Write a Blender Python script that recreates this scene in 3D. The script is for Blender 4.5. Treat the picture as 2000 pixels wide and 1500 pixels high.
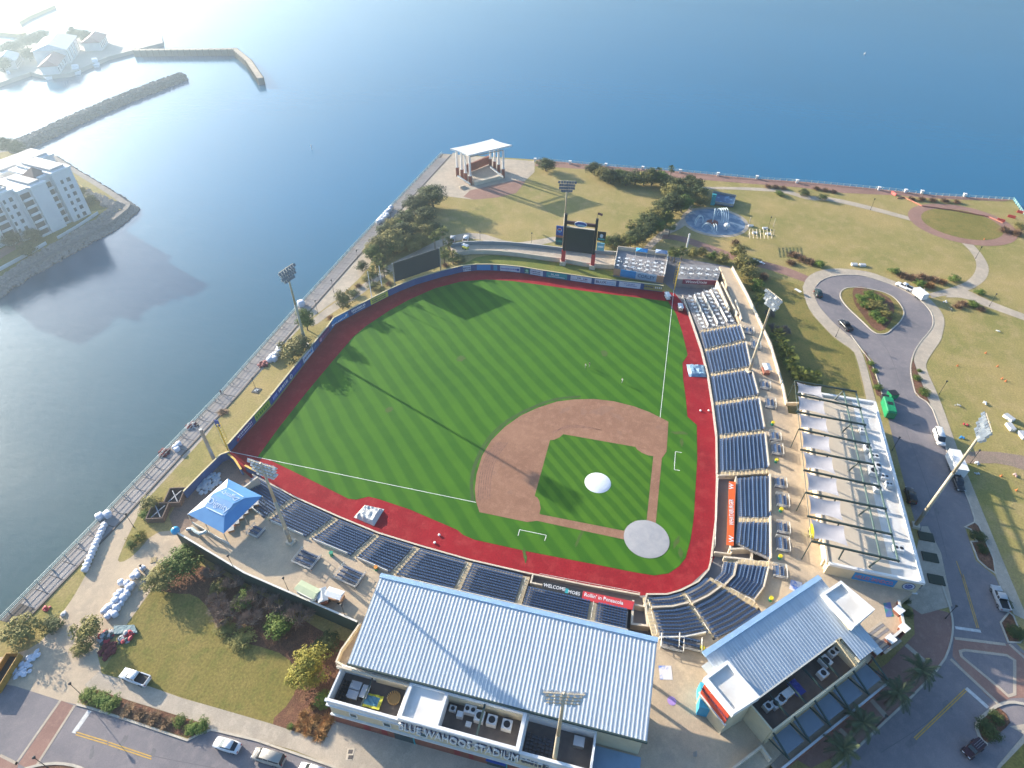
import bpy, bmesh, math, random
from mathutils import Vector, Matrix
random.seed(7)
for o in list(bpy.data.objects): bpy.data.objects.remove(o)
S = bpy.context.scene
COL = S.collection
R = math.radians
# ------------------------------------------------------------------ camera
CX, CY, CZ = -84.700172, 10.053524, 114.492593
YAW, PITCH, ROLL, FOC = 0.235407, 0.723007, 0.011034, 1236.37144   # focal in pixels of a 2000 px wide picture
fw = Vector((math.cos(PITCH)*math.cos(YAW), math.cos(PITCH)*math.sin(YAW), -math.sin(PITCH)))
rt = fw.cross(Vector((0, 0, 1))).normalized(); up = rt.cross(fw)
rt, up = rt*math.cos(ROLL)+up*math.sin(ROLL), -rt*math.sin(ROLL)+up*math.cos(ROLL)
cam_d = bpy.data.cameras.new('camera'); cam = bpy.data.objects.new('camera', cam_d); COL.objects.link(cam)
cam_d.sensor_fit = 'HORIZONTAL'; cam_d.angle = 2*math.atan(1000/FOC); cam_d.clip_start = 1; cam_d.clip_end = 20000
cam.matrix_world = Matrix((( rt.x, up.x, -fw.x, CX), (rt.y, up.y, -fw.y, CY), (rt.z, up.z, -fw.z, CZ), (0, 0, 0, 1)))
S.camera = cam
# ------------------------------------------------------------------ sky, sun, exposure
SUN_AZ, SUN_EL = 66.5, 15.5          # azimuth counted from +X towards +Y
sdir = Vector((math.cos(R(SUN_EL))*math.cos(R(SUN_AZ)), math.cos(R(SUN_EL))*math.sin(R(SUN_AZ)), math.sin(R(SUN_EL))))
W = bpy.data.worlds.new('World'); S.world = W; W.use_nodes = True
nt = W.node_tree; bg = nt.nodes['Background']
sky = nt.nodes.new('ShaderNodeTexSky'); sky.sky_type = 'NISHITA'; sky.sun_disc = False
sky.sun_elevation = R(SUN_EL); sky.sun_rotation = R(90-SUN_AZ); sky.dust_density = 1.8; sky.air_density = 1.2; sky.ozone_density = 5.0
nt.links.new(sky.outputs[0], bg.inputs[0]); bg.inputs[1].default_value = 0.11
sl = bpy.data.lights.new('sun', 'SUN'); sl.energy = 5.0; sl.angle = R(0.55); sl.color = (1, 0.89, 0.73)
so = bpy.data.objects.new('sun', sl); COL.objects.link(so); so.rotation_euler = sdir.to_track_quat('Z', 'Y').to_euler(); so.location = (0, 0, 300)
S.view_settings.view_transform = 'Standard'; S.view_settings.look = 'None'; S.view_settings.gamma = 1
S.view_settings.exposure = 1.65; S.view_settings.use_curve_mapping = False
# ------------------------------------------------------------------ helpers
def G(px, py, z=0.0):
    """photograph pixel -> world point on the level z"""
    d = fw + rt*((px-1000)/FOC) + up*((750-py)/FOC)
    t = (z-CZ)/d.z
    return Vector((CX+d.x*t, CY+d.y*t, z))
def GL(pts, z=0.0): return [G(p[0], p[1], z).to_2d() for p in pts]
def chaikin(p, n=2, closed=True):
    for _ in range(n):
        q = []
        m = len(p)
        for i in range(m if closed else m-1):
            a, b = p[i], p[(i+1) % m]
            q += [a*0.75+b*0.25, a*0.25+b*0.75]
        if not closed: q = [p[0]]+q+[p[-1]]
        p = q
    return p
class MB:
    def __init__(s): s.v = []; s.f = []; s.mi = []; s.cur = 0
    def add(s, vs, fs):
        n = len(s.v); s.v += [tuple(v) for v in vs]
        for f in fs: s.f.append([i+n for i in f]); s.mi.append(s.cur)
    def box(s, x0, x1, y0, y1, z0, z1):
        s.add([(x0,y0,z0),(x1,y0,z0),(x1,y1,z0),(x0,y1,z0),(x0,y0,z1),(x1,y0,z1),(x1,y1,z1),(x0,y1,z1)],
              [(0,3,2,1),(4,5,6,7),(0,1,5,4),(1,2,6,5),(2,3,7,6),(3,0,4,7)])
        return s
    def obox(s, c, ux, hx, hy, z0, z1):
        """box centred at c (x,y), ux = unit vector of its long side"""
        ux = Vector((ux[0], ux[1])).normalized(); uy = Vector((-ux.y, ux.x)); c = Vector((c[0], c[1]))
        q = [c-ux*hx-uy*hy, c+ux*hx-uy*hy, c+ux*hx+uy*hy, c-ux*hx+uy*hy]
        return s.prism(q, z0, z1)
    def prism(s, pts, z0, z1, top=None):
        n = len(pts); a = sum(pts[i][0]*pts[(i+1)%n][1]-pts[(i+1)%n][0]*pts[i][1] for i in range(n))
        if a < 0: pts = pts[::-1]; top = top[::-1] if top else None
        top = top or pts
        za = z0 if hasattr(z0, '__len__') else [z0]*n; zb = z1 if hasattr(z1, '__len__') else [z1]*n
        s.add([(p[0], p[1], za[i]) for i, p in enumerate(pts)]+[(p[0], p[1], zb[i]) for i, p in enumerate(top)],
              [tuple(range(n-1, -1, -1)), tuple(range(n, 2*n))]+[(i, (i+1)%n, n+(i+1)%n, n+i) for i in range(n)])
        return s
    def sheet(s, pts, z):
        n = len(pts); a = sum(pts[i][0]*pts[(i+1)%n][1]-pts[(i+1)%n][0]*pts[i][1] for i in range(n))
        if a < 0: pts = pts[::-1]
        s.add([(p[0], p[1], z) for p in pts], [tuple(range(n))]); return s
    def quad(s, a, b, c, d): s.add([a, b, c, d], [(0, 1, 2, 3)]); return s
    def tube(s, a, b, r0, r1=None, n=6, cap=True):
        a = Vector(a); b = Vector(b); r1 = r0 if r1 is None else r1
        d = (b-a).normalized(); t = d.cross(Vector((0, 0, 1)))
        if t.length < 1e-4: t = Vector((1, 0, 0))
        t.normalize(); u = d.cross(t)
        vs = []
        for p, r in ((a, r0), (b, r1)):
            for k in range(n):
                w = 2*math.pi*k/n; vs.append(p+(t*math.cos(w)+u*math.sin(w))*r)
        fs = [(k, (k+1)%n, n+(k+1)%n, n+k) for k in range(n)]
        if cap: fs += [tuple(range(n-1, -1, -1)), tuple(range(n, 2*n))]
        s.add(vs, fs); return s
    def path(s, pts, r, n=6):
        for a, b in zip(pts, pts[1:]): s.tube(a, b, r, r, n)
        return s
    def bar(s, a, b, w, h):
        """rectangular bar between two points, w wide, h high"""
        a = Vector(a); b = Vector(b); d = (b-a).normalized(); t = d.cross(Vector((0, 0, 1)))
        if t.length < 1e-4: t = Vector((1, 0, 0))
        t.normalize(); u = t.cross(d)
        vs = [p+t*(sx*w/2)+u*(sz*h/2) for p in (a, b) for sx, sz in ((-1,-1),(1,-1),(1,1),(-1,1))]
        s.add(vs, [(0,1,2,3),(7,6,5,4),(0,4,5,1),(1,5,6,2),(2,6,7,3),(3,7,4,0)]); return s
    def ring(s, pts, w, z0, z1, closed=False):
        """wall of thickness w along a polyline"""
        n = len(pts); P = [Vector((p[0], p[1])) for p in pts]; L = []; Rr = []
        for i in range(n):
            a = P[i-1] if (i > 0 or closed) else P[i]; b = P[(i+1) % n] if (i < n-1 or closed) else P[i]
            d1 = (P[i]-a); d2 = (b-P[i])
            d1 = d1.normalized() if d1.length > 1e-6 else d2.normalized(); d2 = d2.normalized() if d2.length > 1e-6 else d1
            t = (d1+d2)
            t = t.normalized() if t.length > 1e-5 else d1
            k = 1/max(.4, t.dot(d1)); nn = Vector((-t.y, t.x))*w/2*k
            L.append(P[i]+nn); Rr.append(P[i]-nn)
        za = z0 if hasattr(z0, '__len__') else [z0]*n; zb = z1 if hasattr(z1, '__len__') else [z1]*n
        vs = []
        for i in range(n): vs += [(L[i].x,L[i].y,za[i]),(Rr[i].x,Rr[i].y,za[i]),(Rr[i].x,Rr[i].y,zb[i]),(L[i].x,L[i].y,zb[i])]
        fs = []
        for i in range(n if closed else n-1):
            j = (i+1) % n
            for k in range(4):
                l = (k+1) % 4; fs.append((4*i+k, 4*i+l, 4*j+l, 4*j+k))
        if not closed: fs += [(0,3,2,1), (4*(n-1),4*(n-1)+1,4*(n-1)+2,4*(n-1)+3)]
        s.add(vs, fs); return s
    def ico(s, c, r, sub=1, jit=0.0, sq=(1,1,1)):
        bm = bmesh.new(); bmesh.ops.create_icosphere(bm, subdivisions=sub, radius=1)
        bm.verts.ensure_lookup_table()
        vs = [(c[0]+v.co.x*r*sq[0]*(1+random.uniform(-jit, jit)), c[1]+v.co.y*r*sq[1]*(1+random.uniform(-jit, jit)), c[2]+v.co.z*r*sq[2]*(1+random.uniform(-jit, jit))) for v in bm.verts]
        s.add(vs, [[v.index for v in f.verts] for f in bm.faces]); bm.free(); return s
    def disc(s, c, r, z0, z1, n=32):
        return s.prism([(c[0]+r*math.cos(2*math.pi*k/n), c[1]+r*math.sin(2*math.pi*k/n)) for k in range(n)], z0, z1)
    def mesh(s, name, mats, off=(0,0,0), smooth=False):
        me = bpy.data.meshes.new(name)
        me.from_pydata([(v[0]-off[0], v[1]-off[1], v[2]-off[2]) for v in s.v], [], s.f)
        if not isinstance(mats, (list, tuple)): mats = [mats]
        for m in mats: me.materials.append(m)
        if len(mats) > 1: me.polygons.foreach_set('material_index', s.mi)
        if smooth: me.polygons.foreach_set('use_smooth', [True]*len(me.polygons))
        me.update(); return me
    def build(s, name, mats, parent=None, local=False, smooth=False):
        """local=False: the coordinates are world ones"""
        off = (0, 0, 0)
        if parent is not None and not local: off = wloc(parent)
        o = bpy.data.objects.new(name, s.mesh(name, mats, off, smooth)); COL.objects.link(o)
        if parent is not None: o.parent = parent
        return o
def wloc(o):
    v = Vector(o.location)
    while o.parent is not None: o = o.parent; v = v+Vector(o.location)
    return v
def tag(o, label, cat, group=None, kind=None):
    if label: o['label'] = label
    if cat: o['category'] = cat
    if group: o['group'] = group
    if kind: o['kind'] = kind
    return o
def thing(name, label, cat, loc=(0,0,0), rz=0.0, group=None):
    o = bpy.data.objects.new(name, None); COL.objects.link(o); o.location = loc; o.rotation_euler = (0, 0, rz); o.empty_display_size = .5
    return tag(o, label, cat, group)
def struct(o, label=None):
    o['kind'] = 'structure'
    if label: o['label'] = label
    return o
def inst(me, name, parent=None, loc=(0,0,0), rz=0.0, sc=None):
    o = bpy.data.objects.new(name, me); COL.objects.link(o); o.location = loc; o.rotation_euler = (0, 0, rz)
    if sc: o.scale = sc if hasattr(sc, '__len__') else (sc, sc, sc)
    if parent is not None: o.parent = parent
    return o
KIDS = {}
def copy_tree(o, parent=None, loc=None, rz=None, label=None, sc=None):
    c = o.copy(); COL.objects.link(c); c.parent = parent
    if loc is not None: c.location = loc
    if rz is not None: c.rotation_euler = (0, 0, rz)
    if sc is not None: c.scale = (sc, sc, sc)
    if label: c['label'] = label
    for ch in o.children: copy_tree(ch, c)
    return c
# ------------------------------------------------------------------ materials
MATS = {}
def M(name, col, rough=.8, metal=0., col2=None, scale=.5, var=.12, bump=0., bscale=8., spec=.5, rnd=0., detail=4, contrast=(.35,.65), trans=0., alpha=1., obj=False):
    if name in MATS: return MATS[name]
    m = bpy.data.materials.new(name); m.use_nodes = True; n = m.node_tree.nodes; l = m.node_tree.links
    b = n['Principled BSDF']; b.inputs['Roughness'].default_value = rough; b.inputs['Metallic'].default_value = metal
    b.inputs['Specular IOR Level'].default_value = spec
    if trans: b.inputs['Transmission Weight'].default_value = trans
    if alpha < 1: b.inputs['Alpha'].default_value = alpha
    if obj: tc = n.new('ShaderNodeTexCoord'); src = tc.outputs['Object']
    else: gx = n.new('ShaderNodeNewGeometry'); src = gx.outputs['Position']
    col2 = col2 or tuple(c*(1-var) for c in col); c1 = col if col2 else col
    nz = n.new('ShaderNodeTexNoise'); nz.inputs['Scale'].default_value = scale; nz.inputs['Detail'].default_value = detail; nz.inputs['Roughness'].default_value = .62
    l.new(src, nz.inputs['Vector'])
    rp = n.new('ShaderNodeValToRGB'); rp.color_ramp.elements[0].position = contrast[0]; rp.color_ramp.elements[1].position = contrast[1]
    rp.color_ramp.elements[0].color = (*c1, 1); rp.color_ramp.elements[1].color = (*col2, 1)
    l.new(nz.outputs[0], rp.inputs[0]); out = rp.outputs[0]
    if rnd:
        oi = n.new('ShaderNodeObjectInfo'); mr = n.new('ShaderNodeMapRange'); mr.inputs[3].default_value = 1-rnd; mr.inputs[4].default_value = 1+rnd
        l.new(oi.outputs['Random'], mr.inputs[0]); hs = n.new('ShaderNodeHueSaturation'); l.new(mr.outputs[0], hs.inputs['Value']); l.new(out, hs.inputs['Color']); out = hs.outputs[0]
    l.new(out, b.inputs['Base Color'])
    if bump:
        nb = n.new('ShaderNodeTexNoise'); nb.inputs['Scale'].default_value = bscale; nb.inputs['Detail'].default_value = 5; l.new(src, nb.inputs['Vector'])
        bp = n.new('ShaderNodeBump'); bp.inputs['Strength'].default_value = bump; bp.inputs['Distance'].default_value = .3; l.new(nb.outputs[0], bp.inputs['Height']); l.new(bp.outputs[0], b.inputs['Normal'])
    MATS[name] = m; return m
def text_mesh(txt, size, extr=0.0, font_bold=False, align='CENTER', sx=1.0):
    cu = bpy.data.curves.new('lettering', 'FONT'); cu.body = txt; cu.size = size; cu.extrude = extr; cu.align_x = align; cu.align_y = 'CENTER'; cu.resolution_u = 2
    if font_bold: cu.offset = size*.006
    o = bpy.data.objects.new('lettering', cu); COL.objects.link(o)
    dg = bpy.context.evaluated_depsgraph_get()
    me = bpy.data.meshes.new_from_object(o.evaluated_get(dg)); bpy.data.objects.remove(o)
    if sx != 1: me.transform(Matrix.Diagonal((sx, 1, 1, 1)))
    return me
def lettering(txt, size, mat, parent, origin, xdir, ydir, extr=.01, bold=False, sx=1.0, name='lettering', label=None):
    """flat letters laid on a surface; origin/xdir/ydir in world space (parents are not rotated)"""
    me = text_mesh(txt, size, extr, bold, sx=sx); me.materials.clear(); me.materials.append(mat)
    x = Vector(xdir).normalized(); y = Vector(ydir).normalized(); z = x.cross(y)
    off = wloc(parent) if parent is not None else Vector((0,0,0)); o0 = Vector(origin)-off
    me.transform(Matrix(((x.x,y.x,z.x,o0.x),(x.y,y.y,z.y,o0.y),(x.z,y.z,z.z,o0.z),(0,0,0,1))))
    o = bpy.data.objects.new(name, me); COL.objects.link(o)
    if parent is not None: o.parent = parent
    if label: o['label'] = label
    return o
# ================================================================== THE SETTING
def nodes_of(m):
    m.use_nodes = True; return m.node_tree.nodes, m.node_tree.links, m.node_tree.nodes['Principled BSDF']
def ground_mat(name, cols, scales=(.035, .22, 2.2), rough=.95, bump=.35, bscale=3.0, fine=.25):
    """three colours mixed by noise at large and middle scale plus fine grain"""
    m = bpy.data.materials.new(name); n, l, b = nodes_of(m); b.inputs['Roughness'].default_value = rough; b.inputs['Specular IOR Level'].default_value = .15
    g = n.new('ShaderNodeNewGeometry')
    def nz(sc, det=5, rg=.6):
        t = n.new('ShaderNodeTexNoise'); t.inputs['Scale'].default_value = sc; t.inputs['Detail'].default_value = det; t.inputs['Roughness'].default_value = rg; l.new(g.outputs['Position'], t.inputs['Vector']); return t.outputs[0]
    def mr(x, a, c):
        r = n.new('ShaderNodeMapRange'); r.inputs[1].default_value = a; r.inputs[2].default_value = c; l.new(x, r.inputs[0]); return r.outputs[0]
    def mix(f, a, c):
        x = n.new('ShaderNodeMix'); x.data_type = 'RGBA'
        l.new(f, x.inputs[0])
        for k, v in ((6, a), (7, c)):
            if isinstance(v, tuple): x.inputs[k].default_value = (*v, 1)
            else: l.new(v, x.inputs[k])
        return x.outputs[2]
    c = mix(mr(nz(scales[0], 6, .65), .36, .64), cols[0], cols[1])
    c = mix(mr(nz(scales[1], 6, .7), .48, .78), c, cols[2])
    hs = n.new('ShaderNodeHueSaturation'); l.new(c, hs.inputs['Color'])
    r = n.new('ShaderNodeMapRange'); r.inputs[1].default_value = .3; r.inputs[2].default_value = .7; r.inputs[3].default_value = 1-fine; r.inputs[4].default_value = 1+fine
    l.new(nz(scales[2], 3, .7), r.inputs[0]); l.new(r.outputs[0], hs.inputs['Value']); l.new(hs.outputs[0], b.inputs['Base Color'])
    bp = n.new('ShaderNodeBump'); bp.inputs['Strength'].default_value = bump; bp.inputs['Distance'].default_value = .25; l.new(nz(bscale, 4, .7), bp.inputs['Height']); l.new(bp.outputs[0], b.inputs['Normal'])
    MATS[name] = m; return m
m_lawn = ground_mat('dry lawn', ((.39,.29,.115), (.25,.225,.07), (.43,.31,.155)))
m_lawn2 = ground_mat('greener lawn', ((.20,.17,.045), (.28,.21,.07), (.12,.14,.032)), (.05,.3,2.2), fine=.3)
m_mulch = ground_mat('mulch', ((.20,.095,.06), (.13,.07,.045), (.28,.15,.08)), (.15,.8,4.), fine=.5, bump=.8, bscale=4)
m_conc = ground_mat('pale concrete', ((.50,.41,.31), (.38,.32,.25), (.57,.48,.37)), (.12,.6,5.), rough=.85, bump=.05, fine=.12)
m_conc2 = ground_mat('concourse concrete', ((.53,.41,.28), (.42,.33,.24), (.60,.47,.32)), (.14,.7,6.), rough=.8, bump=.04, fine=.12)
m_asph = ground_mat('asphalt', ((.245,.215,.215), (.185,.17,.175), (.29,.25,.24)), (.09,.5,5.), rough=.85, bump=.08, fine=.12)
m_brickpave = ground_mat('brick paving', ((.33,.19,.145), (.26,.15,.12), (.40,.25,.19)), (.1,.8,6.), rough=.85, bump=.06, fine=.12)
m_track = ground_mat('red warning track', ((.33,.013,.022), (.24,.014,.02), (.38,.045,.045)), (.05,.35,2.5), rough=.92, bump=.12, fine=.18)
m_dirt = ground_mat('infield clay', ((.32,.172,.108), (.25,.13,.082), (.38,.215,.14)), (.10,.5,3.5), rough=.95, bump=.15, fine=.10)
m_pave = M('promenade paver', (.34,.30,.27), .85, col2=(.28,.25,.235), scale=.4, rnd=.06)
m_kerb = M('kerb concrete', (.55,.48,.38), .8, scale=.8, var=.2)
m_white = M('white paint', (.78,.78,.76), .6, var=.08, scale=.6)
m_yline = M('yellow road paint', (.62,.36,.05), .7, var=.25, scale=1.5)
m_wline = M('white road paint', (.66,.64,.60), .7, var=.25, scale=1.5)
m_rock = M('riprap rock', (.33,.28,.25), .9, col2=(.20,.175,.16), scale=.9, bump=.5, bscale=3, rnd=.25)
# --- mown turf with stripes
def turf_mat(name, dk, lt, period, phase=0.):
    m = bpy.data.materials.new(name); n, l, b = nodes_of(m); b.inputs['Roughness'].default_value = .9; b.inputs['Specular IOR Level'].default_value = .2
    g = n.new('ShaderNodeNewGeometry')
    wz = n.new('ShaderNodeTexNoise'); wz.inputs['Scale'].default_value = .07; wz.inputs['Detail'].default_value = 3; l.new(g.outputs['Position'], wz.inputs['Vector'])
    wo = n.new('ShaderNodeVectorMath'); wo.operation = 'MULTIPLY_ADD'; wo.inputs[1].default_value = (1.3, 1.3, 0); l.new(wz.outputs['Color'], wo.inputs[0]); l.new(g.outputs['Position'], wo.inputs[2])
    def stripe(vec, per, soft, ph=0.):
        d = n.new('ShaderNodeVectorMath'); d.operation = 'DOT_PRODUCT'; d.inputs[1].default_value = vec; l.new(wo.outputs[0], d.inputs[0])
        a = n.new('ShaderNodeMath'); a.operation = 'MULTIPLY_ADD'; a.inputs[1].default_value = 2*math.pi/per; a.inputs[2].default_value = ph; l.new(d.outputs['Value'], a.inputs[0])
        s = n.new('ShaderNodeMath'); s.operation = 'SINE'; l.new(a.outputs[0], s.inputs[0])
        r = n.new('ShaderNodeMapRange'); r.inputs[1].default_value = -soft; r.inputs[2].default_value = soft; l.new(s.outputs[0], r.inputs[0]); return r.outputs[0]
    k = .70711
    s1 = stripe((k, -k, 0), period, .45, phase); s2 = stripe((k, k, 0), period, .6)
    m1 = n.new('ShaderNodeMath'); m1.operation = 'MULTIPLY_ADD'; m1.inputs[1].default_value = .05; l.new(s2, m1.inputs[0])
    m2 = n.new('ShaderNodeMath'); m2.operation = 'MULTIPLY'; m2.inputs[1].default_value = .60; l.new(s1, m2.inputs[0]); l.new(m2.outputs[0], m1.inputs[2])
    z = n.new('ShaderNodeTexNoise'); z.inputs['Scale'].default_value = .06; z.inputs['Detail'].default_value = 7; z.inputs['Roughness'].default_value = .7; l.new(g.outputs['Position'], z.inputs['Vector'])
    m3 = n.new('ShaderNodeMath'); m3.operation = 'MULTIPLY_ADD'; m3.inputs[1].default_value = 1.0; l.new(z.outputs[0], m3.inputs[0]); 
    m4 = n.new('ShaderNodeMath'); m4.operation = 'SUBTRACT'; m4.inputs[1].default_value = .36; l.new(m1.outputs[0], m4.inputs[0]); l.new(m4.outputs[0], m3.inputs[2]); m3.use_clamp = True
    x = n.new('ShaderNodeMix'); x.data_type = 'RGBA'; x.inputs[6].default_value = (*dk, 1); x.inputs[7].default_value = (*lt, 1); l.new(m3.outputs[0], x.inputs[0]); l.new(x.outputs[2], b.inputs['Base Color'])
    nb = n.new('ShaderNodeTexNoise'); nb.inputs['Scale'].default_value = 5; l.new(g.outputs['Position'], nb.inputs['Vector']); bp = n.new('ShaderNodeBump'); bp.inputs['Strength'].default_value = .25; bp.inputs['Distance'].default_value = .1
    l.new(nb.outputs[0], bp.inputs['Height']); l.new(bp.outputs[0], b.inputs['Normal']); return m
m_turf = turf_mat('mown outfield turf', (.030,.115,.007), (.066,.180,.009), 4.4)
m_turf2 = turf_mat('mown infield turf', (.032,.112,.007), (.075,.185,.010), 2.9, .4)
# --- water
m_water = bpy.data.materials.new('bay water'); n, l, b = nodes_of(m_water)
b.inputs['Base Color'].default_value = (.012, .075, .12, 1); b.inputs['Roughness'].default_value = .30; b.inputs['IOR'].default_value = 1.5; b.inputs['Specular IOR Level'].default_value = .8
g = n.new('ShaderNodeNewGeometry')
vm = n.new('ShaderNodeMapping'); vm.inputs['Scale'].default_value = (1.0, .45, 1); vm.inputs['Rotation'].default_value = (0, 0, R(-10)); l.new(g.outputs['Position'], vm.inputs['Vector'])
z1 = n.new('ShaderNodeTexNoise'); z1.inputs['Scale'].default_value = .32; z1.inputs['Detail'].default_value = 6; z1.inputs['Roughness'].default_value = .6; l.new(vm.outputs[0], z1.inputs['Vector'])
bp = n.new('ShaderNodeBump'); bp.inputs['Strength'].default_value = .12; bp.inputs['Distance'].default_value = .5; l.new(z1.outputs[0], bp.inputs['Height']); l.new(bp.outputs[0], b.inputs['Normal'])
vm2 = n.new('ShaderNodeMapping'); vm2.inputs['Scale'].default_value = (.03, .006, 1); vm2.inputs['Rotation'].default_value = (0, 0, R(20)); l.new(g.outputs['Position'], vm2.inputs['Vector']); zw = n.new('ShaderNodeTexNoise'); zw.inputs['Scale'].default_value = 1.0; zw.inputs['Detail'].default_value = 1.5; l.new(vm2.outputs[0], zw.inputs['Vector']); mw = n.new('ShaderNodeMapRange'); mw.inputs[1].default_value = .3; mw.inputs[2].default_value = .7; mw.inputs[3].default_value = .13; mw.inputs[4].default_value = .17; l.new(zw.outputs[0], mw.inputs[0]); l.new(mw.outputs[0], b.inputs['Roughness'])
z2 = n.new('ShaderNodeTexNoise'); z2.inputs['Scale'].default_value = .008; z2.inputs['Detail'].default_value = 4; l.new(g.outputs['Position'], z2.inputs['Vector'])
# shallow green water towards the inner basin (bottom colour, follows the place)
sx = n.new('ShaderNodeSeparateXYZ'); l.new(g.outputs['Position'], sx.inputs[0])
mr = n.new('ShaderNodeMapRange'); mr.inputs[1].default_value = 170; mr.inputs[2].default_value = -60; mr.interpolation_type = 'SMOOTHSTEP'; l.new(sx.outputs[0], mr.inputs[0])
mr2 = n.new('ShaderNodeMapRange'); mr2.inputs[1].default_value = 90; mr2.inputs[2].default_value = 118; l.new(sx.outputs[1], mr2.inputs[0])
mm = n.new('ShaderNodeMath'); mm.operation = 'MULTIPLY'; l.new(mr.outputs[0], mm.inputs[0]); l.new(mr2.outputs[0], mm.inputs[1])
mz = n.new('ShaderNodeMath'); mz.operation = 'MULTIPLY_ADD'; mz.inputs[1].default_value = .5; mz.inputs[2].default_value = -.25; l.new(z2.outputs[0], mz.inputs[0])
ma = n.new('ShaderNodeMath'); ma.operation = 'ADD'; ma.use_clamp = True; l.new(mm.outputs[0], ma.inputs[0]); l.new(mz.outputs[0], ma.inputs[1])
mx = n.new('ShaderNodeMix'); mx.data_type = 'RGBA'; mx.inputs[6].default_value = (.008, .115, .215, 1); mx.inputs[7].default_value = (.036, .072, .066, 1); l.new(ma.outputs[0], mx.inputs[0]); l.new(mx.outputs[2], b.inputs['Base Color'])
B = 6800
struct(MB().sheet([(-B,-B),(B,-B),(B,B),(-B,B)], -1.6).build('bay_water', m_water), 'calm blue bay water around the ballpark and the breakwaters')
# --- land
edge_l = [(862,300),(700,470),(590,590),(430,770),(300,905),(190,1020),(0,1212)]
EL = GL(edge_l)
sea = [(862,300),(1050,312),(1180,324),(1328,335),(1476,349),(1580,356),(1736,371),(1824,381),(1978,390)]
SEA = GL(sea)
corner = G(1999, 420).to_2d()
land = [Vector((-400,121.5))]+[Vector((-120,120))]+EL[::-1]+SEA[1:]+[corner, Vector((150,-190)), Vector((90,-330)), Vector((-400,-330))]
land_o = struct(MB().prism(land, -4, 0).build('ground', m_lawn), 'dry winter lawn of the waterfront park')
sheets = []
def sheet(name, pts, z, mat, smooth=0, world=False, label=None):
    p = [Vector(q) for q in pts] if world else GL(pts)
    if smooth: p = chaikin(p, smooth)
    o = MB().sheet(p, z).build(name, mat); struct(o, label); return o
def kerb(name, pts, w=.3, h=.13, smooth=0, closed=False, world=False, mat=None, z=0.0):
    p = [Vector(q) for q in pts] if world else GL(pts)
    if smooth: p = chaikin(p, smooth, closed)
    return struct(MB().ring(p, w, z-.02, z+h, closed).build(name, mat or m_kerb))
# --- promenade along the inner seawall: paving panels in rows, border kerb, path
prom = struct(MB().sheet([EL[i] for i in range(len(EL))]+[Vector((p.x, p.y-5.0)) for p in EL[::-1]], .02).build('promenade', M('paving joint', (.10,.085,.075), .9)), 'paved promenade along the seawall')
pm = None
A0, A1 = EL[0], EL[-1]
def edge_at(x):
    for a, b_ in zip(EL, EL[1:]):
        if b_.x <= x <= a.x: return b_.y+(a.y-b_.y)*(x-b_.x)/(a.x-b_.x)
    return A1.y if x < A1.x else A0.y
xx = 182.0; k = 0
pmesh = MB().box(0, 3.2, -4.45, -.62, .02, .05).mesh('paving_panel', m_pave)
while xx > -47:
    inst(pmesh, 'paving_panel', prom, (xx, edge_at(xx+1.6), 0), math.atan2(edge_at(xx+3.2)-edge_at(xx), 3.2)); xx -= 3.34
bord = [Vector((p.x, p.y-4.75)) for p in EL]
struct(MB().ring(bord, .35, 0, .16).build('promenade_kerb', M('dark kerb', (.16,.13,.11), .85)))
# path beside the promenade
pathw = [(862,300),(893,299),(885,330),(840,385),(800,430),(768,470),(735,505),(700,545),(660,583),(633,603),(600,627),(555,672),(510,725),(456,784),(434,808),(405,848),(341,917),(300,962),(258,1005),(215,1060),(150,1060)]
pw = GL(pathw[1:]); inner = [Vector((p.x, edge_at(p.x)-4.9)) for p in pw]
sheet('promenade_path', [*pw, *inner[::-1]], .012, m_conc, world=True, label='pale concrete path beside the promenade')
# branch path behind the outfield
sheet('branch_path', [(604,628),(640,600),(690,568),(730,540),(762,515),(800,497),(870,462),(930,452),(1000,475),(1040,470),(1092,460),(1092,470),(1040,482),(985,487),(925,462),(875,475),(810,508),(770,526),(735,552),(700,580),(650,610),(610,640)], .016, m_conc, 1, label='narrow concrete path behind the left field wall')
sheet('tip_plaza', [(840,346),(866,301),(900,303),(1044,315),(1044,336),(1026,353),(1008,376),(970,385),(925,390),(862,382),(838,386)], .026, m_conc, label='pale plaza round the amphitheatre stage')
sheet('stage_apron', [(905,384),(925,390),(970,386),(1008,377),(1026,355),(1005,352),(960,362),(918,372)], .03, m_brickpave, label='brick apron in front of the stage')
# brick promenade on the open bay side
brk = sea[1:8]+[(1978,390)]
sheet('bay_promenade', [*brk, (1960,393),(1824,388),(1758,382),(1648,377),(1560,366),(1468,359),(1380,352),(1296,346),(1180,333),(1044,324)], .022, m_brickpave, label='brick promenade along the open bay')
# --- park paths
def strip(name, left, right, z, mat, sm=2, label=None):
    L = chaikin(GL(left), sm, False); Q = chaikin(GL(right), sm, False); return sheet(name, L+Q[::-1], z, mat, world=True, label=label)
q = lambda L, ox, oy, s: [(ox+x/s, oy+y/s) for x, y in L]
pk = lambda L: q(L, 1560, 330, 4.545)
p2 = lambda L: q(L, 1180, 280, 5.0)
strip('park_path', p2([(920,425),(1250,425),(1540,435),(1760,445),(2000,520)])+pk([(270,245),(640,330),(1090,455)]), p2([(920,445),(1250,450),(1540,465),(1760,478),(2000,560)])+pk([(250,275),(620,360),(1090,485)]), .02, m_conc, label='pale path crossing the park lawn')
strip('park_path', pk([(1380,605),(1500,700),(1570,800),(1580,880),(1540,960),(1440,1030),(1160,1105)]), pk([(1480,612),(1600,720),(1680,840),(1690,920),(1650,1000),(1500,1090),(1180,1145)]), .02, m_conc, label='pale curved path between the roundabout and the brick ring')
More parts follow.
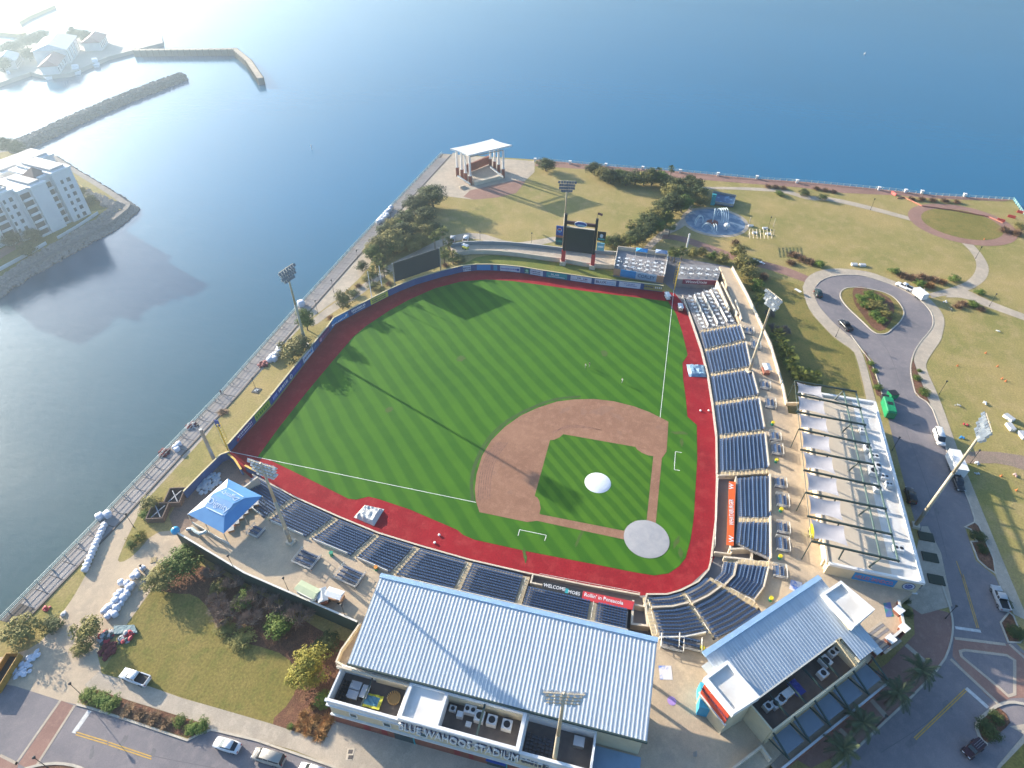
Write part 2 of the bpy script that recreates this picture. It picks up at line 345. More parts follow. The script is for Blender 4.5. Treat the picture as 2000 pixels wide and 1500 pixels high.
strip('park_path', pk([(1400,1050),(1510,1080),(1700,1175),(2060,1310)]), pk([(1300,1140),(1470,1142),(1640,1215),(2060,1365)]), .024, m_conc, label='pale path leading out of the picture from the roundabout')
rc = G(1878, 437); 
ringp = lambda r: [(rc.x+r*.98*math.cos(t*math.pi/24), rc.y+r*1.08*math.sin(t*math.pi/24)) for t in range(48)]
sheet('brick_ring_path', ringp(17.6), .03, m_brickpave, world=True, label='round brick path on the park point')
sheet('ring_lawn', ringp(13.2), .036, m_lawn2, world=True, label='round lawn inside the brick path')
strip('park_path', p2([(1180,395),(1330,420),(1500,500),(1560,560)]) if 0 else p2([(720,440),(790,540),(840,620),(770,720),(700,790),(560,850),(440,960),(370,1040)]), p2([(790,450),(850,560),(880,640),(830,760),(760,830),(620,890),(530,960),(440,1050)]), .02, m_conc, label='winding path between the trees and the splash pad')
strip('park_path', p2([(580,890),(760,900),(1000,980),(1300,1090),(1540,1150),(1760,1200),(2000,1300)]), p2([(560,930),(740,950),(980,1040),(1200,1120),(1400,1180),(1640,1240),(2000,1370)]), .021, m_brickpave, label='dull brick path running past the right field deck')
# splash pad
sc_ = G(1396, 433); sr = (G(1345,433)-G(1456,440)).length/2
m_pad = M('blue splash pad', (.12,.19,.27), .5, col2=(.26,.32,.38), scale=.22, contrast=(.45,.55), detail=2)
sheet('splash_pad_rim', [(sc_.x+(sr+1.6)*math.cos(t*math.pi/24), sc_.y+(sr+2)*math.sin(t*math.pi/24)) for t in range(48)], .026, m_conc, world=True)
sheet('splash_pad', [(sc_.x+sr*math.cos(t*math.pi/24), sc_.y+(sr+.6)*math.sin(t*math.pi/24)) for t in range(48)], .034, m_pad, world=True, label='round blue splash pad in the park')
# --- roundabout and the street on the first base side
asph = pk([(150,1040),(200,985),(300,950),(430,938),(560,945),(700,985),(850,1035),(1000,1110),(1100,1180),(1170,1260),(1195,1330),(1190,1400),(1130,1480)])+[(1802,662),(1787,683),(1780,705),(1778,725),(1783,750),(1789,772),(1818,790),(1833,830),(1849,880),(1862,920),(1885,960),(1903,1010),(1903,1020),(1885,1030),(1906,1095),(1944,1126),(1950,1140),(1974,1190),(1952,1215),(1966,1252),(1985,1257),(2040,1310),(2040,1600),(1450,1640),(1640,1500),(1721,1416),(1787,1356),(1842,1295),(1856,1259),(1861,1229),(1860,1198),(1845,1145),(1830,1090),(1790,1030),(1760,920),(1735,820),(1724,775),(1706,706),(1685,683),(1655,656)]+pk([(430,1480),(300,1360),(180,1220),(130,1120)])
sheet('street', asph, .012, m_asph, label='grey asphalt street with a roundabout beside the ballpark')
# sidewalks around the roundabout
sw_out = pk([(35,1050),(70,960),(180,900),(330,880),(480,893),(640,915),(820,985),(1000,1060),(1120,1110),(1200,1190),(1270,1270),(1300,1360),(1275,1470)])+[(1838,665),(1820,690),(1809,708),(1809,722),(1833,773),(1860,848),(1876,893),(1903,960),(1940,1050),(1969,1120),(2010,1215)]
sw_in = pk([(130,1120),(150,1040),(200,985),(300,950),(430,938),(560,945),(700,985),(850,1035),(1000,1110),(1100,1180),(1170,1260),(1195,1330),(1190,1400),(1130,1480)])+[(1802,662),(1787,683),(1784,705),(1790,722),(1812,780),(1833,830),(1849,880),(1862,920),(1885,960),(1903,1018),(1920,1060),(1944,1126),(1980,1200)]
strip('sidewalk', sw_out, sw_in, .05, m_conc, 1, label='pale sidewalk curving round the roundabout and along the street')
sw2o = [(1567,560),(1572,585),(1583,610),(1610,640),(1632,662),(1667,685),(1673,700),(1685,745),(1692,780)]; sw2i = [(1590,558),(1590,578),(1600,600),(1627,630),(1655,654),(1675,672),(1690,705),(1700,745),(1711,785)]
strip('sidewalk', sw2o, sw2i, .056, m_conc, 1, label='pale sidewalk between the street and the palm lawn')
# kerbs
kerb('kerb', asph[:26], .25, .12, 1)
kerb('kerb', [(1662,655),(1688,690),(1705,712)]+[(1724,775)], .25, .12, 1)
isl = pk([(365,1130),(375,1080),(440,1050),(560,1055),(680,1075),(800,1110),(880,1170),(930,1250),(935,1300),(890,1370),(830,1420),(780,1465),(700,1470),(640,1430),(560,1350),(440,1240),(390,1180)])
kerb('island_kerb', isl, .35, .16, 2, True)
sheet('roundabout_island', isl, .08, m_lawn2, 2, label='grassy island in the roundabout')
mi = pk([(470,1060),(560,1040),(700,1090),(820,1150),(860,1250),(800,1400),(720,1450),(640,1400),(560,1290),(490,1200)])
sheet('island_bed', mi, .1, m_mulch, 2)
# lower right crossing: brick plaza, bands, markings
lr = lambda L: q(L, 1660, 1120, 3.947)
sheet('brick_plaza', lr([(480,240),(720,290),(782,310),(790,430),(770,550),(715,690),(500,925),(240,1165),(60,1320),(-300,1500),(-420,1430),(0,900),(290,690),(500,470),(490,330)]), .04, m_brickpave, label='brick plaza under the palms at the corner')
kerb('kerb', lr([(700,60),(735,170),(785,310),(795,430),(775,550),(720,690),(500,930),(240,1170),(0,1400),(-200,1560)]), .35, .13, 1)
for a in ([(440,540),(590,670),(570,690),(420,560)], [(125,910),(290,1090),(265,1115),(100,925)], [(-70,1190),(60,1310),(40,1330),(-90,1210)]):
    sheet('plaza_band', lr(a), .046, m_conc)
sheet('crosswalk_paving', lr([(800,490),(1220,545),(1342,620),(1500,760),(1500,960),(1250,960),(1130,1000),(1050,940),(790,640)]), .024, m_brickpave, label='brick crosswalk paving in the crossing')
sheet('crosswalk_field', lr([(850,595),(900,590),(1200,625),(1270,660),(1275,760),(1265,930),(1220,950),(1160,880),(860,650)]), .034, m_asph)
kerb('crosswalk_band', lr([(850,600),(890,592),(1210,632),(1270,670),(1270,930),(1220,945),(1150,880),(860,640)]), .5, .045, 0, True, mat=m_conc)
for a in ([(808,500),(1200,548)], [(775,660),(1140,1000)], [(1230,545),(1400,700)]): kerb('crosswalk_band', lr(a), .55, .045, mat=m_conc)
def line(name, a, b_, w, mat, z=.03, conv=None):
    a, b_ = (conv([a, b_]) if conv else (a, b_)); A = G(*a); Bq = G(*b_)
    return struct(MB().ring([A.to_2d(), Bq.to_2d()], w, z-.012, z).build(name, mat))
line('stop_line', (812,418), (1008,446), .6, m_wline, .034, lr); line('stop_line', (895,885), (1065,1035), .7, m_wline, .034, lr)
for d in (-6, 7):
    line('centre_line', (865+d,10), (985+d,420), .14, m_yline, .03, lr); line('centre_line', (500+d,1275+d), (895+d,895+d), .16, m_yline, .03, lr)
line('centre_line', (1868,1096), (1880,1130), .14, m_yline)
sheet('sidewalk', lr([(1342,1240),(1140,1480),(1110,1560),(1700,1560),(1700,1100),(1230,1180)]), .05, m_conc, label='pale sidewalk at the bottom right corner')
sheet('verge', lr([(1342,1310),(1130,1530),(1700,1560),(1700,1250)]), .06, m_lawn2, label='grass verge at the bottom right corner')
sheet('corner_island', lr([(980,1160),(1050,1080),(1140,1030),(1200,1080),(1235,1150),(1200,1190),(1060,1310),(1010,1280)]), .09, m_mulch, label='planted corner island at the bottom right')
kerb('kerb', lr([(1060,1320),(1005,1285),(965,1165),(1050,1075),(1150,1010),(1250,990),(1342,1010)]), .5, .15, 1)
for a in (lr([(1160,380),(1225,300),(1260,330),(1330,510),(1310,535),(1220,530)]), q([(420,650),(515,600),(560,640),(620,780),(700,960),(720,1100),(640,1050),(550,970),(480,790),(540,790),(480,670)],1800,900,5)):
    sheet('kerb_bed', a, .1, m_mulch); kerb('kerb', a, .3, .15, 0, True)
for a in (pk([(0,0)])and [(1686,684),(1692,690),(1708,735),(1722,765),(1724,778),(1712,772),(1703,740),(1694,712)], [(1784,704),(1790,722),(1812,780),(1817,788),(1790,772),(1781,735),(1779,715)]):
    sheet('kerb_bed', a, .09, m_mulch)
sheet('sidewalk', q([(0,640),(60,640),(190,900),(240,1150),(300,1420),(0,1500),(-150,1400),(-60,900)],1800,900,5), .045, m_conc, label='grey sidewalk along the white building')
m_grate = M('tree grate', (.05,.06,.04), .9)
for cx, cy in ((1808,1049),(1816,1089),(1828,1133)):
    p = G(cx, cy); g_ = tag(MB().box(p.x-1.1, p.x+1.1, p.y-1.5, p.y+1.5, .05, .3).build('planter_bed', m_grate), 'dark square planting bed at %s along the white building' % {1049:'the pole foot',1089:'the middle',1133:'the corner'}[cy], 'planter', 'planting beds by the white building')
# dirt track in the right lawn
sheet('dirt_track', [(1872,884),(1930,880),(2020,893),(2020,925),(1960,905),(1905,905),(1880,905)], .02, ground_mat('worn dirt', ((.28,.20,.17), (.33,.24,.17), (.22,.18,.13))), 1, label='worn dirt track across the right lawn')
# --- lower left: plaza, road, sidewalk
bl = lambda L: q(L, 0, 1220, 5.0); ml = lambda L: q(L, 0, 980, 4.6875)
sheet('plaza', ml([(1010,60),(1310,0),(1075,530),(1130,560),(1260,480),(1420,250),(1520,250),(1700,420),(1560,560),(1380,810),(1240,1020),(1120,1180),(1000,1250),(900,1300),(680,1400),(700,1500),(640,1700),(0,1700),(-400,1600),(130,1480),(420,1230),(540,1060),(655,905),(780,690),(960,330)])+[(200,1316),(30,1338),(-60,1320)] if 0 else
      [(215,1003),(258,1005),(300,958),(285,975),(228,1092),(236,1100),(262,1085),(300,1040),(345,1035),(362,1060),(335,1100),(290,1160),(262,1200),(240,1230),(215,1240),(188,1270),(200,1316),(182,1346),(30,1338),(-80,1310),(-80,1300),(45,1275),(88,1248),(115,1205),(140,1172),(165,1128),(185,1090),(200,1045)], .014, m_conc2, 1, label='tan plaza between the seawall lawn and the ballpark')
sheet('street', [(-90,1322),(30,1338),(120,1368),(180,1384),(260,1410),(366,1446),(378,1438),(413,1426),(501,1448),(647,1498),(760,1545),(900,1620),(500,1680),(-150,1600)], .012, m_asph, label='grey asphalt street at the lower left')
strip('sidewalk', [(196,1310),(200,1316),(290,1340),(360,1365),(400,1376),(524,1412),(633,1447),(655,1420),(700,1425),(800,1460),(1000,1510),(1150,1560)], [(165,1338),(172,1344),(240,1364),(320,1389),(400,1414),(413,1424),(501,1444),(575,1466),(647,1494),(720,1525),(850,1580),(1000,1640)], .04, m_conc, 0, label='pale sidewalk along the lower left street')
kerb('kerb', [(150,1376),(180,1384),(260,1410),(366,1446),(385,1436),(413,1425),(501,1446),(647,1496),(760,1545)], .35, .14, 0)
sheet('planting_bed', bl([(790,690),(870,630),(940,630),(1200,725),(1600,850),(1990,965),(2040,1000),(1930,1090),(1840,1110),(1300,930),(900,800),(760,740)]), .07, m_mulch, 1, label='mulched planting strip between sidewalk and street')
sheet('lower_lawn', [(200,1316),(262,1200),(300,1150),(350,1100),(400,1110),(470,1140),(560,1190),(640,1240),(680,1260),(660,1300),(640,1370),(650,1420),(633,1447),(524,1412),(400,1376),(290,1340)], .016, m_lawn2, label='green lawn below the third base concourse')
sheet('mulch_bed', [(300,1150),(345,1095),(400,1105),(470,1140),(560,1190),(640,1240),(690,1260),(665,1300),(645,1370),(655,1415),(633,1447),(560,1425),(524,1412),(570,1370),(585,1320),(560,1280),(500,1260),(460,1255),(425,1230),(410,1190),(380,1160),(340,1160)], .024, m_mulch, 1, label='mulched shrub bed under the concourse wall')
sheet('brick_crossing', bl([(600,740),(720,790),(370,1340),(300,1420),(180,1360)]), .022, m_brickpave, label='brick crosswalk at the lower left'); sheet('brick_crossing', bl([(0,1280),(180,1360),(120,1600),(-300,1600)]), .0221, m_brickpave)
for a in ([(590,740),(150,1370)], [(730,790),(360,1370)], [(0,1275),(170,1360)]): line('crosswalk_band', a[0], a[1], .4, m_conc, .034, bl)
line('stop_line', (875,840), (720,1060), .8, m_wline, .03, bl)
for d in (-12, 14):
    line('centre_line', (740,1060+d), (1050,1155+d), .18, m_yline, .03, bl); line('centre_line', (1060,1160+d), (1480,1300+d), .18, m_yline, .03, bl)
isl2 = [(30,1510),(60,1498),(100,1491),(135,1493),(165,1502),(200,1530),(30,1560)]
kerb('island_kerb', isl2, .4, .15, 1, True); sheet('street_island', isl2, .08, m_mulch, 1)
sheet('forecourt', [(633,1447),(652,1408),(700,1422),(1000,1500),(1200,1560),(1100,1660),(850,1580),(647,1494)], .034, m_conc, label='pale forecourt in front of the stadium building')
sheet('plaza_apron', [(-60,1316),(30,1332),(110,1342),(186,1340),(176,1352),(158,1378),(120,1369),(30,1340),(-80,1324)], .0155, m_conc2)
sheet('corner_walkway', [(1294,550),(1300,500),(1335,505),(1425,520),(1440,560),(1350,590),(1325,575)], .013, M('corner pavement', (.22,.20,.20), .9, scale=.6), label='grey walkway between the party deck and the table terrace')
# big leaning lawn left of plaza
sheet('palm_lawn', [(1430,520),(1480,530),(1570,560),(1583,612),(1630,662),(1667,687),(1676,720),(1688,775),(1560,745),(1500,650),(1450,570)], .01, m_lawn2, label='lawn beside the right field concourse')
# --- playing field
sheet('stand_pavement', [(455,968),(440,890),(500,925),(1317,570),(1450,600),(1510,900),(1500,1190),(1300,1262),(760,1160)], .012, M('stand base concrete', (.24,.22,.21), .9, scale=.5))
sheet('storage_yard', [(357,962),(430,890),(447,885),(500,938),(455,970),(400,1010),(345,1045),(330,1010)], .017, ground_mat('yard dirt', ((.22,.16,.13), (.29,.21,.16), (.17,.13,.11)), (.15,.8,4.)), label='brown dirt storage yard in the left field corner')
track = [(448,884),(470,858),(535,790),(575,738),(648,640),(657,630),(690,613),(730,592),(768,575),(800,560),(861,540),(904,530),(940,527),(980,527),(1020,532),(1116,547),(1164,554),(1256,565),(1317,572),(1340,600),(1362,660),(1380,725),(1392,800),(1400,860),(1403,925),(1405,1000),(1397,1085),(1388,1105),(1350,1140),(1300,1163),(1235,1163),(1025,1131),(920,1107),(815,1079),(737,1054),(658,1022),(575,984),(497,939),(440,890)]
sheet('warning_track', track, .02, m_track, label='red warning track round the outfield and the stands')
grass = [(503,893),(545,835),(600,765),(650,705),(690,658),(715,637),(760,607),(800,585),(850,563),(900,550),(950,546),(1000,549),(1060,557),(1130,567),(1200,576),(1260,583),(1305,589),(1320,612),(1332,648),(1343,693),(1333,709),(1334,740),(1339,775),(1342.5,814),(1360.7,830),(1361.6,896),(1355.5,1000),(1353.7,1020),(1348.5,1054),(1339,1090),(1326,1106),(1305.6,1120),(1277,1124),(1238,1117.5),(1160,1102),(1030,1077),(926,1054),(905,1045),(893,1035),(870,1025),(800,995),(740,975),(720,970),(696,976),(680,974),(620,944),(530,900)]
sheet('outfield_turf', grass, .04, m_turf, label='striped green turf of the playing field')
inf = lambda L: q(L, 900, 760, 3.846)
dirt = inf([(140,925),(112,840),(105,750),(118,640),(160,500),(230,385),(330,285),(450,200),(580,140),(720,95),(850,78),(1000,75),(1150,92),(1300,130),(1420,175),(1560,245),(1545,470),(1510,520),(1465,1000),(1440,1200),(1225,1130),(570,990),(500,1000)])
sheet('infield_clay', dirt, .055, m_dirt, label='reddish brown infield clay')
ig = inf([(770,340),(1310,435),(1325,455),(1360,480),(1400,497),(1445,505),(1395,985),(1310,990),(1250,1030),(1225,1065),(590,940),(600,895),(590,840),(575,815),(555,805),(670,385),(700,382),(740,365)])
sheet('infield_turf', ig, .07, m_turf2, label='striped green infield turf')
m_chalk = M('chalk line', (.82,.82,.78), .8)
line('foul_line', (449,882.3), (929.9,981.5), .13, m_chalk, .06); line('foul_line', (1289.2,815.4), (1315.9,566), .13, m_chalk, .06)
for L in ([(430,1102),(442,1057),(642,1098),(630,1140)], [(1660,478),(1612,470),(1603,606),(1645,612)]):
    p = inf(L)
    for a, b_ in zip(p, p[1:]): line('box_line', a, b_, .12, m_chalk, .06)
def scuff(name, pts, w, mat, z):   # raked and worn marks in the clay and along its edge
    p = chaikin(GL(inf(pts)), 2, False); struct(MB().ring(p, w, z-.006, z).build(name, mat))
m_scuff = M('damp clay', (.19,.095,.065), .95, col2=(.30,.155,.10), scale=1.2); m_scuff2 = M('worn turf', (.05,.075,.02), .95, col2=(.04,.11,.014), scale=1.)
for i in range(6):
    o_ = i*17
    scuff('rake_mark', [(130+o_,840-o_*.2),(140+o_,640),(190+o_,500),(270+o_,400)], .3, m_scuff, .062)
for i in range(3): scuff('rake_mark', [(690+i*25,325-i*12),(800,285-i*8),(940,290-i*6),(1060,310)], .2, m_scuff, .062)
for i in range(2): scuff('worn_arc', [(95-i*14,850),(80-i*12,700),(110-i*14,560),(200-i*16,390-i*8),(330-i*8,255-i*10),(480,165-i*10),(700,75-i*8),(900,58-i*6)], .5-.2*i, m_scuff2, .046)
# covers over the mound and the plate
def cover(name, label, c, r, mat, h):
    mb = MB(); nR, nA = 10, 40; vs = [(c.x, c.y, .08+h)]
    for i in range(1, nR+1):
        for k_ in range(nA):
            a = 2*math.pi*k_/nA; rr = r*i/nR
            zz = .08+h*(1-(i/nR)**2)+(random.uniform(0, .035) if i < nR else 0)
            vs.append((c.x+rr*math.cos(a), c.y+rr*math.sin(a), zz))
    fs = [(0, 1+k_, 1+(k_+1)%nA) for k_ in range(nA)]
    for i in range(nR-1):
        for k_ in range(nA): a0 = 1+i*nA+k_; a1 = 1+i*nA+(k_+1)%nA; fs.append((a0, a0+nA, a1+nA, a1))
    mb.add(vs, fs); o = mb.build(name, mat, smooth=True); return tag(o, label, 'tarp')
cover('mound_cover', 'round bright white tarp over the pitching mound', G(1167.5,943.3), 3.05, M('white tarp', (.80,.82,.84), .5, var=.05), .35)
cover('plate_cover', 'round grey tarp covering home plate', G(1262.7,1052.5), 4.85, M('grey tarp', (.40,.385,.375), .55, col2=(.34,.335,.34), scale=.5, bump=.12, bscale=1.2), .08)

def blot(name, c, rx, ry, mat, z, conv=None, n_=18):
    c = G(*(conv([c])[0] if conv else c)); a0 = random.uniform(0, 3.14); pts = []
    for k in range(n_):
        a = 2*math.pi*k/n_; r = random.uniform(.6, 1.15); x, y = rx*r*math.cos(a), ry*r*math.sin(a); pts.append(Vector((c.x+x*math.cos(a0)-y*math.sin(a0), c.y+x*math.sin(a0)+y*math.cos(a0))))
    return struct(MB().sheet(chaikin(pts, 1), z).build(name, mat))
m_damp = M('damp clay patch', (.24,.125,.08), .95, col2=(.30,.16,.10), scale=.9, contrast=(.3,.7))
for c, rx, ry in (((1060,165),3.4,1.6),((920,170),1.6,1.0),((1180,210),2.2,1.0),((370,775),.8,.6),((320,570),.9,.5),((250,632),.7,.5),((1500,290),1.6,.9),((780,160),1.8,.8),((1190,325),1.4,.5)): blot('damp_patch', c, rx, ry, m_damp, .0605, inf)
m_worn = M('worn turf patch', (.075,.105,.018), .95, col2=(.045,.12,.010), scale=.8, contrast=(.3,.7))
for c, rx, ry in (((1640,330),2.6,.6),((1660,400),1.6,.5),((900,1100),4,.35),((1620,1150),.5,2.2),((1650,1230),.6,1.4),((480,1250),2,.4)): blot('worn_patch', c, rx, ry, m_worn, .045, inf)
for c, rx, ry in (((900,700),1.6,1.2),((1180,690),1.6,1.2),((760,800),1.3,1.0)): blot('worn_patch', c, rx, ry, m_worn, .045)
m_oil = M('oil stain', (.13,.12,.125), .8, col2=(.20,.18,.18), scale=1.2, contrast=(.3,.7)); m_patch = M('asphalt repair', (.16,.145,.15), .85, var=.15, scale=1.)
for c, rx, ry in (((1690,690),1.2,.5),((1660,560),1.6,.5),((1745,720),1.8,.4),((1790,830),1.4,.5),((1800,870),.9,.6),((1830,1000),1.5,.6),((1890,1150),1.0,.5),((1850,1380),1.3,.8),((1780,1450),1.6,.7),((1930,1330),.9,.5),((90,1420),1.0,.6),((240,1450),1.4,.5),((300,1470),.8,.5),((180,1470),1.1,.4),((1620,590),1.0,.4)): blot('oil_stain', c, rx, ry, m_oil, .018)
for a in ([(1700,640),(1740,690),(1760,760)], [(1770,840),(1800,920),(1830,1010),(1850,1090)], [(1720,1470),(1800,1420),(1850,1380)], [(210,1450),(300,1478),(420,1500)]): struct(MB().ring(chaikin(GL(a), 2, False), .12, .005, .0175).build('crack_seal', m_patch))
# ================================================================== OUTFIELD WALL, STANDS
def V(px, py, A, Bq):
    """photograph pixel -> point on the vertical plane through ground points A and B"""
    d = fw + rt*((px-1000)/FOC) + up*((750-py)/FOC); C = Vector((CX, CY, CZ))
    t = Vector((Bq[0]-A[0], Bq[1]-A[1], 0)); nrm = Vector((-t.y, t.x, 0)); k = (Vector((A[0], A[1], 0))-C).dot(nrm)/d.dot(nrm)
    return C+d*k
m_bluewall = M('blue padded wall', (.035,.10,.27), .6, col2=(.03,.075,.21), scale=.5)
m_cap = M('yellow cap', (.62,.52,.28), .6)
m_cream = M('cream concrete', (.66,.56,.42), .75, col2=(.56,.47,.36), scale=.5)
m_stand = M('stand concrete', (.27,.255,.25), .85, col2=(.20,.19,.19), scale=.6)
m_seat = M('navy seat plastic', (.06,.105,.20), .35, col2=(.05,.088,.165), scale=.8, rnd=.12)
m_step = M('aisle step', (.58,.45,.26), .8, col2=(.46,.36,.22), scale=1.2)
m_rail = M('white painted rail', (.72,.68,.60), .45)
m_dkgreen = M('dark green steel', (.025,.05,.045), .5)
m_steel = M('galvanised steel', (.42,.43,.42), .4, .6)
m_black = M('near black', (.012,.013,.016), .6)
m_red = M('red panel', (.55,.04,.045), .5); m_teal = M('teal panel', (.03,.33,.36), .5); m_sky = M('azure panel', (.03,.27,.58), .5)
m_blue2 = M('royal blue panel', (.02,.07,.34), .5); m_lime = M('lime panel', (.38,.52,.05), .5); m_yel = M('yellow panel', (.66,.62,.08), .5)
m_purple = M('purple panel', (.11,.05,.24), .5); m_maroon = M('maroon panel', (.17,.05,.13), .5); m_panelw = M('white panel', (.62,.66,.74), .5)
m_txtw = M('white lettering', (.82,.82,.82), .5); m_txtd = M('dark lettering', (.03,.05,.14), .5)
wall_px = [(444,868),(526,776),(568,724),(642,634),(651,621),(680,606),(722,584),(758,566),(776,557.6),(810,544),(861,529),(902,519),(930,516),(960,516),(990,518),(1020,521),(1060,528),(1116,536),(1164,543),(1256,553),(1296,558)]
WP = [G(x, y, 2.4).to_2d() for x, y in wall_px]
ow = thing('outfield_wall', 'blue padded outfield wall covered with advertising panels', 'wall', (WP[10].x, WP[10].y, 0))
MB().ring(WP, .3, 0, 2.4).build('wall_body', m_bluewall, ow); MB().ring(WP, .42, 2.4, 2.52).build('wall_cap', m_cap, ow)
def nearest(p):
    best = None
    for i, (a, b_) in enumerate(zip(WP, WP[1:])):
        d = b_-a; t = max(0, min(1, (p-a).dot(d)/d.dot(d))); c = a+d*t; e = (p-c).length
        if best is None or e < best[0]: best = (e, i, t)
    return best[1]+best[2]
def wall_pt(s):
    i = min(int(s), len(WP)-2); return WP[i].lerp(WP[i+1], s-i)
def advert(pa, pb, mat, marks=(), z0=.25, z1=2.2):
    """panel following the wall between two pixels of its top edge"""
    a = nearest(G(pa[0], pa[1], 2.4).to_2d()); b_ = nearest(G(pb[0], pb[1], 2.4).to_2d())
    ss = [a]+[k for k in range(len(WP)) if a+.02 < k < b_-.02]+[b_]
    pts = [wall_pt(s) for s in ss]; d = (pts[-1]-pts[0]).normalized(); nrm = Vector((d.y, -d.x))
    pts = [p+nrm*.20 for p in pts]
    o = MB().ring(pts, .09, z0, z1).build('advert_panel', mat, ow)
    L = (pts[-1]-pts[0]).length
    for mk in marks:
        kind, u, v, sz, mm_ = mk[:5]; c = pts[0].lerp(pts[-1], u)+nrm*(.07 if len(pts) < 3 else .13)
        org = Vector((c.x, c.y, z0+(z1-z0)*v))
        if kind == 't': lettering(mk[5], sz, mm_, o, org, (d.x, d.y, 0), (0, 0, 1), .012, True, sx=mk[6] if len(mk) > 6 else 1)
        elif kind == 'd':
            mb = MB(); n_ = 14; e = Vector((d.x, d.y, 0)); ring_ = [org+(e*math.cos(2*math.pi*i/n_)+Vector((0,0,1))*math.sin(2*math.pi*i/n_))*sz for i in range(n_)]
            mb.add([p for p in ring_], [tuple(range(n_))]); mb.build('emblem', mm_, o)
        elif kind == 'b':   # a line of small print, too fine to read: a run of short strokes
            mb = MB(); e = Vector((d.x, d.y, 0)); n_ = mk[5]; w = mk[6]; rnd = random.Random(n_)
            for i in range(n_):
                x = (i-n_/2)*w; ww = w*rnd.uniform(.45, .85); p = org+e*x
                mb.quad(p, p+e*ww, p+e*ww+Vector((0,0,sz)), p+Vector((0,0,sz)))
            mb.build('small_print', mm_, o)
    return o
advert((457,853), (489,817), m_purple, [('b',.55,.55,.5,m_txtw,10,.6),('b',.55,.22,.28,m_txtw,14,.42),('d',.08,.3,.45,m_red)])
advert((495,811), (523,779), m_lime, [('b',.5,.25,.9,M('dark green print',(.05,.2,.04),.6),7,.8)])
advert((528,774), (541,759), m_blue2, [('b',.5,.2,1.1,M('pale blue print',(.35,.48,.8),.5),4,.55)])
advert((541,758), (560,735), m_blue2, [('b',.5,.3,.85,m_txtw,8,.62)])
advert((562,732), (584,704), m_blue2, [('d',.13,.45,.72,m_txtw),('d',.13,.45,.42,m_blue2),('b',.58,.45,.5,M('blue print',(.12,.2,.62),.5),9,.55)])
advert((589,698), (608,675), m_panelw, [('b',.42,.4,.6,m_txtd,8,.5),('d',.85,.5,.5,m_sky)])
advert((609,674), (616,666), m_bluewall, [('b',.5,.4,.6,m_sky,3,.5)])
advert((621,660), (641,636), m_maroon, [('d',.14,.45,.62,M('pink print',(.6,.35,.5),.5)),('b',.6,.4,.6,M('mauve print',(.35,.12,.28),.5),8,.6)])
advert((645,629), (678,607), m_sky, [('b',.45,.35,.45,m_txtw,10,.62),('d',.86,.62,.4,m_txtw)])
advert((682,605), (714,588), m_bluewall, [('b',.52,.5,.75,m_txtw,10,.55),('b',.52,.2,.34,m_txtw,12,.4)])
advert((722,584), (756,567), m_yel, [('b',.5,.55,.45,m_txtd,11,.5),('b',.5,.2,.4,m_txtd,11,.5)])
advert((904,519), (919,517), m_panelw, [('b',.5,.5,.55,m_txtd,6,.42),('b',.5,.18,.4,m_txtd,8,.35)])
advert((931,516), (958,516), m_sky); advert((964,516.5), (971,517), M('light azure panel',(.05,.32,.5),.5))
advert((977,517), (1016,521), m_panelw, [('b',.45,.4,.45,M('violet print',(.2,.18,.5),.5),16,.34),('d',.9,.5,.45,m_blue2)])
advert((1025,522), (1034,524), M('green panel',(.02,.17,.12),.5), [('d',.5,.55,.5,M('pale green print',(.3,.6,.45),.5)),('b',.5,.12,.22,m_txtw,5,.25)])
advert((1036,524.5), (1061,528), m_panelw, [('b',.45,.55,.4,m_txtd,11,.3),('b',.45,.2,.34,m_txtd,11,.3)])
advert((1068,529), (1108,535), m_teal, [('t',.42,.62,.95,m_txtw,'BLAB',1.3),('b',.5,.15,.3,m_txtw,18,.32)])
advert((1115,536), (1156,542), m_panelw, [('b',.42,.55,.55,m_txtd,3,.42),('b',.72,.5,.5,m_purple,3,.5),('b',.45,.25,.2,m_txtd,18,.3)])
advert((1162,543), (1204,548), m_panelw, [('t',.3,.5,1.3,m_txtd,'BLUX',1.1),('b',.76,.55,.22,m_sky,9,.3),('b',.76,.25,.22,m_sky,9,.3)])
advert((1210,548), (1252,553), m_panelw, [('b',.5,.62,.28,m_blue2,7,.5),('b',.6,.32,.28,m_blue2,7,.5)])
advert((1259,554), (1296,558), M('ochre panel',(.34,.29,.10),.5), [('b',.25,.5,.5,m_txtd,8,.38),('b',.78,.45,.7,m_txtw,4,.6)])
# yellow foul poles with their screens
def foul_pole(name, label, p, d, h):
    t = thing(name, label, 'foul pole', (p.x, p.y, 0)); MB().tube((p.x,p.y,0), (p.x,p.y,h), .16, .14, 8).build('pole', M('foul pole yellow',(.75,.50,.04),.5), t)
    mb = MB(); e = Vector((d[0], d[1], 0)).normalized(); a = Vector((p.x, p.y, 0))
    for k in range(9): z = 2.6+k*(h-3)/8; mb.bar(a+Vector((0,0,z)), a+e*.9+Vector((0,0,z)), .05, .05)
    mb.bar(a+e*.9+Vector((0,0,2.6)), a+e*.9+Vector((0,0,h-.4)), .06, .06); mb.build('screen', M('foul pole yellow',(.7,.5,.05)), t); return t
foul_pole('foul_pole', 'tall yellow foul pole in the right field corner by the white table deck', G(1317,566), (-.3,1), 10.4)
foul_pole('foul_pole', 'yellow foul pole in the left field corner near the blue tent', G(447,883), (1,-.2), 9.5)
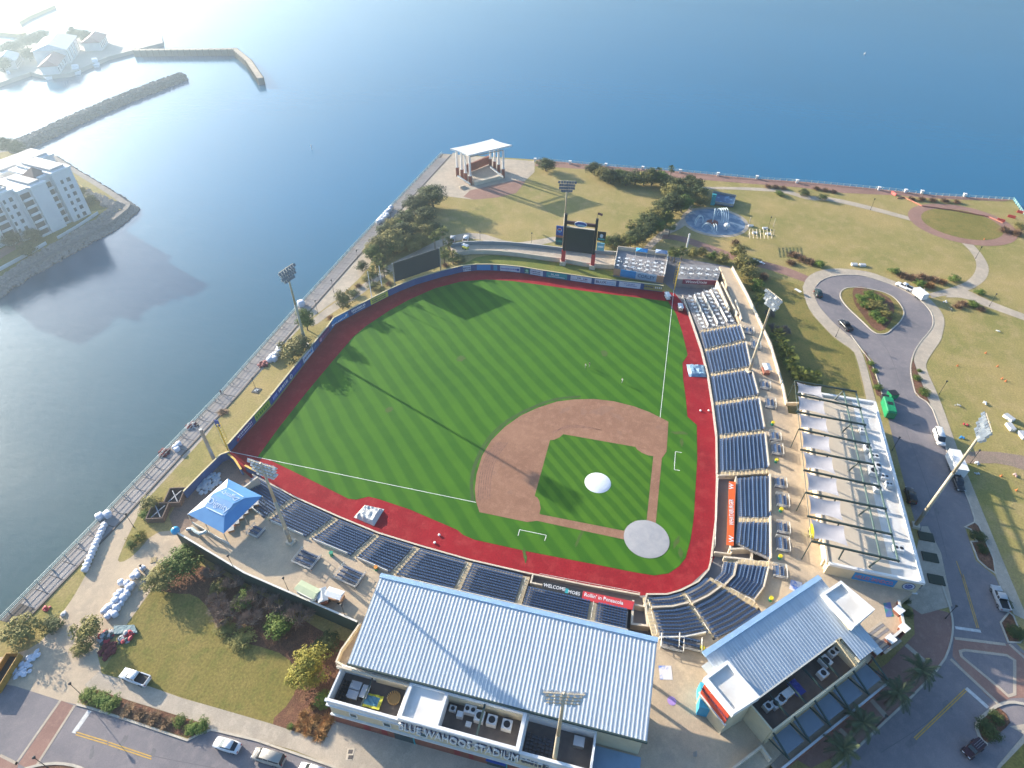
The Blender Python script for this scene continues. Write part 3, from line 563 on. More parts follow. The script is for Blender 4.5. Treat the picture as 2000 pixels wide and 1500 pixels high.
# ---- seating sections
SEC = []
def poly_at(F, Bk, t): return [a.lerp(b_, t) for a, b_ in zip(F, Bk)]
def resample(p, step):
    out = []; L = 0
    segs = [(a, b_, (b_-a).length) for a, b_ in zip(p, p[1:])]; tot = sum(s[2] for s in segs); n_ = max(1, int(tot/step)); off = (tot-n_*step)/2+step/2
    for k in range(n_):
        s = off+k*step
        for a, b_, l_ in segs:
            if s <= l_ or (a, b_, l_) == segs[-1]: out.append((a.lerp(b_, min(1, s/l_)), (b_-a).normalized())); break
            s -= l_
    return out
def section(label, F, Bk, rows, z0, z1, wall_after=None, skip=0.0, face=None):
    """F/Bk: front and back polylines (world, 2d), rows climb from z0 to z1"""
    c = sum(F+Bk, Vector((0, 0)))/(len(F)+len(Bk))
    root = thing('seating_section', label, 'seating', (c.x, c.y, 0), group='blue seating sections round the field')
    deck = MB(); dz = (z1-z0)/rows
    for r in range(rows):
        a = poly_at(F, Bk, r/rows); b_ = poly_at(F, Bk, (r+1)/rows)
        for i in range(len(a)-1): deck.prism([a[i], a[i+1], b_[i+1], b_[i]], 0 if r == 0 else z0+dz*(r-1)-.1, z0+dz*r)
    deck.build('stepped_deck', m_stand, root)
    for r in range(rows):
        if wall_after is not None and r == wall_after:
            mid = poly_at(F, Bk, (r+.45)/rows); MB().ring(mid, .35, z0+dz*r, z0+dz*r+.85).build('divider_wall', m_cream, root); continue
        p = poly_at(F, Bk, (r+.50)/rows); z = z0+dz*r; mb = MB()
        up_ = (poly_at(F, Bk, 1)[0]-F[0]).normalized()
        for (q_, d) in resample(p, .56):
            nrm = Vector((-d.y, d.x))
            if nrm.dot(up_) < 0: nrm = -nrm
            mb.obox(q_-nrm*.02, d, .205, .19, z+.38, z+.45)
            bq = q_+nrm*.2; e = Vector((d.x, d.y, 0))*.205; n3 = Vector((nrm.x, nrm.y, 0)); b0 = Vector((bq.x, bq.y, z+.42)); 
            v = [b0-e-n3*.03, b0+e-n3*.03, b0+e+n3*.03, b0-e+n3*.03]; tp = [x+n3*.13+Vector((0,0,.46)) for x in v]
            mb.add(v+tp, [(4,5,6,7),(0,1,5,4),(1,2,6,5),(2,3,7,6),(3,0,4,7)])
        mb.build('seat_row', m_seat, root)
    SEC.append(root); return root
stepm = MB().box(-.62, .62, -.2, .2, 0, .19).mesh('step', m_step)
def aisle(label, a, b_, rows, z0, z1, rail=True):
    t = thing('stair_aisle', label, 'stairs', (a.x, a.y, 0), group='tan stair aisles between the seating sections')
    d = b_-a; ang = math.atan2(d.y, d.x)-math.pi/2; L = d.length; dz = (z1-z0)/rows
    n3 = Vector((-d.y, d.x)).normalized()*.66; mb = MB()
    for r in range(rows):
        p, q_ = a.lerp(b_, r/rows), a.lerp(b_, (r+1)/rows); mb.prism([p-n3, p+n3, q_+n3, q_-n3], z0+dz*r-.5, z0+dz*r+.004)
    mb.build('stair_base', M('stair concrete', (.44,.36,.25), .85), t)
    for r in range(rows):
        p = a.lerp(b_, (r+.72)/rows); o = inst(stepm, 'step', t, (p.x-a.x, p.y-a.y, z0+dz*r), ang)
    if rail:
        for k in range(3):
            mb = MB(); p, q_ = a.lerp(b_, .12+k*.3), a.lerp(b_, .3+k*.3); zz = lambda f: z0+(z1-z0)*f
            P0, P1 = Vector((p.x, p.y, zz(.12+k*.3)+.95)), Vector((q_.x, q_.y, zz(.3+k*.3)+.95))
            mb.tube(P0, P1, .04, n=5); mb.tube(P0-Vector((0,0,.95)), P0, .04, n=5); mb.tube(P1-Vector((0,0,.95)), P1, .04, n=5)
            mb.build('handrail', m_rail, t)
    return t
Z0, Z1 = .9, 3.75
g2 = lambda p, z: G(p[0], p[1], z).to_2d()
def inset(F0, F1, B0, B1, d0=.62, d1=.62):
    f = (F1-F0).normalized(); g_ = (B1-B0).normalized(); return [F0+f*d0, F1-f*d1], [B0+g_*d0, B1-g_*d1]
# third base side: aisle lines front/back from the left field end towards home
tb = [((497,930),(458,968)), ((575,975),(520,1015)), ((658,1013),(603,1052)), ((737,1045),(690,1088)), ((815,1069),(767,1122)), ((917,1098),None), ((1029,1126),None)]
TF = [g2(a, Z0) for a, b_ in tb]; TB = [g2(b_, Z1) if b_ else None for a, b_ in tb]
TB[5] = Vector((TB[4].x-.3, TF[5].y)); TB[6] = Vector((TB[5].x, TF[6].y))
names3 = ['at the left field end beside the blue tent','second from left field under the light pole','third from left field by the white cover','in front of the twin seat pens on the third base side','beside the corner of the big blue metal roof','just left of the third base dugout']
for i in range(6):
    F, Bk = inset(TF[i], TF[i+1], TB[i], TB[i+1], .62 if i else .1); section('blue seating section '+names3[i], F, Bk, 11, Z0, Z1)
    if i: aisle('tan stairs left of '+['','seats under the tent light pole','seats by the white cover','seats with the twin pens','seats beside the big roof corner','seats by the third base dugout'][i], TF[i], TB[i], 11, Z0, Z1)
aisle('tan stair aisle beside the left end of the third base dugout', TF[6], TB[6], 11, Z0, Z1)
# behind the third base dugout
d3a, d3b = TF[6].y, G(1262,1168,Z0).y
xF = TF[6].x-2.6; xB = TB[6].x; ym = G(1157,1190,1.8).y
section('blue seating block behind the black welcome sign of the dugout', [Vector((xF, d3a-.8)), Vector((xF, ym+.6))], [Vector((xB, d3a-.8)), Vector((xB, ym+.6))], 8, 1.7, Z1)
section('blue seating block behind the red sign of the dugout', [Vector((xF, ym-.6)), Vector((xF, d3b+3.2))], [Vector((xB, ym-.6)), Vector((xB, d3b+3.2))], 8, 1.7, Z1)
aisle('tan stair aisle rising from the middle of the third base dugout', Vector((xF, ym)), Vector((xB, ym)), 8, 1.7, Z1)
# first base side
fb = [((1366,648),(1444,634)), ((1376,685),(1455,667)), ((1387,733),(1466,719)), ((1395,789),(1481,776)), ((1404,854),(1493,843)), ((1405,926),(1501,920))]
FF = [g2(a, Z0) for a, b_ in fb]; FB = [g2(b_, Z1) for a, b_ in fb]
names1 = ['next to the white table deck','second from the table deck at the thin pole','by the blue batting tunnel cover','in the middle of the first base side','just above the first base dugout']
for i in range(5):
    F, Bk = inset(FF[i], FF[i+1], FB[i], FB[i+1]); section('blue first base seating section '+names1[i], F, Bk, 12, Z0, Z1)
    aisle('tan stairs above first base section '+names1[i], FF[i], FB[i], 12, Z0, Z1)
aisle('tan stair aisle above the orange dugout roof', FF[5], FB[5], 12, Z0, Z1)
a0, a1 = g2((1438,930), 1.7), g2((1503,926), Z1); b0, b1 = g2((1441,1016), 1.7), g2((1505,1016), Z1); c0, c1 = g2((1436,1062), 1.7), g2((1504,1094), Z1)
F, Bk = inset(a0, b0, a1, b1); section('blue seating block behind the upper half of the orange dugout roof', F, Bk, 8, 1.7, Z1)
F, Bk = inset(b0, c0, b1, c1, .62, .2); section('blue seating block behind the lower half of the orange dugout roof', F, Bk, 8, 1.7, Z1)
aisle('tan stair aisle behind the orange dugout roof', b0, b1, 8, 1.7, Z1)
# behind home plate
H = [([(1264,1168),(1303,1165),(1329,1158)], [(1286,1246),(1337,1247),(1383,1238)], 'directly behind home plate on the left'),
     ([(1334,1156),(1360,1143),(1378,1128)], [(1394,1251),(1442,1228),(1490,1197)], 'diagonally behind home plate in the curve'),
     ([(1391,1135),(1409,1118),(1413,1098)], [(1474,1173),(1493,1147),(1502,1108)], 'behind home plate on the right, beside the dugout steps')]
for f_, b_, nm in H:
    F = [g2(p, Z0) for p in f_]; Bk = [g2(p, Z1) for p in b_]
    k = .5/(F[-1]-F[-2]).length; F[0] = F[0].lerp(F[1], .05); Bk[0] = Bk[0].lerp(Bk[1], .05)
    section('blue curved seating section '+nm, F, Bk, 12, Z0, Z1, wall_after=3)
for a, b_, nm in (((1262,1166),(1284,1249),'left of home plate'), ((1332,1157),(1389,1247),'behind home plate'), ((1384,1131),(1483,1185),'right of home plate'), ((1414,1093),(1510,1103),'below the orange dugout roof')):
    aisle('tan stair aisle '+nm, g2(a, Z0), g2(b_, Z1), 12, Z0, Z1)
# low field wall in front of the stands
def low_wall(label, pts, z1=1.15, w=.22, mat=None, name='field_wall', z0=0):
    p = [G(x, y, z1).to_2d() for x, y in pts]; c = p[len(p)//2]; t = thing(name, label, 'wall', (c.x, c.y, 0)); MB().ring(p, w, z0, z1-.1).build('wall_body', mat or m_stand, t); MB().ring(p, w+.12, z1-.1, z1).build('wall_cap', m_cream, t); return t
low_wall('low field wall with pale cap along the third base seats', [(493,926),(575,970),(660,1008),(738,1040),(816,1064),(918,1093),(1036,1120)])
low_wall('low field wall in front of the welcome sign dugout', [(1036,1120),(1150,1143),(1250,1161)], 1.0)
low_wall('low curved field wall behind home plate', [(1262,1160),(1303,1160),(1331,1152),(1364,1135),(1384,1112),(1390,1090)])
low_wall('low field wall in front of the orange roofed dugout', [(1390,1088),(1399,1010),(1401,925)], 1.0)
low_wall('low field wall with pale cap along the first base seats', [(1401,924),(1400,850),(1392,785),(1383,730),(1371,682),(1350,620),(1333,576)])
# dugouts
def dugout(label, corners, signs, zr=1.55):
    """corners: photograph pixels of the sunken box outline (front-left, front-right, back-right, back-left)"""
    p = [g2(c, .6) for c in corners]; c = sum(p, Vector((0,0)))/4; t = thing('dugout', label, 'dugout', (c.x, c.y, 0))
    MB().sheet(p, .06).build('floor', M('dugout floor', (.20,.16,.14), .9), t)
    MB().ring([p[3], p[2]], .3, 0, 1.7).build('back_wall', m_cream, t); MB().ring([p[0], p[3]], .3, 0, 1.4).build('end_wall', m_cream, t); MB().ring([p[1], p[2]], .3, 0, 1.4).build('end_wall', m_cream, t)
    mb = MB(); f0, f1 = p[0], p[1]
    for k in range(9):
        q_ = f0.lerp(f1, .06+k*.11); mb.tube((q_.x, q_.y, 0), (q_.x, q_.y, 1.75), .04, n=5)
    q0, q1 = f0.lerp(f1, .06), f0.lerp(f1, .94); mb.tube((q0.x,q0.y,1.75), (q1.x,q1.y,1.75), .05, n=5); mb.build('safety_rail', m_rail, t)
    return t
dg = dugout('third base dugout with a black and red sign on its roof', [(1041,1124),(1262,1166),(1256,1190),(1036,1143)], None)
A = G(1060,1145,1.75); Bq = G(1239,1182,1.75); e = (Bq-A).to_2d().normalized(); nn = Vector((e.y, -e.x)) if Vector((e.y,-e.x)).x < 0 else Vector((-e.y, e.x))
def roof_sign(parent, px4, z, mats, name='roof_panel'):
    p = [g2(c, z) for c in px4]; MB().prism(p, z-.12, z).build(name, mats, parent); return p
roof_sign(dg, [(1062,1134),(1139,1153),(1135,1171),(1057,1150)], 2.0, m_black); roof_sign(dg, [(1139,1154),(1239,1175),(1235,1191),(1136,1171)], 2.0, m_red)
c = G(1083,1147,2.02); lettering('WELCOME', 1.05, m_txtw, dg, c, (0,-1,0), (1,0,0), .01, True, .86)
c = G(1121,1158,2.02); lettering('MOES', 1.0, m_txtw, dg, c, (0,-1,0), (1,0,0), .01, True, .95)
c = G(1107,1154,2.025); MB().obox((c.x,c.y), (1,0), .5, .3, 2.0, 2.03).build('teal_mark', m_teal, dg)
c = G(1179,1169.5,2.02); lettering("Rollin' in Pensacola", 1.15, m_txtw, dg, c, (0,-1,0), (1,0,0), .01, True, .86)
dg1 = dugout('first base dugout with an orange sign roof', [(1401,932),(1394,1082),(1426,1086),(1436,932)], None)
m_orange = M('orange panel', (.78,.13,.02), .5)
p = roof_sign(dg1, [(1424,940),(1437,941),(1433,1066),(1419,1064)], 2.0, m_orange)
c = G(1429,1000,2.02); lettering('WHATABURGER', 1.35, m_txtw, dg1, c, (1,0,0), (0,1,0), .01, True, .72)
for yy in (950, 1053):
    c = G(1429,yy,2.02); lettering('W', 1.5, m_txtw, dg1, c, (1,0,0), (0,1,0), .01, True, 1.1, name='emblem')
low_wall('pale walls round the tunnel mouth below the orange dugout', [(1424,1072),(1470,1070),(1468,1093),(1414,1087)], 1.9, .3, m_cream, 'tunnel_wall')
low_wall('pale walls round the tunnel mouth beside the red dugout sign', [(1237,1172),(1234,1218),(1267,1222),(1260,1176)], 1.9, .3, m_cream, 'tunnel_wall')
# ---- concourse deck
ZC = 3.75
deck_px = [(455,968),(520,1015),(603,1052),(690,1088),(767,1122)]
DK = [g2(p, ZC) for p in deck_px]+[Vector((TB[5].x, TB[5].y)), Vector((xB, d3b+2))]
DK += [g2(p, ZC) for p in [(1286,1246),(1337,1247),(1383,1238),(1394,1251),(1442,1228),(1490,1197),(1474,1173),(1493,1147),(1502,1108),(1505,1016),(1501,920),(1493,843),(1481,776),(1466,719),(1455,667),(1444,634),(1432,595),(1416,545),(1405,520),(1431,525),(1460,579),(1490,643),(1506,677),(1530,758),(1537,791)]]
DK += [Vector((44,-31)), Vector((44,-40)), Vector((-2,-40)), Vector((-2,-51))]+[g2(p, ZC) for p in [(1757,1175),(1768,1228),(1716,1272),(1512,1486),(1440,1540)]]+[Vector((-55,-8)), Vector((-50.0,3)), Vector((-49.4,5.6)), Vector((-49.4,48.2)), Vector((-45.5,49.5)), Vector((-43,50.5)), Vector((-34.7,50.6)), Vector((-30.7,76.1)), Vector((-25.7,95))]
struct(MB().prism(DK, .0, ZC).build('concourse_deck', m_conc2), 'tan concrete concourse running round behind the seats')
def parapet(label, pts, z0, z1, w, mat, name='parapet_wall', cat='wall', cap=None):
    p = pts; c = p[len(p)//2]; t = thing(name, label, cat, (c.x, c.y, z0)); MB().ring(p, w, z0, z1).build('wall_body', mat, t)
    if cap: MB().ring(p, w+.14, z1, z1+.1).build('wall_cap', cap, t)
    return t
parapet('dark green fence with a pale cap along the third base concourse edge', [Vector((-25.7,95.2)), Vector((-30.8,76.2)), Vector((-34.8,50.7))], ZC-3.6, ZC+1.0, .2, M('dark green wall', (.03,.06,.05), .7), cap=m_rail)
parapet('pale concourse wall curving along the palm lawn', [g2(p, ZC+1) for p in [(1431,520),(1460,573),(1490,637),(1506,671),(1530,752),(1537,786),(1560,786)]], ZC, ZC+1.0, .35, m_cream)
m_white2 = M('white stucco', (.80,.78,.74), .75, col2=(.70,.68,.66), scale=.35)
for i, (a, b_) in enumerate(zip(TB, TB[1:])):
    if i < 4: parapet('white rail wall behind the section '+names3[i], [a.lerp(b_, .12), a.lerp(b_, .88)], ZC-.1, ZC+.75, .14, m_rail, 'rail_wall', 'railing')
parapet('white rail wall behind the seats under the blue roof edge', [Vector((xB-.2, TB[4].y-2)), Vector((xB-.2, d3b+3))], ZC-.1, ZC+.75, .14, m_rail, 'rail_wall', 'railing')
for i in range(5):
    a, b_ = FB[i], FB[i+1]; parapet('cream wall behind the first base section '+names1[i], [a.lerp(b_, .08), a.lerp(b_, .92)], ZC-.1, ZC+.8, .3, m_cream, 'rail_wall', 'railing')
parapet('cream wall behind the seats of the orange roofed dugout', [a1.lerp(c1, .02), a1.lerp(c1, .48)], ZC-.1, ZC+.8, .3, m_cream, 'rail_wall', 'railing')
parapet('cream wall behind the seats at the lower end of the orange dugout', [a1.lerp(c1, .54), c1], ZC-.1, ZC+.8, .3, m_cream, 'rail_wall', 'railing')
parapet('pale wall behind the curved seats on the right', [g2(p, ZC+.8) for p in [(1474,1170),(1493,1144),(1502,1106)]], ZC-.1, ZC+.8, .25, m_cream, 'rail_wall', 'railing')
parapet('pale wall behind the seats left of home plate', [g2(p, ZC+.8) for p in [(1288,1244),(1337,1243),(1379,1234)]], ZC-.1, ZC+.8, .25, m_rail, 'rail_wall', 'railing')
# small raised seat pens on the concourse
def pen(label, c, ux, n_, rows=2, bag=None):
    t = thing('seat_pen', label, 'seating', (c.x, c.y, ZC), math.atan2(ux.y, ux.x), 'small seat pens along the concourse')
    w = n_*.56; mb = MB(); mb.box(-w/2-.2, w/2+.2, -.2, rows*.95+.2, 0, .3); mb.build('platform', m_stand, t, True)
    for r in range(rows):
        mb = MB()
        for k in range(n_):
            x = -w/2+.28+k*.56; y = r*.95+.4; mb.box(x-.22, x+.22, y-.2, y+.2, .7, .77); mb.box(x-.22, x+.22, y+.2, y+.27, .75, 1.25)
        mb.build('seat_row', m_seat, t, True)
    mb = MB()
    for (a, b_) in (((-w/2-.3,-.3),(-w/2-.3,rows*.95+.4)), ((w/2+.3,-.3),(w/2+.3,rows*.95+.4)), ((-w/2-.3,rows*.95+.4),(w/2+.3,rows*.95+.4))):
        for zz in (.75, 1.15): mb.tube((*a, zz), (*b_, zz), .05, n=5)
        mb.tube((*a, 0), (*a, 1.15), .05, n=5); mb.tube((*b_, 0), (*b_, 1.15), .05, n=5)
    mb.build('rail', m_rail, t, True); return t
pen('small blue seat pen right of the tent plaza, near the green bin', G(609,1083,ZC), (TB[3]-TB[2]).normalized()*-1, 7, 3)
pen('small blue seat pen next to the big blue roof corner', G(693,1115,ZC), (TB[4]-TB[3]).normalized()*-1, 8, 3)
pen('small blue seat pen beside the foot of the light pole by the tent', G(508,1033,ZC), (TB[2]-TB[1]).normalized()*-1, 4, 2)
fx = Vector((-1, 0))
for k, (x, y, n_, nm) in enumerate([(1459,648,4,'behind the first section'),(1472,676,5,'behind the second section'),(1490,755,4,'beside the light pole foot'),(1500,790,5,'at the end of the palm lawn'),(1509,855,4,'beside the first sail'),(1513,880,5,'above a yellow bin'),(1519,945,4,'beside the fifth sail'),(1523,980,5,'below the fifth sail'),(1524,1033,4,'beside the yellow cart'),(1523,1065,5,'behind the lower dugout seats'),(1517,1118,4,'near the corner of the white building')]):
    p = G(x, y, ZC); pen('small blue seat pen on the first base concourse '+nm, Vector((p.x, p.y+.6)), fx, n_, 2)
pen('small curved seat pen between the two metal roofs, left', G(1312,1258,ZC)+Vector((.9,0,0)), Vector((0,1)), 6, 2); pen('small curved seat pen between the two metal roofs, right', G(1347,1258,ZC)+Vector((.9,0,0)), Vector((0,1)), 6, 2)
# ================================================================== BUILDINGS AND BIG STRUCTURES
m_roof = M('blue grey metal roof', (.52,.56,.58), .45, .05, col2=(.45,.49,.52), scale=.35, rnd=.06, contrast=(.3,.75))
m_roofg = M('pale blue gutter', (.36,.53,.70), .45, .2)
m_brick = M('red brick', (.30,.105,.065), .85, col2=(.22,.08,.05), scale=1.5, bump=.1, bscale=10)
m_stucco = M('cream stucco', (.62,.53,.36), .85, col2=(.55,.47,.32), scale=.6)
m_trim = M('white trim', (.74,.74,.72), .6)
m_wellfl = M('dark roof membrane', (.085,.075,.07), .9, col2=(.13,.11,.10), scale=.7)
m_glass = M('teal window glass', (.02,.07,.075), .12, spec=.8)
m_memb = M('white roof membrane', (.70,.68,.64), .7, col2=(.58,.54,.48), scale=.25)
m_tanroof = M('tan roof membrane', (.60,.50,.38), .8, col2=(.52,.44,.34), scale=.3)
m_acw = M('air conditioner white', (.60,.61,.60), .5, var=.15, scale=2)
def ac_unit(label, p, sx=1.0, sy=1.0, h=1.1, fans=1, rz=0.0):
    t = thing('air_conditioner', label, 'air conditioner', (p.x, p.y, p.z), rz, 'rooftop air conditioners')
    mb = MB().box(-sx/2, sx/2, -sy/2, sy/2, .12, h)
    for x in (-1, 1):
        for y in (-1, 1): mb.box(x*sx*.38-.06, x*sx*.38+.06, y*sy*.38-.06, y*sy*.38+.06, 0, .12)
    mb.build('casing', m_acw, t, True)
    for k in range(fans):
        y = (k-(fans-1)/2)*sy/fans; MB().disc((0, y), min(sx, sy/fans)*.36, h, h+.04, 14).build('fan', m_black, t, True)
    return t
def window(parent, o, ux, w, h, glass=None, frame=None, nrm=None, fw_=.14):
    """window on a wall: o = bottom middle point, ux along the wall, nrm outward"""
    ux = Vector((ux[0], ux[1], 0)).normalized(); nrm = Vector((nrm[0], nrm[1], 0)).normalized(); o = Vector(o); up_ = Vector((0,0,1))
    def bx(a0, a1, z0, z1, d0, d1):
        vs = [o+ux*a+nrm*d+up_*z for z in (z0, z1) for a, d in ((a0,d0),(a1,d0),(a1,d1),(a0,d1))]
        return vs, [(0,3,2,1),(4,5,6,7),(0,1,5,4),(1,2,6,5),(2,3,7,6),(3,0,4,7)]
    f = MB()
    for a in ((-w/2-fw_,-w/2,-fw_,h+fw_), (w/2,w/2+fw_,-fw_,h+fw_), (-w/2,w/2,-fw_,0), (-w/2,w/2,h,h+fw_)): f.add(*bx(*a, 0, .1))
    win = f.build('window', frame or m_trim, parent); g_ = MB(); g_.add(*bx(-w/2, w/2, 0, h, -.05, .03)); g_.build('pane', glass or m_glass, win); return win
# ---------------------------------------------------------------- main building behind third base
XB, YL, YR = -50.2, 48.4, 5.5
mb_ = thing('stadium_building', 'long brick and cream stadium building with a blue ribbed metal roof', 'building', (XB, 27, 0))
def bpart(name, mat, boxes, parent=None):
    m_ = MB()
    for b in boxes: m_.box(*b)
    return m_.build(name, mat, parent or mb_)
bpart('lower_wall', m_brick, [(XB,-44.6,YR,YL,0,3.4)]); bpart('upper_wall', m_stucco, [(XB+.02,-49.9,YR,YL,3.75,8.99)])
bpart('cornice', m_trim, [(XB-.30,XB+.1,YR-.2,YL+.25,3.4,3.75)]); bpart('cornice', m_trim, [(XB-.35,XB+.1,YR-.2,YL+.3,7.2,7.5)])
bpart('cornice', m_trim, [(XB-.22,XB+.25,YR-.3,16.6,8.5,8.95)]); bpart('cornice', m_trim, [(XB-.22,XB+.25,36.1,YL+.3,8.5,8.95)]); bpart('cornice', m_trim, [(XB-.24,XB+.25,16.6,36.1,9.4,9.85)])
# parapet-walled wells in the roof
def well(name_label, y0, y1, ztop, fl=6.6, floor_mat=m_wellfl):
    bpart('well_floor', floor_mat, [(XB+.2,-44.4,y0,y1,fl-.2,fl)])
    bpart('parapet', m_trim, [(-44.6,-44.3,y0,y1,fl,ztop)]); bpart('parapet', m_white2, [(XB-.15,XB+.28,y0,y1,fl,ztop+.02)])
    bpart('parapet', m_trim, [(XB+.28,-44.6,y0,y0+.3,fl,ztop)]); bpart('parapet', m_trim, [(XB+.28,-44.6,y1-.3,y1,fl,ztop)])
well('', 36.2, YL, 9.0); well('', YR, 16.6, 9.0)
bpart('well_floor', m_wellfl, [(XB+.2,-44.4,16.7,29.8,6.6,6.8)]); bpart('parapet', m_white2, [(XB-.15,XB+.35,16.6,36.1,6.8,9.9)]); bpart('parapet', m_white2, [(-44.9,-44.3,16.6,36.1,6.8,9.9)])
bpart('parapet', m_white2, [(XB+.35,-44.9,16.6,17.2,6.8,9.9)]); bpart('parapet', m_white2, [(XB+.35,-44.9,29.6,30.1,6.8,9.9)]); bpart('parapet', m_white2, [(XB+.35,-44.9,35.6,36.1,9.0,9.9)])
bpart('flat_roof', m_memb, [(XB+.35,-44.9,30.1,35.6,9.1,9.35)]); bpart('inner_wall', m_stucco, [(-44.95,-44.9,17.2,29.6,6.8,9.2)])
bpart('beam', m_dkgreen, [(XB+.35,-44.9,23.3,23.6,9.3,9.6)]); bpart('beam', m_dkgreen, [(XB+.35,-44.6,42.6,42.8,8.5,8.8)]); bpart('flange_wall', m_stucco, [(-44.85,-44.6,36.6,42.4,6.6,8.6)])
# windows, doors, lettering on the street front
for (px, py) in ((693,1404),(759,1425),(829,1446),(899,1466),(998,1496)):
    v = V(px, py, (XB, 0), (XB, 10)); window(mb_, (XB, v.y, 4.6), (0,-1), 1.1, 1.3, nrm=(-1,0))
for y, w in ((42.6,1.2),(39.4,1.0),(26.8,1.0),(24.4,.7),(13.5,1.2),(9.5,1.2)):
    bpart('red_door', M('dark red door', (.28,.03,.03), .6), [(XB-.06,XB+.05,y-w/2,y+w/2,.4,2.6)])
for y, w in ((36.0,3.4),(20.2,3.2)):
    d = bpart('gate', M('dark glass door', (.02,.05,.06), .2), [(XB-.05,XB+.05,y-w/2,y+w/2,0,3.1)]); bpart('gate_frame', m_teal, [(XB-.12,XB,y-w/2-.2,y-w/2,0,3.2)], d)
bpart('blue_awning', m_blue2, [(XB-.6,XB,18.6,21.8,3.1,3.3)]); bpart('wall_plaque', m_black, [(XB-.08,XB,14.2,16.2,5.6,6.5)])
v0 = V(795,1419,(XB,0),(XB,1)); v1 = V(1003,1480,(XB,0),(XB,1))
lettering('BLUE WAHOOS STADIUM', 2.0, M('stadium letters', (.74,.73,.70), .5), mb_, (XB-.8, (v0.y+v1.y)/2, 8.5), (0,-1,0), (.3,0,1), .12, False, .84)
lettering('BLUE WAHOOS STADIUM', 2.0, m_txtd, mb_, (XB-.45, (v0.y+v1.y)/2-.12, 8.05), (0,-1,0), (.3,0,1), .05, True, .84, name='letter_shadow')  # dark offset copy of the letters, stands in for their drop shadow
# ribbed roof in separate sheets
roof_o = MB().prism([(-44.4,47.2),(-29.8,47.2),(-29.8,-2.0),(-44.4,-2.0)], [10.1,13.0,13.0,10.1] if 0 else 10.0, 10.05).build('roof', m_roof, mb_)
def sheet_mesh(name, w, L, rise, mat):
    """one ribbed roof sheet: runs along +x for L, climbs rise"""
    prof = [(0,0),(.12,0),(.17,.035),(.38,.035),(.43,0),(w,0)]; prof = [(a*w/.66, z) for a, z in prof[:-1]]+[(w, 0)]
    mb = MB(); n_ = len(prof); mb.add([(0, y, z) for y, z in prof]+[(L, y, z+rise) for y, z in prof], [(i, n_+i, n_+i+1, i+1) for i in range(n_-1)]); return mb.mesh(name, mat)
NS = 75; wS = (47.2+2.0)/NS; rsm = sheet_mesh('roof_sheet', wS, 14.7, 2.9, m_roof)
bs = wloc(roof_o)
for k in range(NS): inst(rsm, 'roof_sheet', roof_o, Vector((-44.5, -2.0+k*wS, 10.25))-bs)
MB().box(-29.85, -29.0, -2.1, 47.3, 12.95, 13.3).build('gutter', m_roofg, roof_o)
MB().box(-44.7, -44.45, -2.1, 47.3, 9.9, 10.35).build('gutter', m_dkgreen, roof_o)
for y in (-1.5, 6.5, 14.5, 22.5, 30.5, 38.5, 46.6):
    MB().box(-32.3,-31.8,y-.2,y+.2,ZC,12.4).build('column', m_cream, mb_)
bpart('suite_block', m_stucco, [(-44.2,-37.5,-1.5,46.5,ZC,10.0)])
pp = [G(*p, 7.2).to_2d() for p in [(704,1216),(690,1236),(666,1270),(657,1292),(670,1299)]]
MB().ring(pp, .3, 6.2, 7.3).build('balcony_wall', m_cream, mb_); MB().prism(pp+[Vector((-44.5,46)), Vector((-34,46))], 6.0, 6.2).build('balcony_floor', m_conc2, mb_); bpart('back_parapet', m_cream, [(-45.2,-44.9,36,49,8.9,9.6)])
bpart('plaza_shade', M('plaza shade blue', (.26,.36,.46), .6), [(XB+.5,-44.6,-2,5.4,ZC,ZC+.25)])  # flat slab whose blue colour stands in for shade on the plaza
# things in the wells
for lab, px, sx, sy, h, fans in (('small white air conditioner at the left of the middle roof well',(885,1387),.9,1.1,.8,1),('white vent box beside the small conditioner in the middle well',(899,1400),.9,1.0,1.2,0),('twin fan white air conditioner in the middle roof well',(919,1391),1.3,1.9,1.3,2),('large grey air handler by the beam of the middle well',(937,1404),1.7,1.5,1.4,1),('white air conditioner right of the beam in the middle well',(961,1412),1.5,1.6,1.4,1),('white air conditioner at the right end of the middle well',(990,1421),1.5,1.6,1.4,1),('low grey box at the front of the middle roof well',(915,1417),.8,.9,.6,0)):
    ac_unit(lab, G(*px, 6.85), sx, sy, h, fans)
def crate(name, label, cat, p, sx, sy, h, mat, rz=0., group=None):
    t = thing(name, label, cat, (p.x, p.y, p.z), rz, group); MB().box(-sx/2,sx/2,-sy/2,sy/2,0,h).build('body', mat, t, True); MB().box(-sx/2-.04,sx/2+.04,-sy/2-.04,sy/2+.04,h,h+.06).build('lid', M('crate lid', (.45,.46,.47), .6), t, True); return t
crate('table', 'pale grey folded table stack in the left roof well, upper one', 'table', G(696,1343,6.6), 1.4, 1.8, .7, m_steel); crate('table', 'pale grey folded table stack in the left roof well, lower one', 'table', G(690,1359,6.6), 1.4, 1.8, .7, m_steel)
crate('cart', 'black covered cart in the left roof well', 'cart', G(714,1355,6.6), 2.0, 1.2, .9, m_black)
crate('metal_cabinet', 'grey metal cabinet in the right roof well', 'cabinet', G(1130,1453,6.6), 1.4, 1.6, 1.1, m_steel)
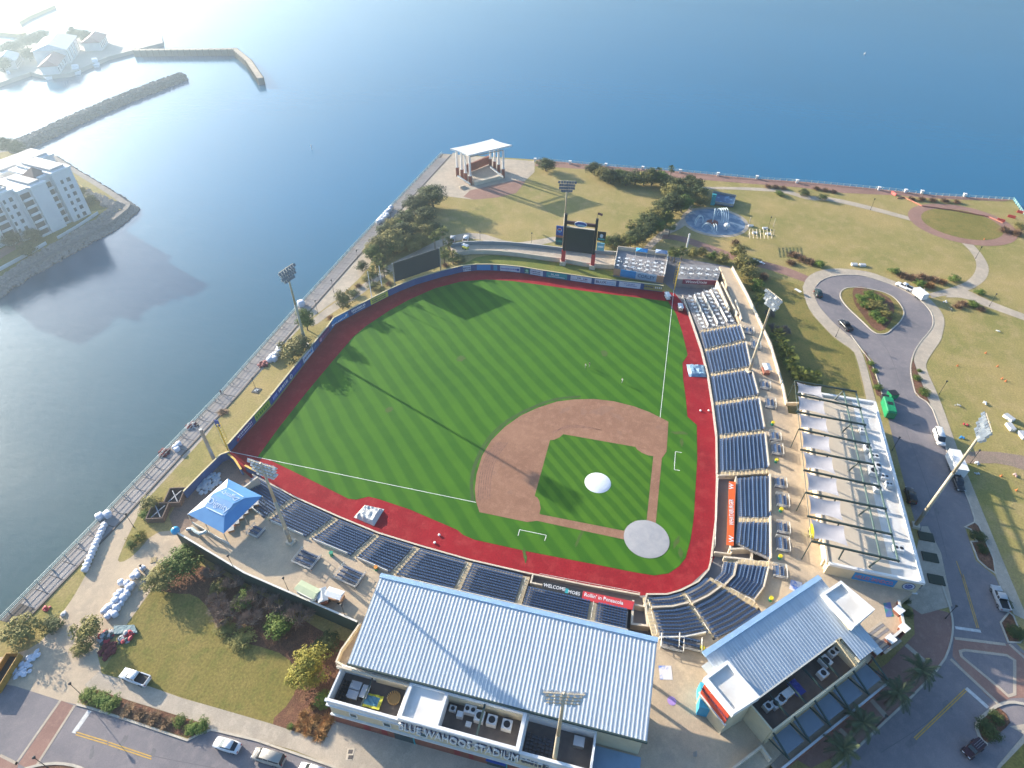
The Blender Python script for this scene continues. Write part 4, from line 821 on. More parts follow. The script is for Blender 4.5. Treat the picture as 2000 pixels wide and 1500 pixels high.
# round basket and a crumpled tarp in the left well
t = thing('wicker_basket', 'round wicker basket standing in the left roof well', 'basket', tuple(G(770,1366,6.6))); MB().disc((0,0), .95, 0, .25, 20).build('base', M('wicker', (.42,.26,.10), .9), t, True)
mbk = MB()
for k in range(20):
    a = 2*math.pi*k/20; mbk.tube((.95*math.cos(a), .95*math.sin(a), .2), (1.05*math.cos(a), 1.05*math.sin(a), .8), .09, n=5)
mbk.build('rim', M('wicker rim', (.52,.34,.14), .9), t, True)
mbk = MB(); c = G(728,1371,6.62); vs = []
for i in range(7):
    for j in range(7): vs.append((c.x-1.1+i*.36, c.y-1.6+j*.53, c.z+.25+.35*random.random()))
mbk.add(vs, [(i*7+j, (i+1)*7+j, (i+1)*7+j+1, i*7+j+1) for i in range(6) for j in range(6)])
mbk.cur = 0; o = mbk.build('tarp', [M('tarp blue', (.10,.30,.42), .6), M('tarp yellow', (.62,.60,.05), .6)]); o.data.polygons.foreach_set('material_index', [1 if (k//6 in (0,5)) or (k % 6 in (0,)) else 0 for k in range(36)]); tag(o, 'crumpled blue and yellow tarp in the left roof well', 'tarp')
def stack_chairs(label, c, nx, ny, dx, dy, mat, z):   # folded chairs packed in rows, too small to count
    mb = MB()
    for i in range(nx):
        for j in range(ny):
            x = c.x+(i-nx/2)*dx+random.uniform(-.08,.08); y = c.y+(j-ny/2)*dy+random.uniform(-.08,.08); h = random.uniform(.7,1.1)
            mb.box(x-.2, x+.2, y-.22, y+.22, z+h*.5, z+h*.5+.06); mb.box(x+.16, x+.22, y-.22, y+.22, z+h*.5, z+h)
            for a in (-.18, .18):
                for b_ in (-.18, .18): mb.tube((x+a, y+b_, z), (x+a, y+b_, z+h*.5), .02, n=3)
    o = mb.build('folding_chairs', mat); return tag(o, label, 'chairs', None, 'stuff')
stack_chairs('black folding chairs packed at the left end of the roof well', G(672,1350,6.6), 6, 3, .6, .55, m_black, 6.6)
stack_chairs('black and white folding chairs packed in the right roof well', G(1048,1465,6.6), 8, 7, .55, .62, M('chair dark', (.10,.10,.11), .4), 6.6)
# ---------------------------------------------------------------- diagonal building behind home plate
Z45 = 11.0
b45 = thing('corner_building', 'diagonal home plate building with a ribbed metal roof and two white towers', 'building', tuple(G(1540,1250,0)))
R0, R1 = G(1378,1283,12.4).to_2d(), G(1605,1131,12.4).to_2d(); E0, E1 = G(1482,1361,10.6).to_2d(), G(1715,1263,9.8).to_2d()
ux = (R1-R0).normalized(); uy = Vector((ux.y, -ux.x))
if uy.dot(E0-R0) < 0: uy = -uy
Lr = (R1-R0).length; dS = (E0-R0).dot(uy); dF = (E1-R0).dot(uy); xc = (G(1639,1245,10.6).to_2d()-R0).dot(ux)
slope = (12.4-10.6)/max(dS, 1)
rf = MB().obox(tuple(R0+ux*Lr/2+uy*dS/2), ux, Lr/2, dS/2, 9.0, 9.1).build('roof', m_roof, b45); bs = wloc(rf)
n45 = 46; w45 = Lr/n45; ang = math.atan2(uy.y, uy.x)
sA = sheet_mesh('roof_sheet', w45, dS, -slope*dS, m_roof); sB = sheet_mesh('roof_sheet', w45, dF, -slope*dF, m_roof)
flip = 1 if Vector((-uy.y, uy.x)).dot(ux) > 0 else -1
for k in range(n45):
    xk = k*w45 if flip > 0 else (k+1)*w45
    p = R0+ux*xk; inst(sB if k*w45 > xc else sA, 'roof_sheet', rf, (p.x-bs.x, p.y-bs.y, 12.4), ang)
mbk = MB(); a = R0-uy*.45; mbk.bar((a.x, a.y, 12.45), (a.x+ux.x*Lr, a.y+ux.y*Lr, 12.45), .9, .35); mbk.build('gutter', m_roofg, rf)
body = [R0+uy*3.5+ux*1, R0+ux*(Lr-1)+uy*3.5, R0+ux*(Lr-1)+uy*(dS-.3), R0+ux*1+uy*(dS-.3)]
MB().prism(body, ZC, 9.0).build('suite_block', m_stucco, b45)
WL = [G(1507,1427,8.6).to_2d(), G(1680,1291,8.6).to_2d()]; wd = (WL[0]-R0).dot(uy)
def q45(u, v): return R0+ux*u+uy*v
u0 = (WL[0]-R0).dot(ux); u1 = xc+2.0
MB().prism([q45(u0,dS-.4), q45(xc,dS-.4), q45(xc,wd), q45(u0,wd)], 6.4, 6.6).build('well_floor', m_wellfl, b45)
MB().prism([q45(u0,wd), q45(u1,wd), q45(u1,wd+.3), q45(u0,wd+.3)], 3.0, 8.7).build('parapet', m_stucco, b45)
MB().prism([q45(xc,dS-1), q45(xc+.3,dS-1), q45(xc+.3,wd), q45(xc,wd)], 6.4, 9.6).build('end_wall', m_stucco, b45)
MB().prism([q45(u0-.3,dS-1), q45(u0,dS-1), q45(u0,wd), q45(u0-.3,wd)], 3, 9.2).build('end_wall', m_stucco, b45)
for k in range(1, 5):
    u = u0+(xc-u0)*k/5; MB().prism([q45(u-.12,dS-.3), q45(u+.12,dS-.3), q45(u+.12,wd), q45(u-.12,wd)], 8.2, 8.5).build('beam', m_dkgreen, b45)
# lower street balcony with brackets
MB().prism([q45(u0-1,wd+.3), q45(u1+3.5,wd+.3), q45(u1+3.5,wd+4.2), q45(u0-1,wd+4.2)], 2.6, 2.8).build('balcony_floor', m_conc, b45)
MB().prism([q45(u0-1,wd+4.1), q45(u1+3.5,wd+4.1), q45(u1+3.5,wd+4.35), q45(u0-1,wd+4.35)], 0, 3.7).build('balcony_wall', m_brick, b45)
MB().prism([q45(u0-1,wd+4.05), q45(u1+3.5,wd+4.05), q45(u1+3.5,wd+4.4), q45(u0-1,wd+4.4)], 3.7, 3.85).build('balcony_cap', m_trim, b45)
for k in range(6):
    u = u0+.2+(u1+1.5-u0)*k/5; a, b_ = q45(u, wd+.3), q45(u, wd+4.1)
    br = MB().bar((a.x,a.y,8.2), (b_.x,b_.y,6.6), .22, .3).bar((a.x,a.y,5.6), (b_.x,b_.y,6.5), .16, .2).build('bracket', m_dkgreen, b45)
for k in range(5):
    ua = u0+.6+(u1+1.5-u0)*k/5; ub = ua+(u1+1.5-u0)/5-.8; MB().prism([q45(ua,wd+.5), q45(ub,wd+.5), q45(ub,wd+3.4), q45(ua,wd+3.4)], 6.0, 6.08).build('canopy_panel', M('bluish canopy panel', (.17,.21,.25), .55), b45)
def tower(px, z, red=False, zb=ZC, rim=1.0):
    p = [G(*q_, z).to_2d() for q_ in px]; c = sum(p, Vector((0,0)))/4
    t = MB().prism([c+(q_-c)*.96 for q_ in p], zb, z-.6).build('tower', m_brick if red else m_stucco, b45); MB().ring(p, .5, z-rim, z, True).build('tower_parapet', m_white2, t)
    MB().prism([c+(q_-c)*.97 for q_ in p], z-.75, z-.5).build('tower_roof', m_memb, t); return t, p
tw, tp = tower([(1421,1293),(1379,1324),(1433,1390),(1480,1360)], 13.2, rim=1.4)
a, b_ = tp[1], tp[2]; d = (b_-a).normalized(); nn = Vector((-d.y, d.x))
if nn.x > 0: nn = -nn
mbk = MB().ring([a.lerp(b_,.04)+nn*.05, a.lerp(b_,.96)+nn*.05], .1, 8.2, 11.6); mbk.build('red_panel', M('vermilion panel', (.52,.06,.025), .6), tw)
MB().ring([a.lerp(b_,.0)+nn*.1, a.lerp(b_,1)+nn*.1], .3, 7.9, 8.15).build('panel_trim', m_trim, tw)
c = a.lerp(b_, .5)+nn*.14; lettering('BLUE WAHOOS', .8, m_txtd, tw, (c.x, c.y, 9.9), (d.x, d.y, 0) if nn.dot(Vector((d.y,-d.x))) > 0 else (-d.x,-d.y,0), (0,0,1), .02, True)
tower([(1643,1137),(1609,1160),(1667,1221),(1705,1189)], 12.8, rim=1.3)
for lab, px, sx, sy, fans in (('twin fan conditioner at the right end of the corner building well',(1626,1277),1.2,2.2,2),('pale blue air handler in the middle of the corner building well',(1609,1296),1.8,1.6,1),('white conditioner below the pale blue air handler',(1604,1320),1.3,1.6,1),('long twin fan conditioner at the left of the corner building well',(1517,1375),1.3,2.6,2),('single fan conditioner at the far left of the corner building well',(1497,1384),1.2,1.3,1),('white duct box in the left part of the corner building well',(1533,1360),1.2,2.6,0)):
    ac_unit(lab, G(*px, 6.65), sx, sy, 1.2, fans, ang)
mbk = MB(); c = G(1552,1347,6.7); vs = [(c.x+math.cos(ang)*(i*.5-1.2)-math.sin(ang)*(j*.5-1), c.y+math.sin(ang)*(i*.5-1.2)+math.cos(ang)*(j*.5-1), c.z+.7+.3*random.random()) for i in range(6) for j in range(5)]
mbk.add(vs, [(i*5+j, (i+1)*5+j, (i+1)*5+j+1, i*5+j+1) for i in range(5) for j in range(4)]); tag(mbk.build('tarp', M('deep blue tarp', (.015,.03,.22), .5)), 'deep blue tarp over goods in the corner building well', 'tarp')
# gate court with brick piers
for k, (x, y) in enumerate(((1767,1225),(1741,1247),(1757,1190),(1712,1268))):
    p = G(x, y, 5.0); t = thing('gate_pier', ['brick gate pier with white cap at the right court corner','brick gate pier with white cap beside the court stairs','brick gate pier with white cap below the round crest','brick gate pier with white cap next to the metal roof corner'][k], 'pier', (p.x, p.y, 0), math.atan2(ux.y, ux.x), 'brick gate piers')
    MB().box(-.6,.6,-.6,.6,0,4.7).build('shaft', m_brick, t, True); MB().box(-.75,.75,-.75,.75,4.7,5.0).build('cap', m_white2, t, True)
for a, b_, lab in (((1767,1225),(1741,1247),'between the corner pier and the stairs'), ((1756,1172),(1767,1225),'on the street side of the gate court')):
    parapet('brick court wall '+lab, [g2(a, ZC+1), g2(b_, ZC+1)], 0, ZC+.9, .3, m_brick, cap=m_rail)
st = thing('court_stairs', 'grey stairs of the gate court beside the metal roof', 'stairs', tuple(G(1715,1240,ZC)))
for k in range(9):
    c = G(1709,1228,ZC).to_2d()+uy*(-.2)+uy*(k*.5)-ux*.3; MB().obox((c.x, c.y), ux, 2.4, .22, ZC, ZC+.1+.0*k).build('tread', m_stand if k % 2 else m_conc, st)
tag(MB().prism(GL([(1725,1178),(1739,1176),(1746,1204),(1731,1205)], ZC+.02), ZC+.01, ZC+.03).build('floor_mat', M('green blue mat', (.10,.14,.32), .7, col2=(.02,.22,.18), scale=.5, contrast=(.45,.55))), 'green and blue printed mat on the court floor', 'mat')
tag(MB().prism(GL([(1286,1300),(1311,1300),(1314,1328),(1289,1327)], ZC+.02), ZC+.01, ZC+.03).build('floor_graphic', M('printed floor graphic', (.66,.62,.62), .7, col2=(.10,.20,.55), scale=.6, contrast=(.5,.6))), 'white floor graphic with blue figure between the metal roofs', 'floor graphic')
tag(MB().prism(GL([(1545,1132),(1567,1138),(1562,1160),(1541,1150)], ZC+.02), ZC+.01, ZC+.03).build('floor_graphic', MATS['printed floor graphic']), 'white floor graphic with blue figure on the first base concourse', 'floor graphic')
tag(MB().disc(tuple(G(1312,1369,ZC).to_2d()), .75, ZC+.01, ZC+.03, 20).build('floor_emblem', M('lilac print', (.45,.28,.62), .7)), 'round lilac emblem on the plaza floor', 'floor graphic')
tag(MB().box(G(1372,1375,ZC).x-2.0, G(1372,1375,ZC).x+2.2, G(1372,1375,ZC).y-1.2, G(1372,1375,ZC).y+1.0, ZC, ZC+3.0).build('ticket_booth', M('cyan booth', (.04,.34,.55), .6)), 'cyan ticket booth beside the red tower', 'booth')
um = thing('closed_umbrella', 'closed grey patio umbrella on the shaded plaza', 'umbrella', tuple(G(1355,1478,ZC)))
MB().tube((0,0,0),(0,0,2.6),.04,.04,6).build('pole', m_steel, um, True); mbk = MB()
for k in range(8):
    a = 2*math.pi*k/8; mbk.add([(0,0,2.6),(.42*math.cos(a),.42*math.sin(a),.9),(.2*math.cos(a+.39),.2*math.sin(a+.39),.8),(.42*math.cos(a+.785),.42*math.sin(a+.785),.9)], [(0,1,2),(0,2,3)])
mbk.build('canopy', M('grey canvas', (.45,.42,.40), .8), um, True)
parapet('pale plaza parapet with a dark inner side at the bottom edge', [g2(p, ZC+1) for p in [(1432,1500),(1487,1458),(1506,1484)]], ZC, ZC+1.1, .35, m_cream)
# ---------------------------------------------------------------- white building on the first base side
X0, X1, Y0, Y1, ZW = -2.4, 49.8, -51.4, -33.2, 7.2
wb = thing('white_building', 'long white building with a steel sail frame on its roof', 'building', (24,-42,0))
def wpart(name, mat, boxes, parent=None):
    m_ = MB()
    for b in boxes: m_.box(*b)
    return m_.build(name, mat, parent or wb)
wpart('lower_wall', m_brick, [(X0+.5,X1-.5,Y0+.8,-36,0,3.5)]); wpart('upper_wall', m_stucco, [(X0+.05,X1,Y0+.3,-34.2,3.5,6.5)])
wpart('roof', m_tanroof, [(X0+.5,X1-.3,-45.8,-34.2,6.5,6.7)]); wpart('roof_strip', m_memb, [(X0+.5,X1-.3,Y0+.5,-45.8,6.5,6.69)])
wpart('parapet', m_white2, [(X0-.05,X1,Y0,Y0+.6,6.55,ZW)]); wpart('parapet', m_white2, [(X0-.05,X0+.5,Y0+.6,-34.2,6.6,ZW)]); wpart('parapet', m_white2, [(X1-.5,X1+.2,Y0+.6,-34.0,6.0,ZW)])
wpart('cornice', m_trim, [(X0-.10,X0+.2,Y0-.1,-33.9,3.3,3.5)]); wpart('front_beam', m_cream, [(X0+.5,X1-.5,-34.3,-33.9,6.2,6.9)])
for k in range(10):
    x = X0+2+k*5.1; wpart('front_column', m_cream, [(x-.25,x+.25,-34.3,-33.8,ZC,6.2)])
bx0 = V(1669,1120,(X0,0),(X0,1)); bx1 = V(1752,1140,(X0,0),(X0,1))
ban = wpart('banner', m_sky, [(X0-.06,X0+.04,bx1.y+.2,bx0.y,4.0,6.2)]); lettering('HILLES SANDCO.', 1.5, M('banner letters', (.62,.20,.24), .5), ban, (X0-.09,(bx0.y+bx1.y+.2)/2,5.1), (0,-1,0), (0,0,1), .02, True, .62)
cy_ = V(1777,1143,(X0,0),(X0,1)).y
def vdisc(parent, name, c, r, mat, x): 
    mb = MB(); mb.add([(x, c[0]-r*math.cos(2*math.pi*k/28), c[1]+r*math.sin(2*math.pi*k/28)) for k in range(28)], [tuple(range(28))]); return mb.build(name, mat, parent)
em = vdisc(wb, 'crest', (cy_, 5.1), 1.15, m_txtd, X0+.03); vdisc(em, 'crest_ring', (cy_, 5.1), 1.0, m_panelw, X0+.02); vdisc(em, 'crest_disc', (cy_, 5.1), .68, m_blue2, X0+.01)
lettering('BLUE', .34, m_txtw, em, (X0-.0, cy_, 5.3), (0,-1,0), (0,0,1), .005, True); lettering('WAHOOS', .26, m_txtw, em, (X0-.0, cy_, 4.9), (0,-1,0), (0,0,1), .005, True)
# steel frame with sails
fr = thing('sail_frame', 'dark green steel frame over the white building roof', 'frame', (24,-38,6.7))
beams = []
bl_px = [(1552,744),(1554,770),(1555,804),(1560,838),(1563,878),(1569,918),(1573,962),(1577,1008),(1585,1057)]; br_px = [(1673,765),(1682.6,797),(1692,830),(1699.5,868),(1707,907),(1719.5,950),(1731.6,994),(1743,1044),(1756.6,1096)]
for a, b_ in zip(bl_px, br_px):
    A = G(*a, 10.0); Bq = G(*b_, 10.0); beams.append((A, Bq)); MB().bar(A, Bq, .28, .42).build('beam', m_dkgreen, fr)
for f in (.80, 1.0):
    A = beams[0][0].lerp(beams[0][1], f); Bq = beams[-1][0].lerp(beams[-1][1], f); MB().bar(A-Vector((0,0,.35)), Bq-Vector((0,0,.35)), .26, .3).build('long_beam', M('grey green steel', (.10,.15,.13), .5), fr)
for i, (A, Bq) in enumerate(beams):
    p = A.lerp(Bq, .80)
    if i % 2 == 0: MB().bar(p-Vector((0,0,.3)), (p.x-.4, p.y+1.2, 6.7), .25, .25).build('strut', m_dkgreen, fr)
    p = A.lerp(Bq, .38)
    MB().bar(p, (p.x-.2, p.y, 6.7), .22, .22).build('post', m_dkgreen, fr)
A, Bq = beams[0][0], beams[-1][0]; MB().tube(A, Bq, .08, n=5).build('edge_cable', m_dkgreen, fr)
for i in range(9):
    if i in (0, 3, 6, 8): p = beams[i][0]; MB().tube((p.x, p.y, ZC), p, .1, n=6).build('front_post', m_dkgreen, fr)
m_sail = M('pale lilac sail cloth', (.41,.39,.40), .85, col2=(.36,.34,.35), scale=.4)
ords = ['first (farthest)','second','third','fourth','fifth','sixth','seventh','eighth (nearest)']
for i in range(8):
    (A, Bq), (C_, D_) = beams[i], beams[i+1]; mb = MB(); n_ = 9; vs = []
    for u in range(n_):
        for v_ in range(n_):
            a, b_ = u/(n_-1), v_/(n_-1); p = A.lerp(Bq, .03+.40*a).lerp(C_.lerp(D_, .03+.40*a), .10+.80*b_)
            pull = .9*(1-(2*a-1)**2)*(abs(2*b_-1)**3)*.55*(1 if b_ > .5 else -1); p = p-(C_-A).normalized()*pull
            edge = .5*(1-(2*b_-1)**2); p = p+(Bq-A).normalized()*(edge*(.5-a)*1.2); vs.append((p.x, p.y, p.z+.15-.45*(1-(2*a-1)**2)*(1-(2*b_-1)**2)))
    mb.add(vs, [(u*n_+v_, u*n_+v_+1, (u+1)*n_+v_+1, (u+1)*n_+v_) for u in range(n_-1) for v_ in range(n_-1)])
    tag(mb.build('shade_sail', m_sail, smooth=True), 'pale shade sail over the first base concourse, %s of the row' % ords[i], 'shade sail', 'shade sails by the white building')
for k, (x, y, nm) in enumerate(((1683,845,'by the far end'),(1693,880,'beside the second strut'),(1705,895,'in the middle cluster, upper'),(1712,915,'in the middle cluster, lower'),(1725,935,'beside the parapet'),(1703,925,'under the long beam'),(1734,950,'at the end of the cluster'),(1712,958,'long grey unit under the beam'),(1752,1075,'small unit near the last beam'))):
    ac_unit('roof unit on the white building '+nm, G(x, y, 6.7), 1.5+.4*(k % 2), 1.3+.3*(k % 3), 1.0+.2*(k % 2), 1 if k % 2 else 2)
# ================================================================== LIGHT POLES, BOARDS, DECKS, TENT, AMPHITHEATRE, FAR SHORE
m_pole = M('galvanised pole', (.52,.44,.31), .55, .0, col2=(.44,.37,.27), scale=.4)
m_lamp = M('floodlight housing', (.60,.62,.63), .35, .0); m_lens = M('floodlight lens', (.10,.12,.15), .15)
fl = MB(); fl.add([(-.3,-.1,-.3),(.3,-.1,-.3),(.3,-.1,.3),(-.3,-.1,.3),(-.18,.42,-.18),(.18,.42,-.18),(.18,.42,.18),(-.18,.42,.18)], [(4,5,6,7),(0,4,7,3),(1,2,6,5),(3,7,6,2),(0,1,5,4)]); fl.cur = 1
fl.add([(-.3,-.1,-.3),(.3,-.1,-.3),(.3,-.1,.3),(-.3,-.1,.3)], [(0,1,2,3)]); fl_me = fl.mesh('floodlight', [m_lamp, m_lens])
def light_pole(label, p, h, tgt=(25, 25), rows=4, cols=7, z0=0.0):
    d = Vector((tgt[0]-p.x, tgt[1]-p.y)); rz = math.atan2(d.y, d.x)+math.pi/2      # local -y looks at the field
    t = thing('light_pole', label, 'light pole', (p.x, p.y, z0), rz, 'floodlight poles round the ballpark'); h = h-z0
    MB().tube((0,0,0),(0,0,h*.55),.42,.32,10).tube((0,0,h*.55),(0,0,h-.3),.30,.2,10).build('pole', m_pole, t, True, True)
    MB().box(-.75,.75,-.75,.75,0,.7).build('base', m_cream, t, True); MB().disc((0,0),.46,h*.13,h*.13+1.6,10).build('cabinet', m_steel, t, True)
    for r in range(rows):
        z = h-.4-r*1.0; wdt = 4.6 if r else 5.4; arm = MB().bar((-wdt/2,0,z),(wdt/2,0,z),.14,.14).build('crossarm', m_pole, t, True)
        n_ = cols if r < rows-1 else cols-2
        for k in range(n_):
            o = inst(fl_me, 'floodlight', arm, ((k-(n_-1)/2)*wdt/max(1, cols-1), -.35, z-.35)); o.rotation_euler = (R(-28), 0, R(random.uniform(-12,12))); o.scale = (1.25,1.25,1.25)
    return t
light_pole('tall light pole on the grass behind the left field wall', G(598,676), 26.5)
light_pole('thin tall light pole rising from the first base seats', G(1463,726,ZC), 29.0, z0=ZC)
light_pole('tall pale light pole beside the white building street side', G(1787,1028), 32.5)
light_pole('tall light pole on the third base concourse beside the blue tent', G(568,1060,ZC), 28.5, tgt=(60,62), z0=ZC)
light_pole('tall light pole behind the video board in right centre field', G(1099,490), 26.5)
pb = G(1101,1362,30); light_pole('nearest light pole in front of the stadium building', pb, 31.5)
# ---- video board
vb = thing('video_board', 'large dark video board on two red wrapped legs with side panels', 'scoreboard', (107, 33, 0)); xb = 106.9
def vpart(name, mat, b, parent=None): return MB().box(*b).build(name, mat, parent or vb)
m_maroonst = M('dark maroon steel', (.075,.02,.025), .5)
for y in (38.3, 28.0):
    vpart('plinth', m_cream, (105.9,107.9,y-1,y+1,0,1.5)); vpart('red_wrap', m_red, (106.3,107.5,y-.62,y+.62,1.5,5.6)); vpart('leg', m_black, (106.5,107.3,y-.4,y+.4,5.6,19.0 if y > 30 else 18.6))
vpart('screen_cabinet', M('screen frame', (.03,.035,.04), .5), (106.6,107.6,28.5,37.8,5.7,14.3)); vpart('screen', M('dark screen', (.020,.028,.038), .35), (106.5,106.62,28.9,37.4,6.0,13.9))
vpart('top_beam', m_maroonst, (106.5,107.2,28.2,38.2,15.6,16.6)); vpart('mid_beam', m_cream, (106.5,107.2,28.2,38.2,14.5,14.7))
def odisc(parent, name, y, z, ry, rz_, x, mat):
    mb = MB(); n_ = 24; mb.add([(x, y-ry*math.cos(2*math.pi*k/n_), z+rz_*math.sin(2*math.pi*k/n_)) for k in range(n_)]+[(x+.2, y-ry*math.cos(2*math.pi*k/n_), z+rz_*math.sin(2*math.pi*k/n_)) for k in range(n_)], [tuple(range(n_))]+[(k, n_+k, n_+(k+1)%n_, (k+1)%n_) for k in range(n_)]); return mb.build(name, mat, parent)
lg = odisc(vb, 'logo', 33.2, 16.2, 2.1, 1.0, 106.2, m_txtw); odisc(lg, 'logo_face', 33.2, 16.2, 1.9, .82, 106.15, m_blue2); odisc(lg, 'logo_stripe', 33.0, 15.9, 1.4, .3, 106.1, M('ice blue', (.35,.55,.66), .5))
sp = vpart('side_panel', m_blue2, (106.5,106.9,38.9,41.3,11.2,14.5)); odisc(sp, 'emblem', 40.1, 13.1, .75, .75, 106.42, m_txtw); odisc(sp, 'emblem_top', 40.1, 13.35, .6, .4, 106.38, m_red); odisc(sp, 'emblem_low', 40.1, 12.8, .6, .35, 106.37, m_sky)
sp = vpart('side_panel', M('deep teal panel', (.01,.07,.08), .5), (106.5,106.9,38.9,41.3,7.6,10.3)); lettering('COX', 1.0, M('aqua letters', (.05,.45,.42), .5), sp, (106.47,40.1,9.0), (0,-1,0), (0,0,1), .01, True)
sp = vpart('side_panel', M('orange strip', (.45,.16,.08), .5), (106.5,106.9,38.9,41.3,10.4,11.1))
sp = vpart('side_panel', m_black, (106.5,106.9,24.6,27.4,11.0,14.3)); odisc(sp, 'emblem', 26, 12.9, .55, .7, 106.42, m_panelw); vpart('print_line', m_teal, (106.44,106.5,24.9,27.1,11.4,12.0), sp)
sp = vpart('side_panel', M('pale cyan panel', (.18,.42,.52), .5), (106.5,106.9,24.7,27.2,7.4,10.2)); vpart('print_line', m_txtw, (106.44,106.5,25.0,26.9,8.6,9.2), sp)
fg = thing('flag', 'small dark flag flying from the right mast of the video board', 'flag', (106.9,28.0,18.6)); MB().tube((0,0,0),(0,0,2.2),.05,n=5).build('staff', m_black, fg, True)
mb = MB(); mb.add([(0,-.05-.25*i,1.3+.15*math.sin(i)) for i in range(7)]+[(0,-.05-.25*i,2.1+.12*math.sin(i)) for i in range(7)], [(i,i+1,8+i,7+i) for i in range(6)]); mb.build('cloth', M('flag cloth', (.20,.08,.10), .8), fg, True)
# ---- dark batter's eye board
P0, P1 = G(776,561), G(862,531); d = (P1-P0).normalized(); nn = Vector((d.y,-d.x,0))
if nn.y > 0: nn = -nn
bb = thing('dark_board', 'large plain dark green board standing behind the left centre wall', 'board', tuple(P0.lerp(P1,.5)-nn*.9))
a, b_ = (P0-nn*.9).to_2d(), (P1-nn*.9).to_2d()
MB().ring([a, b_], .35, 1.7, 8.6).build('panel', M('dark board paint', (.032,.045,.048), .7), bb)
for q_ in (a-d.to_2d()*.3, b_+d.to_2d()*.3): MB().tube((q_.x,q_.y,0),(q_.x,q_.y,8.7),.22,.22,8).build('post', m_steel, bb)
MB().ring([a-nn.to_2d()*1.2, a-nn.to_2d()*1.3+d.to_2d()*.01, b_-nn.to_2d()*1.2], .2, 4.0, 4.3).build('brace', m_steel, bb)
# ---- concourse and berm beyond the wall
top = [(880,483),(920,477),(980,478),(1040,483),(1096,490),(1124,493),(1204,498)]; bot = [(886,494),(930,489),(992,492),(1070,503),(1100,506),(1152,516),(1200,519)]
tw_ = chaikin([g2(p,1.4) for p in top], 1, False); bw_ = chaikin([g2(p,1.4) for p in bot], 1, False)
struct(MB().prism(tw_+bw_[::-1], 0, 1.4).build('outfield_walkway', m_conc), 'raised walkway curving behind the outfield')
parapet('grey blue mesh fence along the outfield walkway', tw_, 1.4, 2.7, .1, M('mesh fence', (.22,.28,.32), .5, .3), 'mesh_fence', 'fence', cap=m_rail)
parapet('pale kerb wall on the field side of the outfield walkway', bw_, .2, 1.75, .25, m_cream)
sheet('grass_berm', [(905,517),(930,503),(960,498),(1040,506),(1100,515),(1200,531),(1296,556),(1160,541),(1060,526),(1000,517),(950,514)], .05, ground_mat('berm grass', ((.14,.18,.035),(.22,.21,.05),(.09,.14,.025))), label='grass berm behind the outfield wall')
# ---- right field party deck
DKp = [g2(p, 2.9) for p in [(1199,525),(1297,541),(1304,500),(1206,488)]]
pdk = thing('party_deck', 'raised party deck with tables behind the right field wall', 'deck', (DKp[0].x, DKp[0].y, 0))
MB().prism(DKp, 0, 2.9).build('deck', M('deck slab', (.30,.28,.28), .8), pdk); MB().ring([DKp[3], DKp[2]], .3, 2.9, 4.4).build('back_wall', m_cream, pdk); MB().ring([DKp[0], DKp[3]], .25, 2.9, 3.9).build('side_wall', m_cream, pdk); MB().ring([DKp[1], DKp[2]], .25, 2.9, 3.9).build('side_wall', m_rail, pdk)
e = (DKp[1]-DKp[0]).normalized(); nn2 = Vector((e.y,-e.x)); nn2 = nn2 if nn2.x < 0 else -nn2
for i, (f0, f1, mt) in enumerate(((.0,.14,M('tan panel',(.50,.27,.15),.7)),(.14,.45,m_sky),(.45,.86,M('pale blue panel',(.42,.52,.62),.6)),(.86,1.0,MATS['tan panel'] if 'tan panel' in MATS else m_brick))):
    a, b_ = DKp[0].lerp(DKp[1], f0)+nn2*.12, DKp[0].lerp(DKp[1], f1)+nn2*.12; pn = MB().ring([a, b_], .12, .6, 3.2).build('front_panel', mt, pdk)
    if i == 2: c = a.lerp(b_,.5)+nn2*.1; lettering('CORLEY', 1.7, m_txtd, pn, (c.x,c.y,1.9), (e.x,e.y,0), (0,0,1), .01, True, .9)
m_ttop = M('white table top', (.70,.70,.68), .5); m_tleg = M('table leg steel', (.3,.3,.3), .4, .6)
tt = MB().disc((0,0),.55,.72,.78,12).mesh('table_top', m_ttop); tl = MB().tube((0,0,0),(0,0,.72),.05,n=5).disc((0,0),.28,0,.05,8).mesh('leg', m_tleg)
stl = MB().disc((0,0),.19,.42,.48,8).tube((0,0,0),(0,0,.42),.025,n=4).box(-.18,.18,.14,.18,.46,.8).mesh('stool', m_ttop)
def patio_table(label, p, group):
    t = thing('patio_table', label, 'table', tuple(p), random.uniform(0, 3), group); inst(tt, 'table_top', t); inst(tl, 'leg', t); return t
def patio_chair(label, p, rz, group):
    o = inst(stl, 'patio_chair', None, tuple(p), rz); return tag(o, label, 'chair', group)
def table_grid(q4, nu, nv, z, lab, clab, grp, cgrp, chairs=3):
    for i in range(nu):
        for j in range(nv):
            a = q4[0].lerp(q4[1], (i+.5)/nu); b_ = q4[3].lerp(q4[2], (i+.5)/nu); p = a.lerp(b_, (j+.5)/nv)+Vector((random.uniform(-.2,.2), random.uniform(-.2,.2)))
            zz = z(p, (j+.5)/nv, (i+.5)/nu) if callable(z) else z; patio_table(lab, (p.x, p.y, zz), grp)
            a0 = random.uniform(0, 6.28)
            for k in range(chairs):
                aa = a0+k*6.283/chairs; patio_chair(clab, (p.x+.95*math.cos(aa), p.y+.95*math.sin(aa), zz), aa-math.pi/2, cgrp)
table_grid([DKp[0].lerp(DKp[3],.04), DKp[1].lerp(DKp[2],.04), DKp[2].lerp(DKp[1],.4), DKp[3].lerp(DKp[0],.4)], 7, 3, 2.9, 'white round table on the party deck behind right field', 'white patio chair on the party deck behind right field', 'party deck tables', 'party deck chairs')
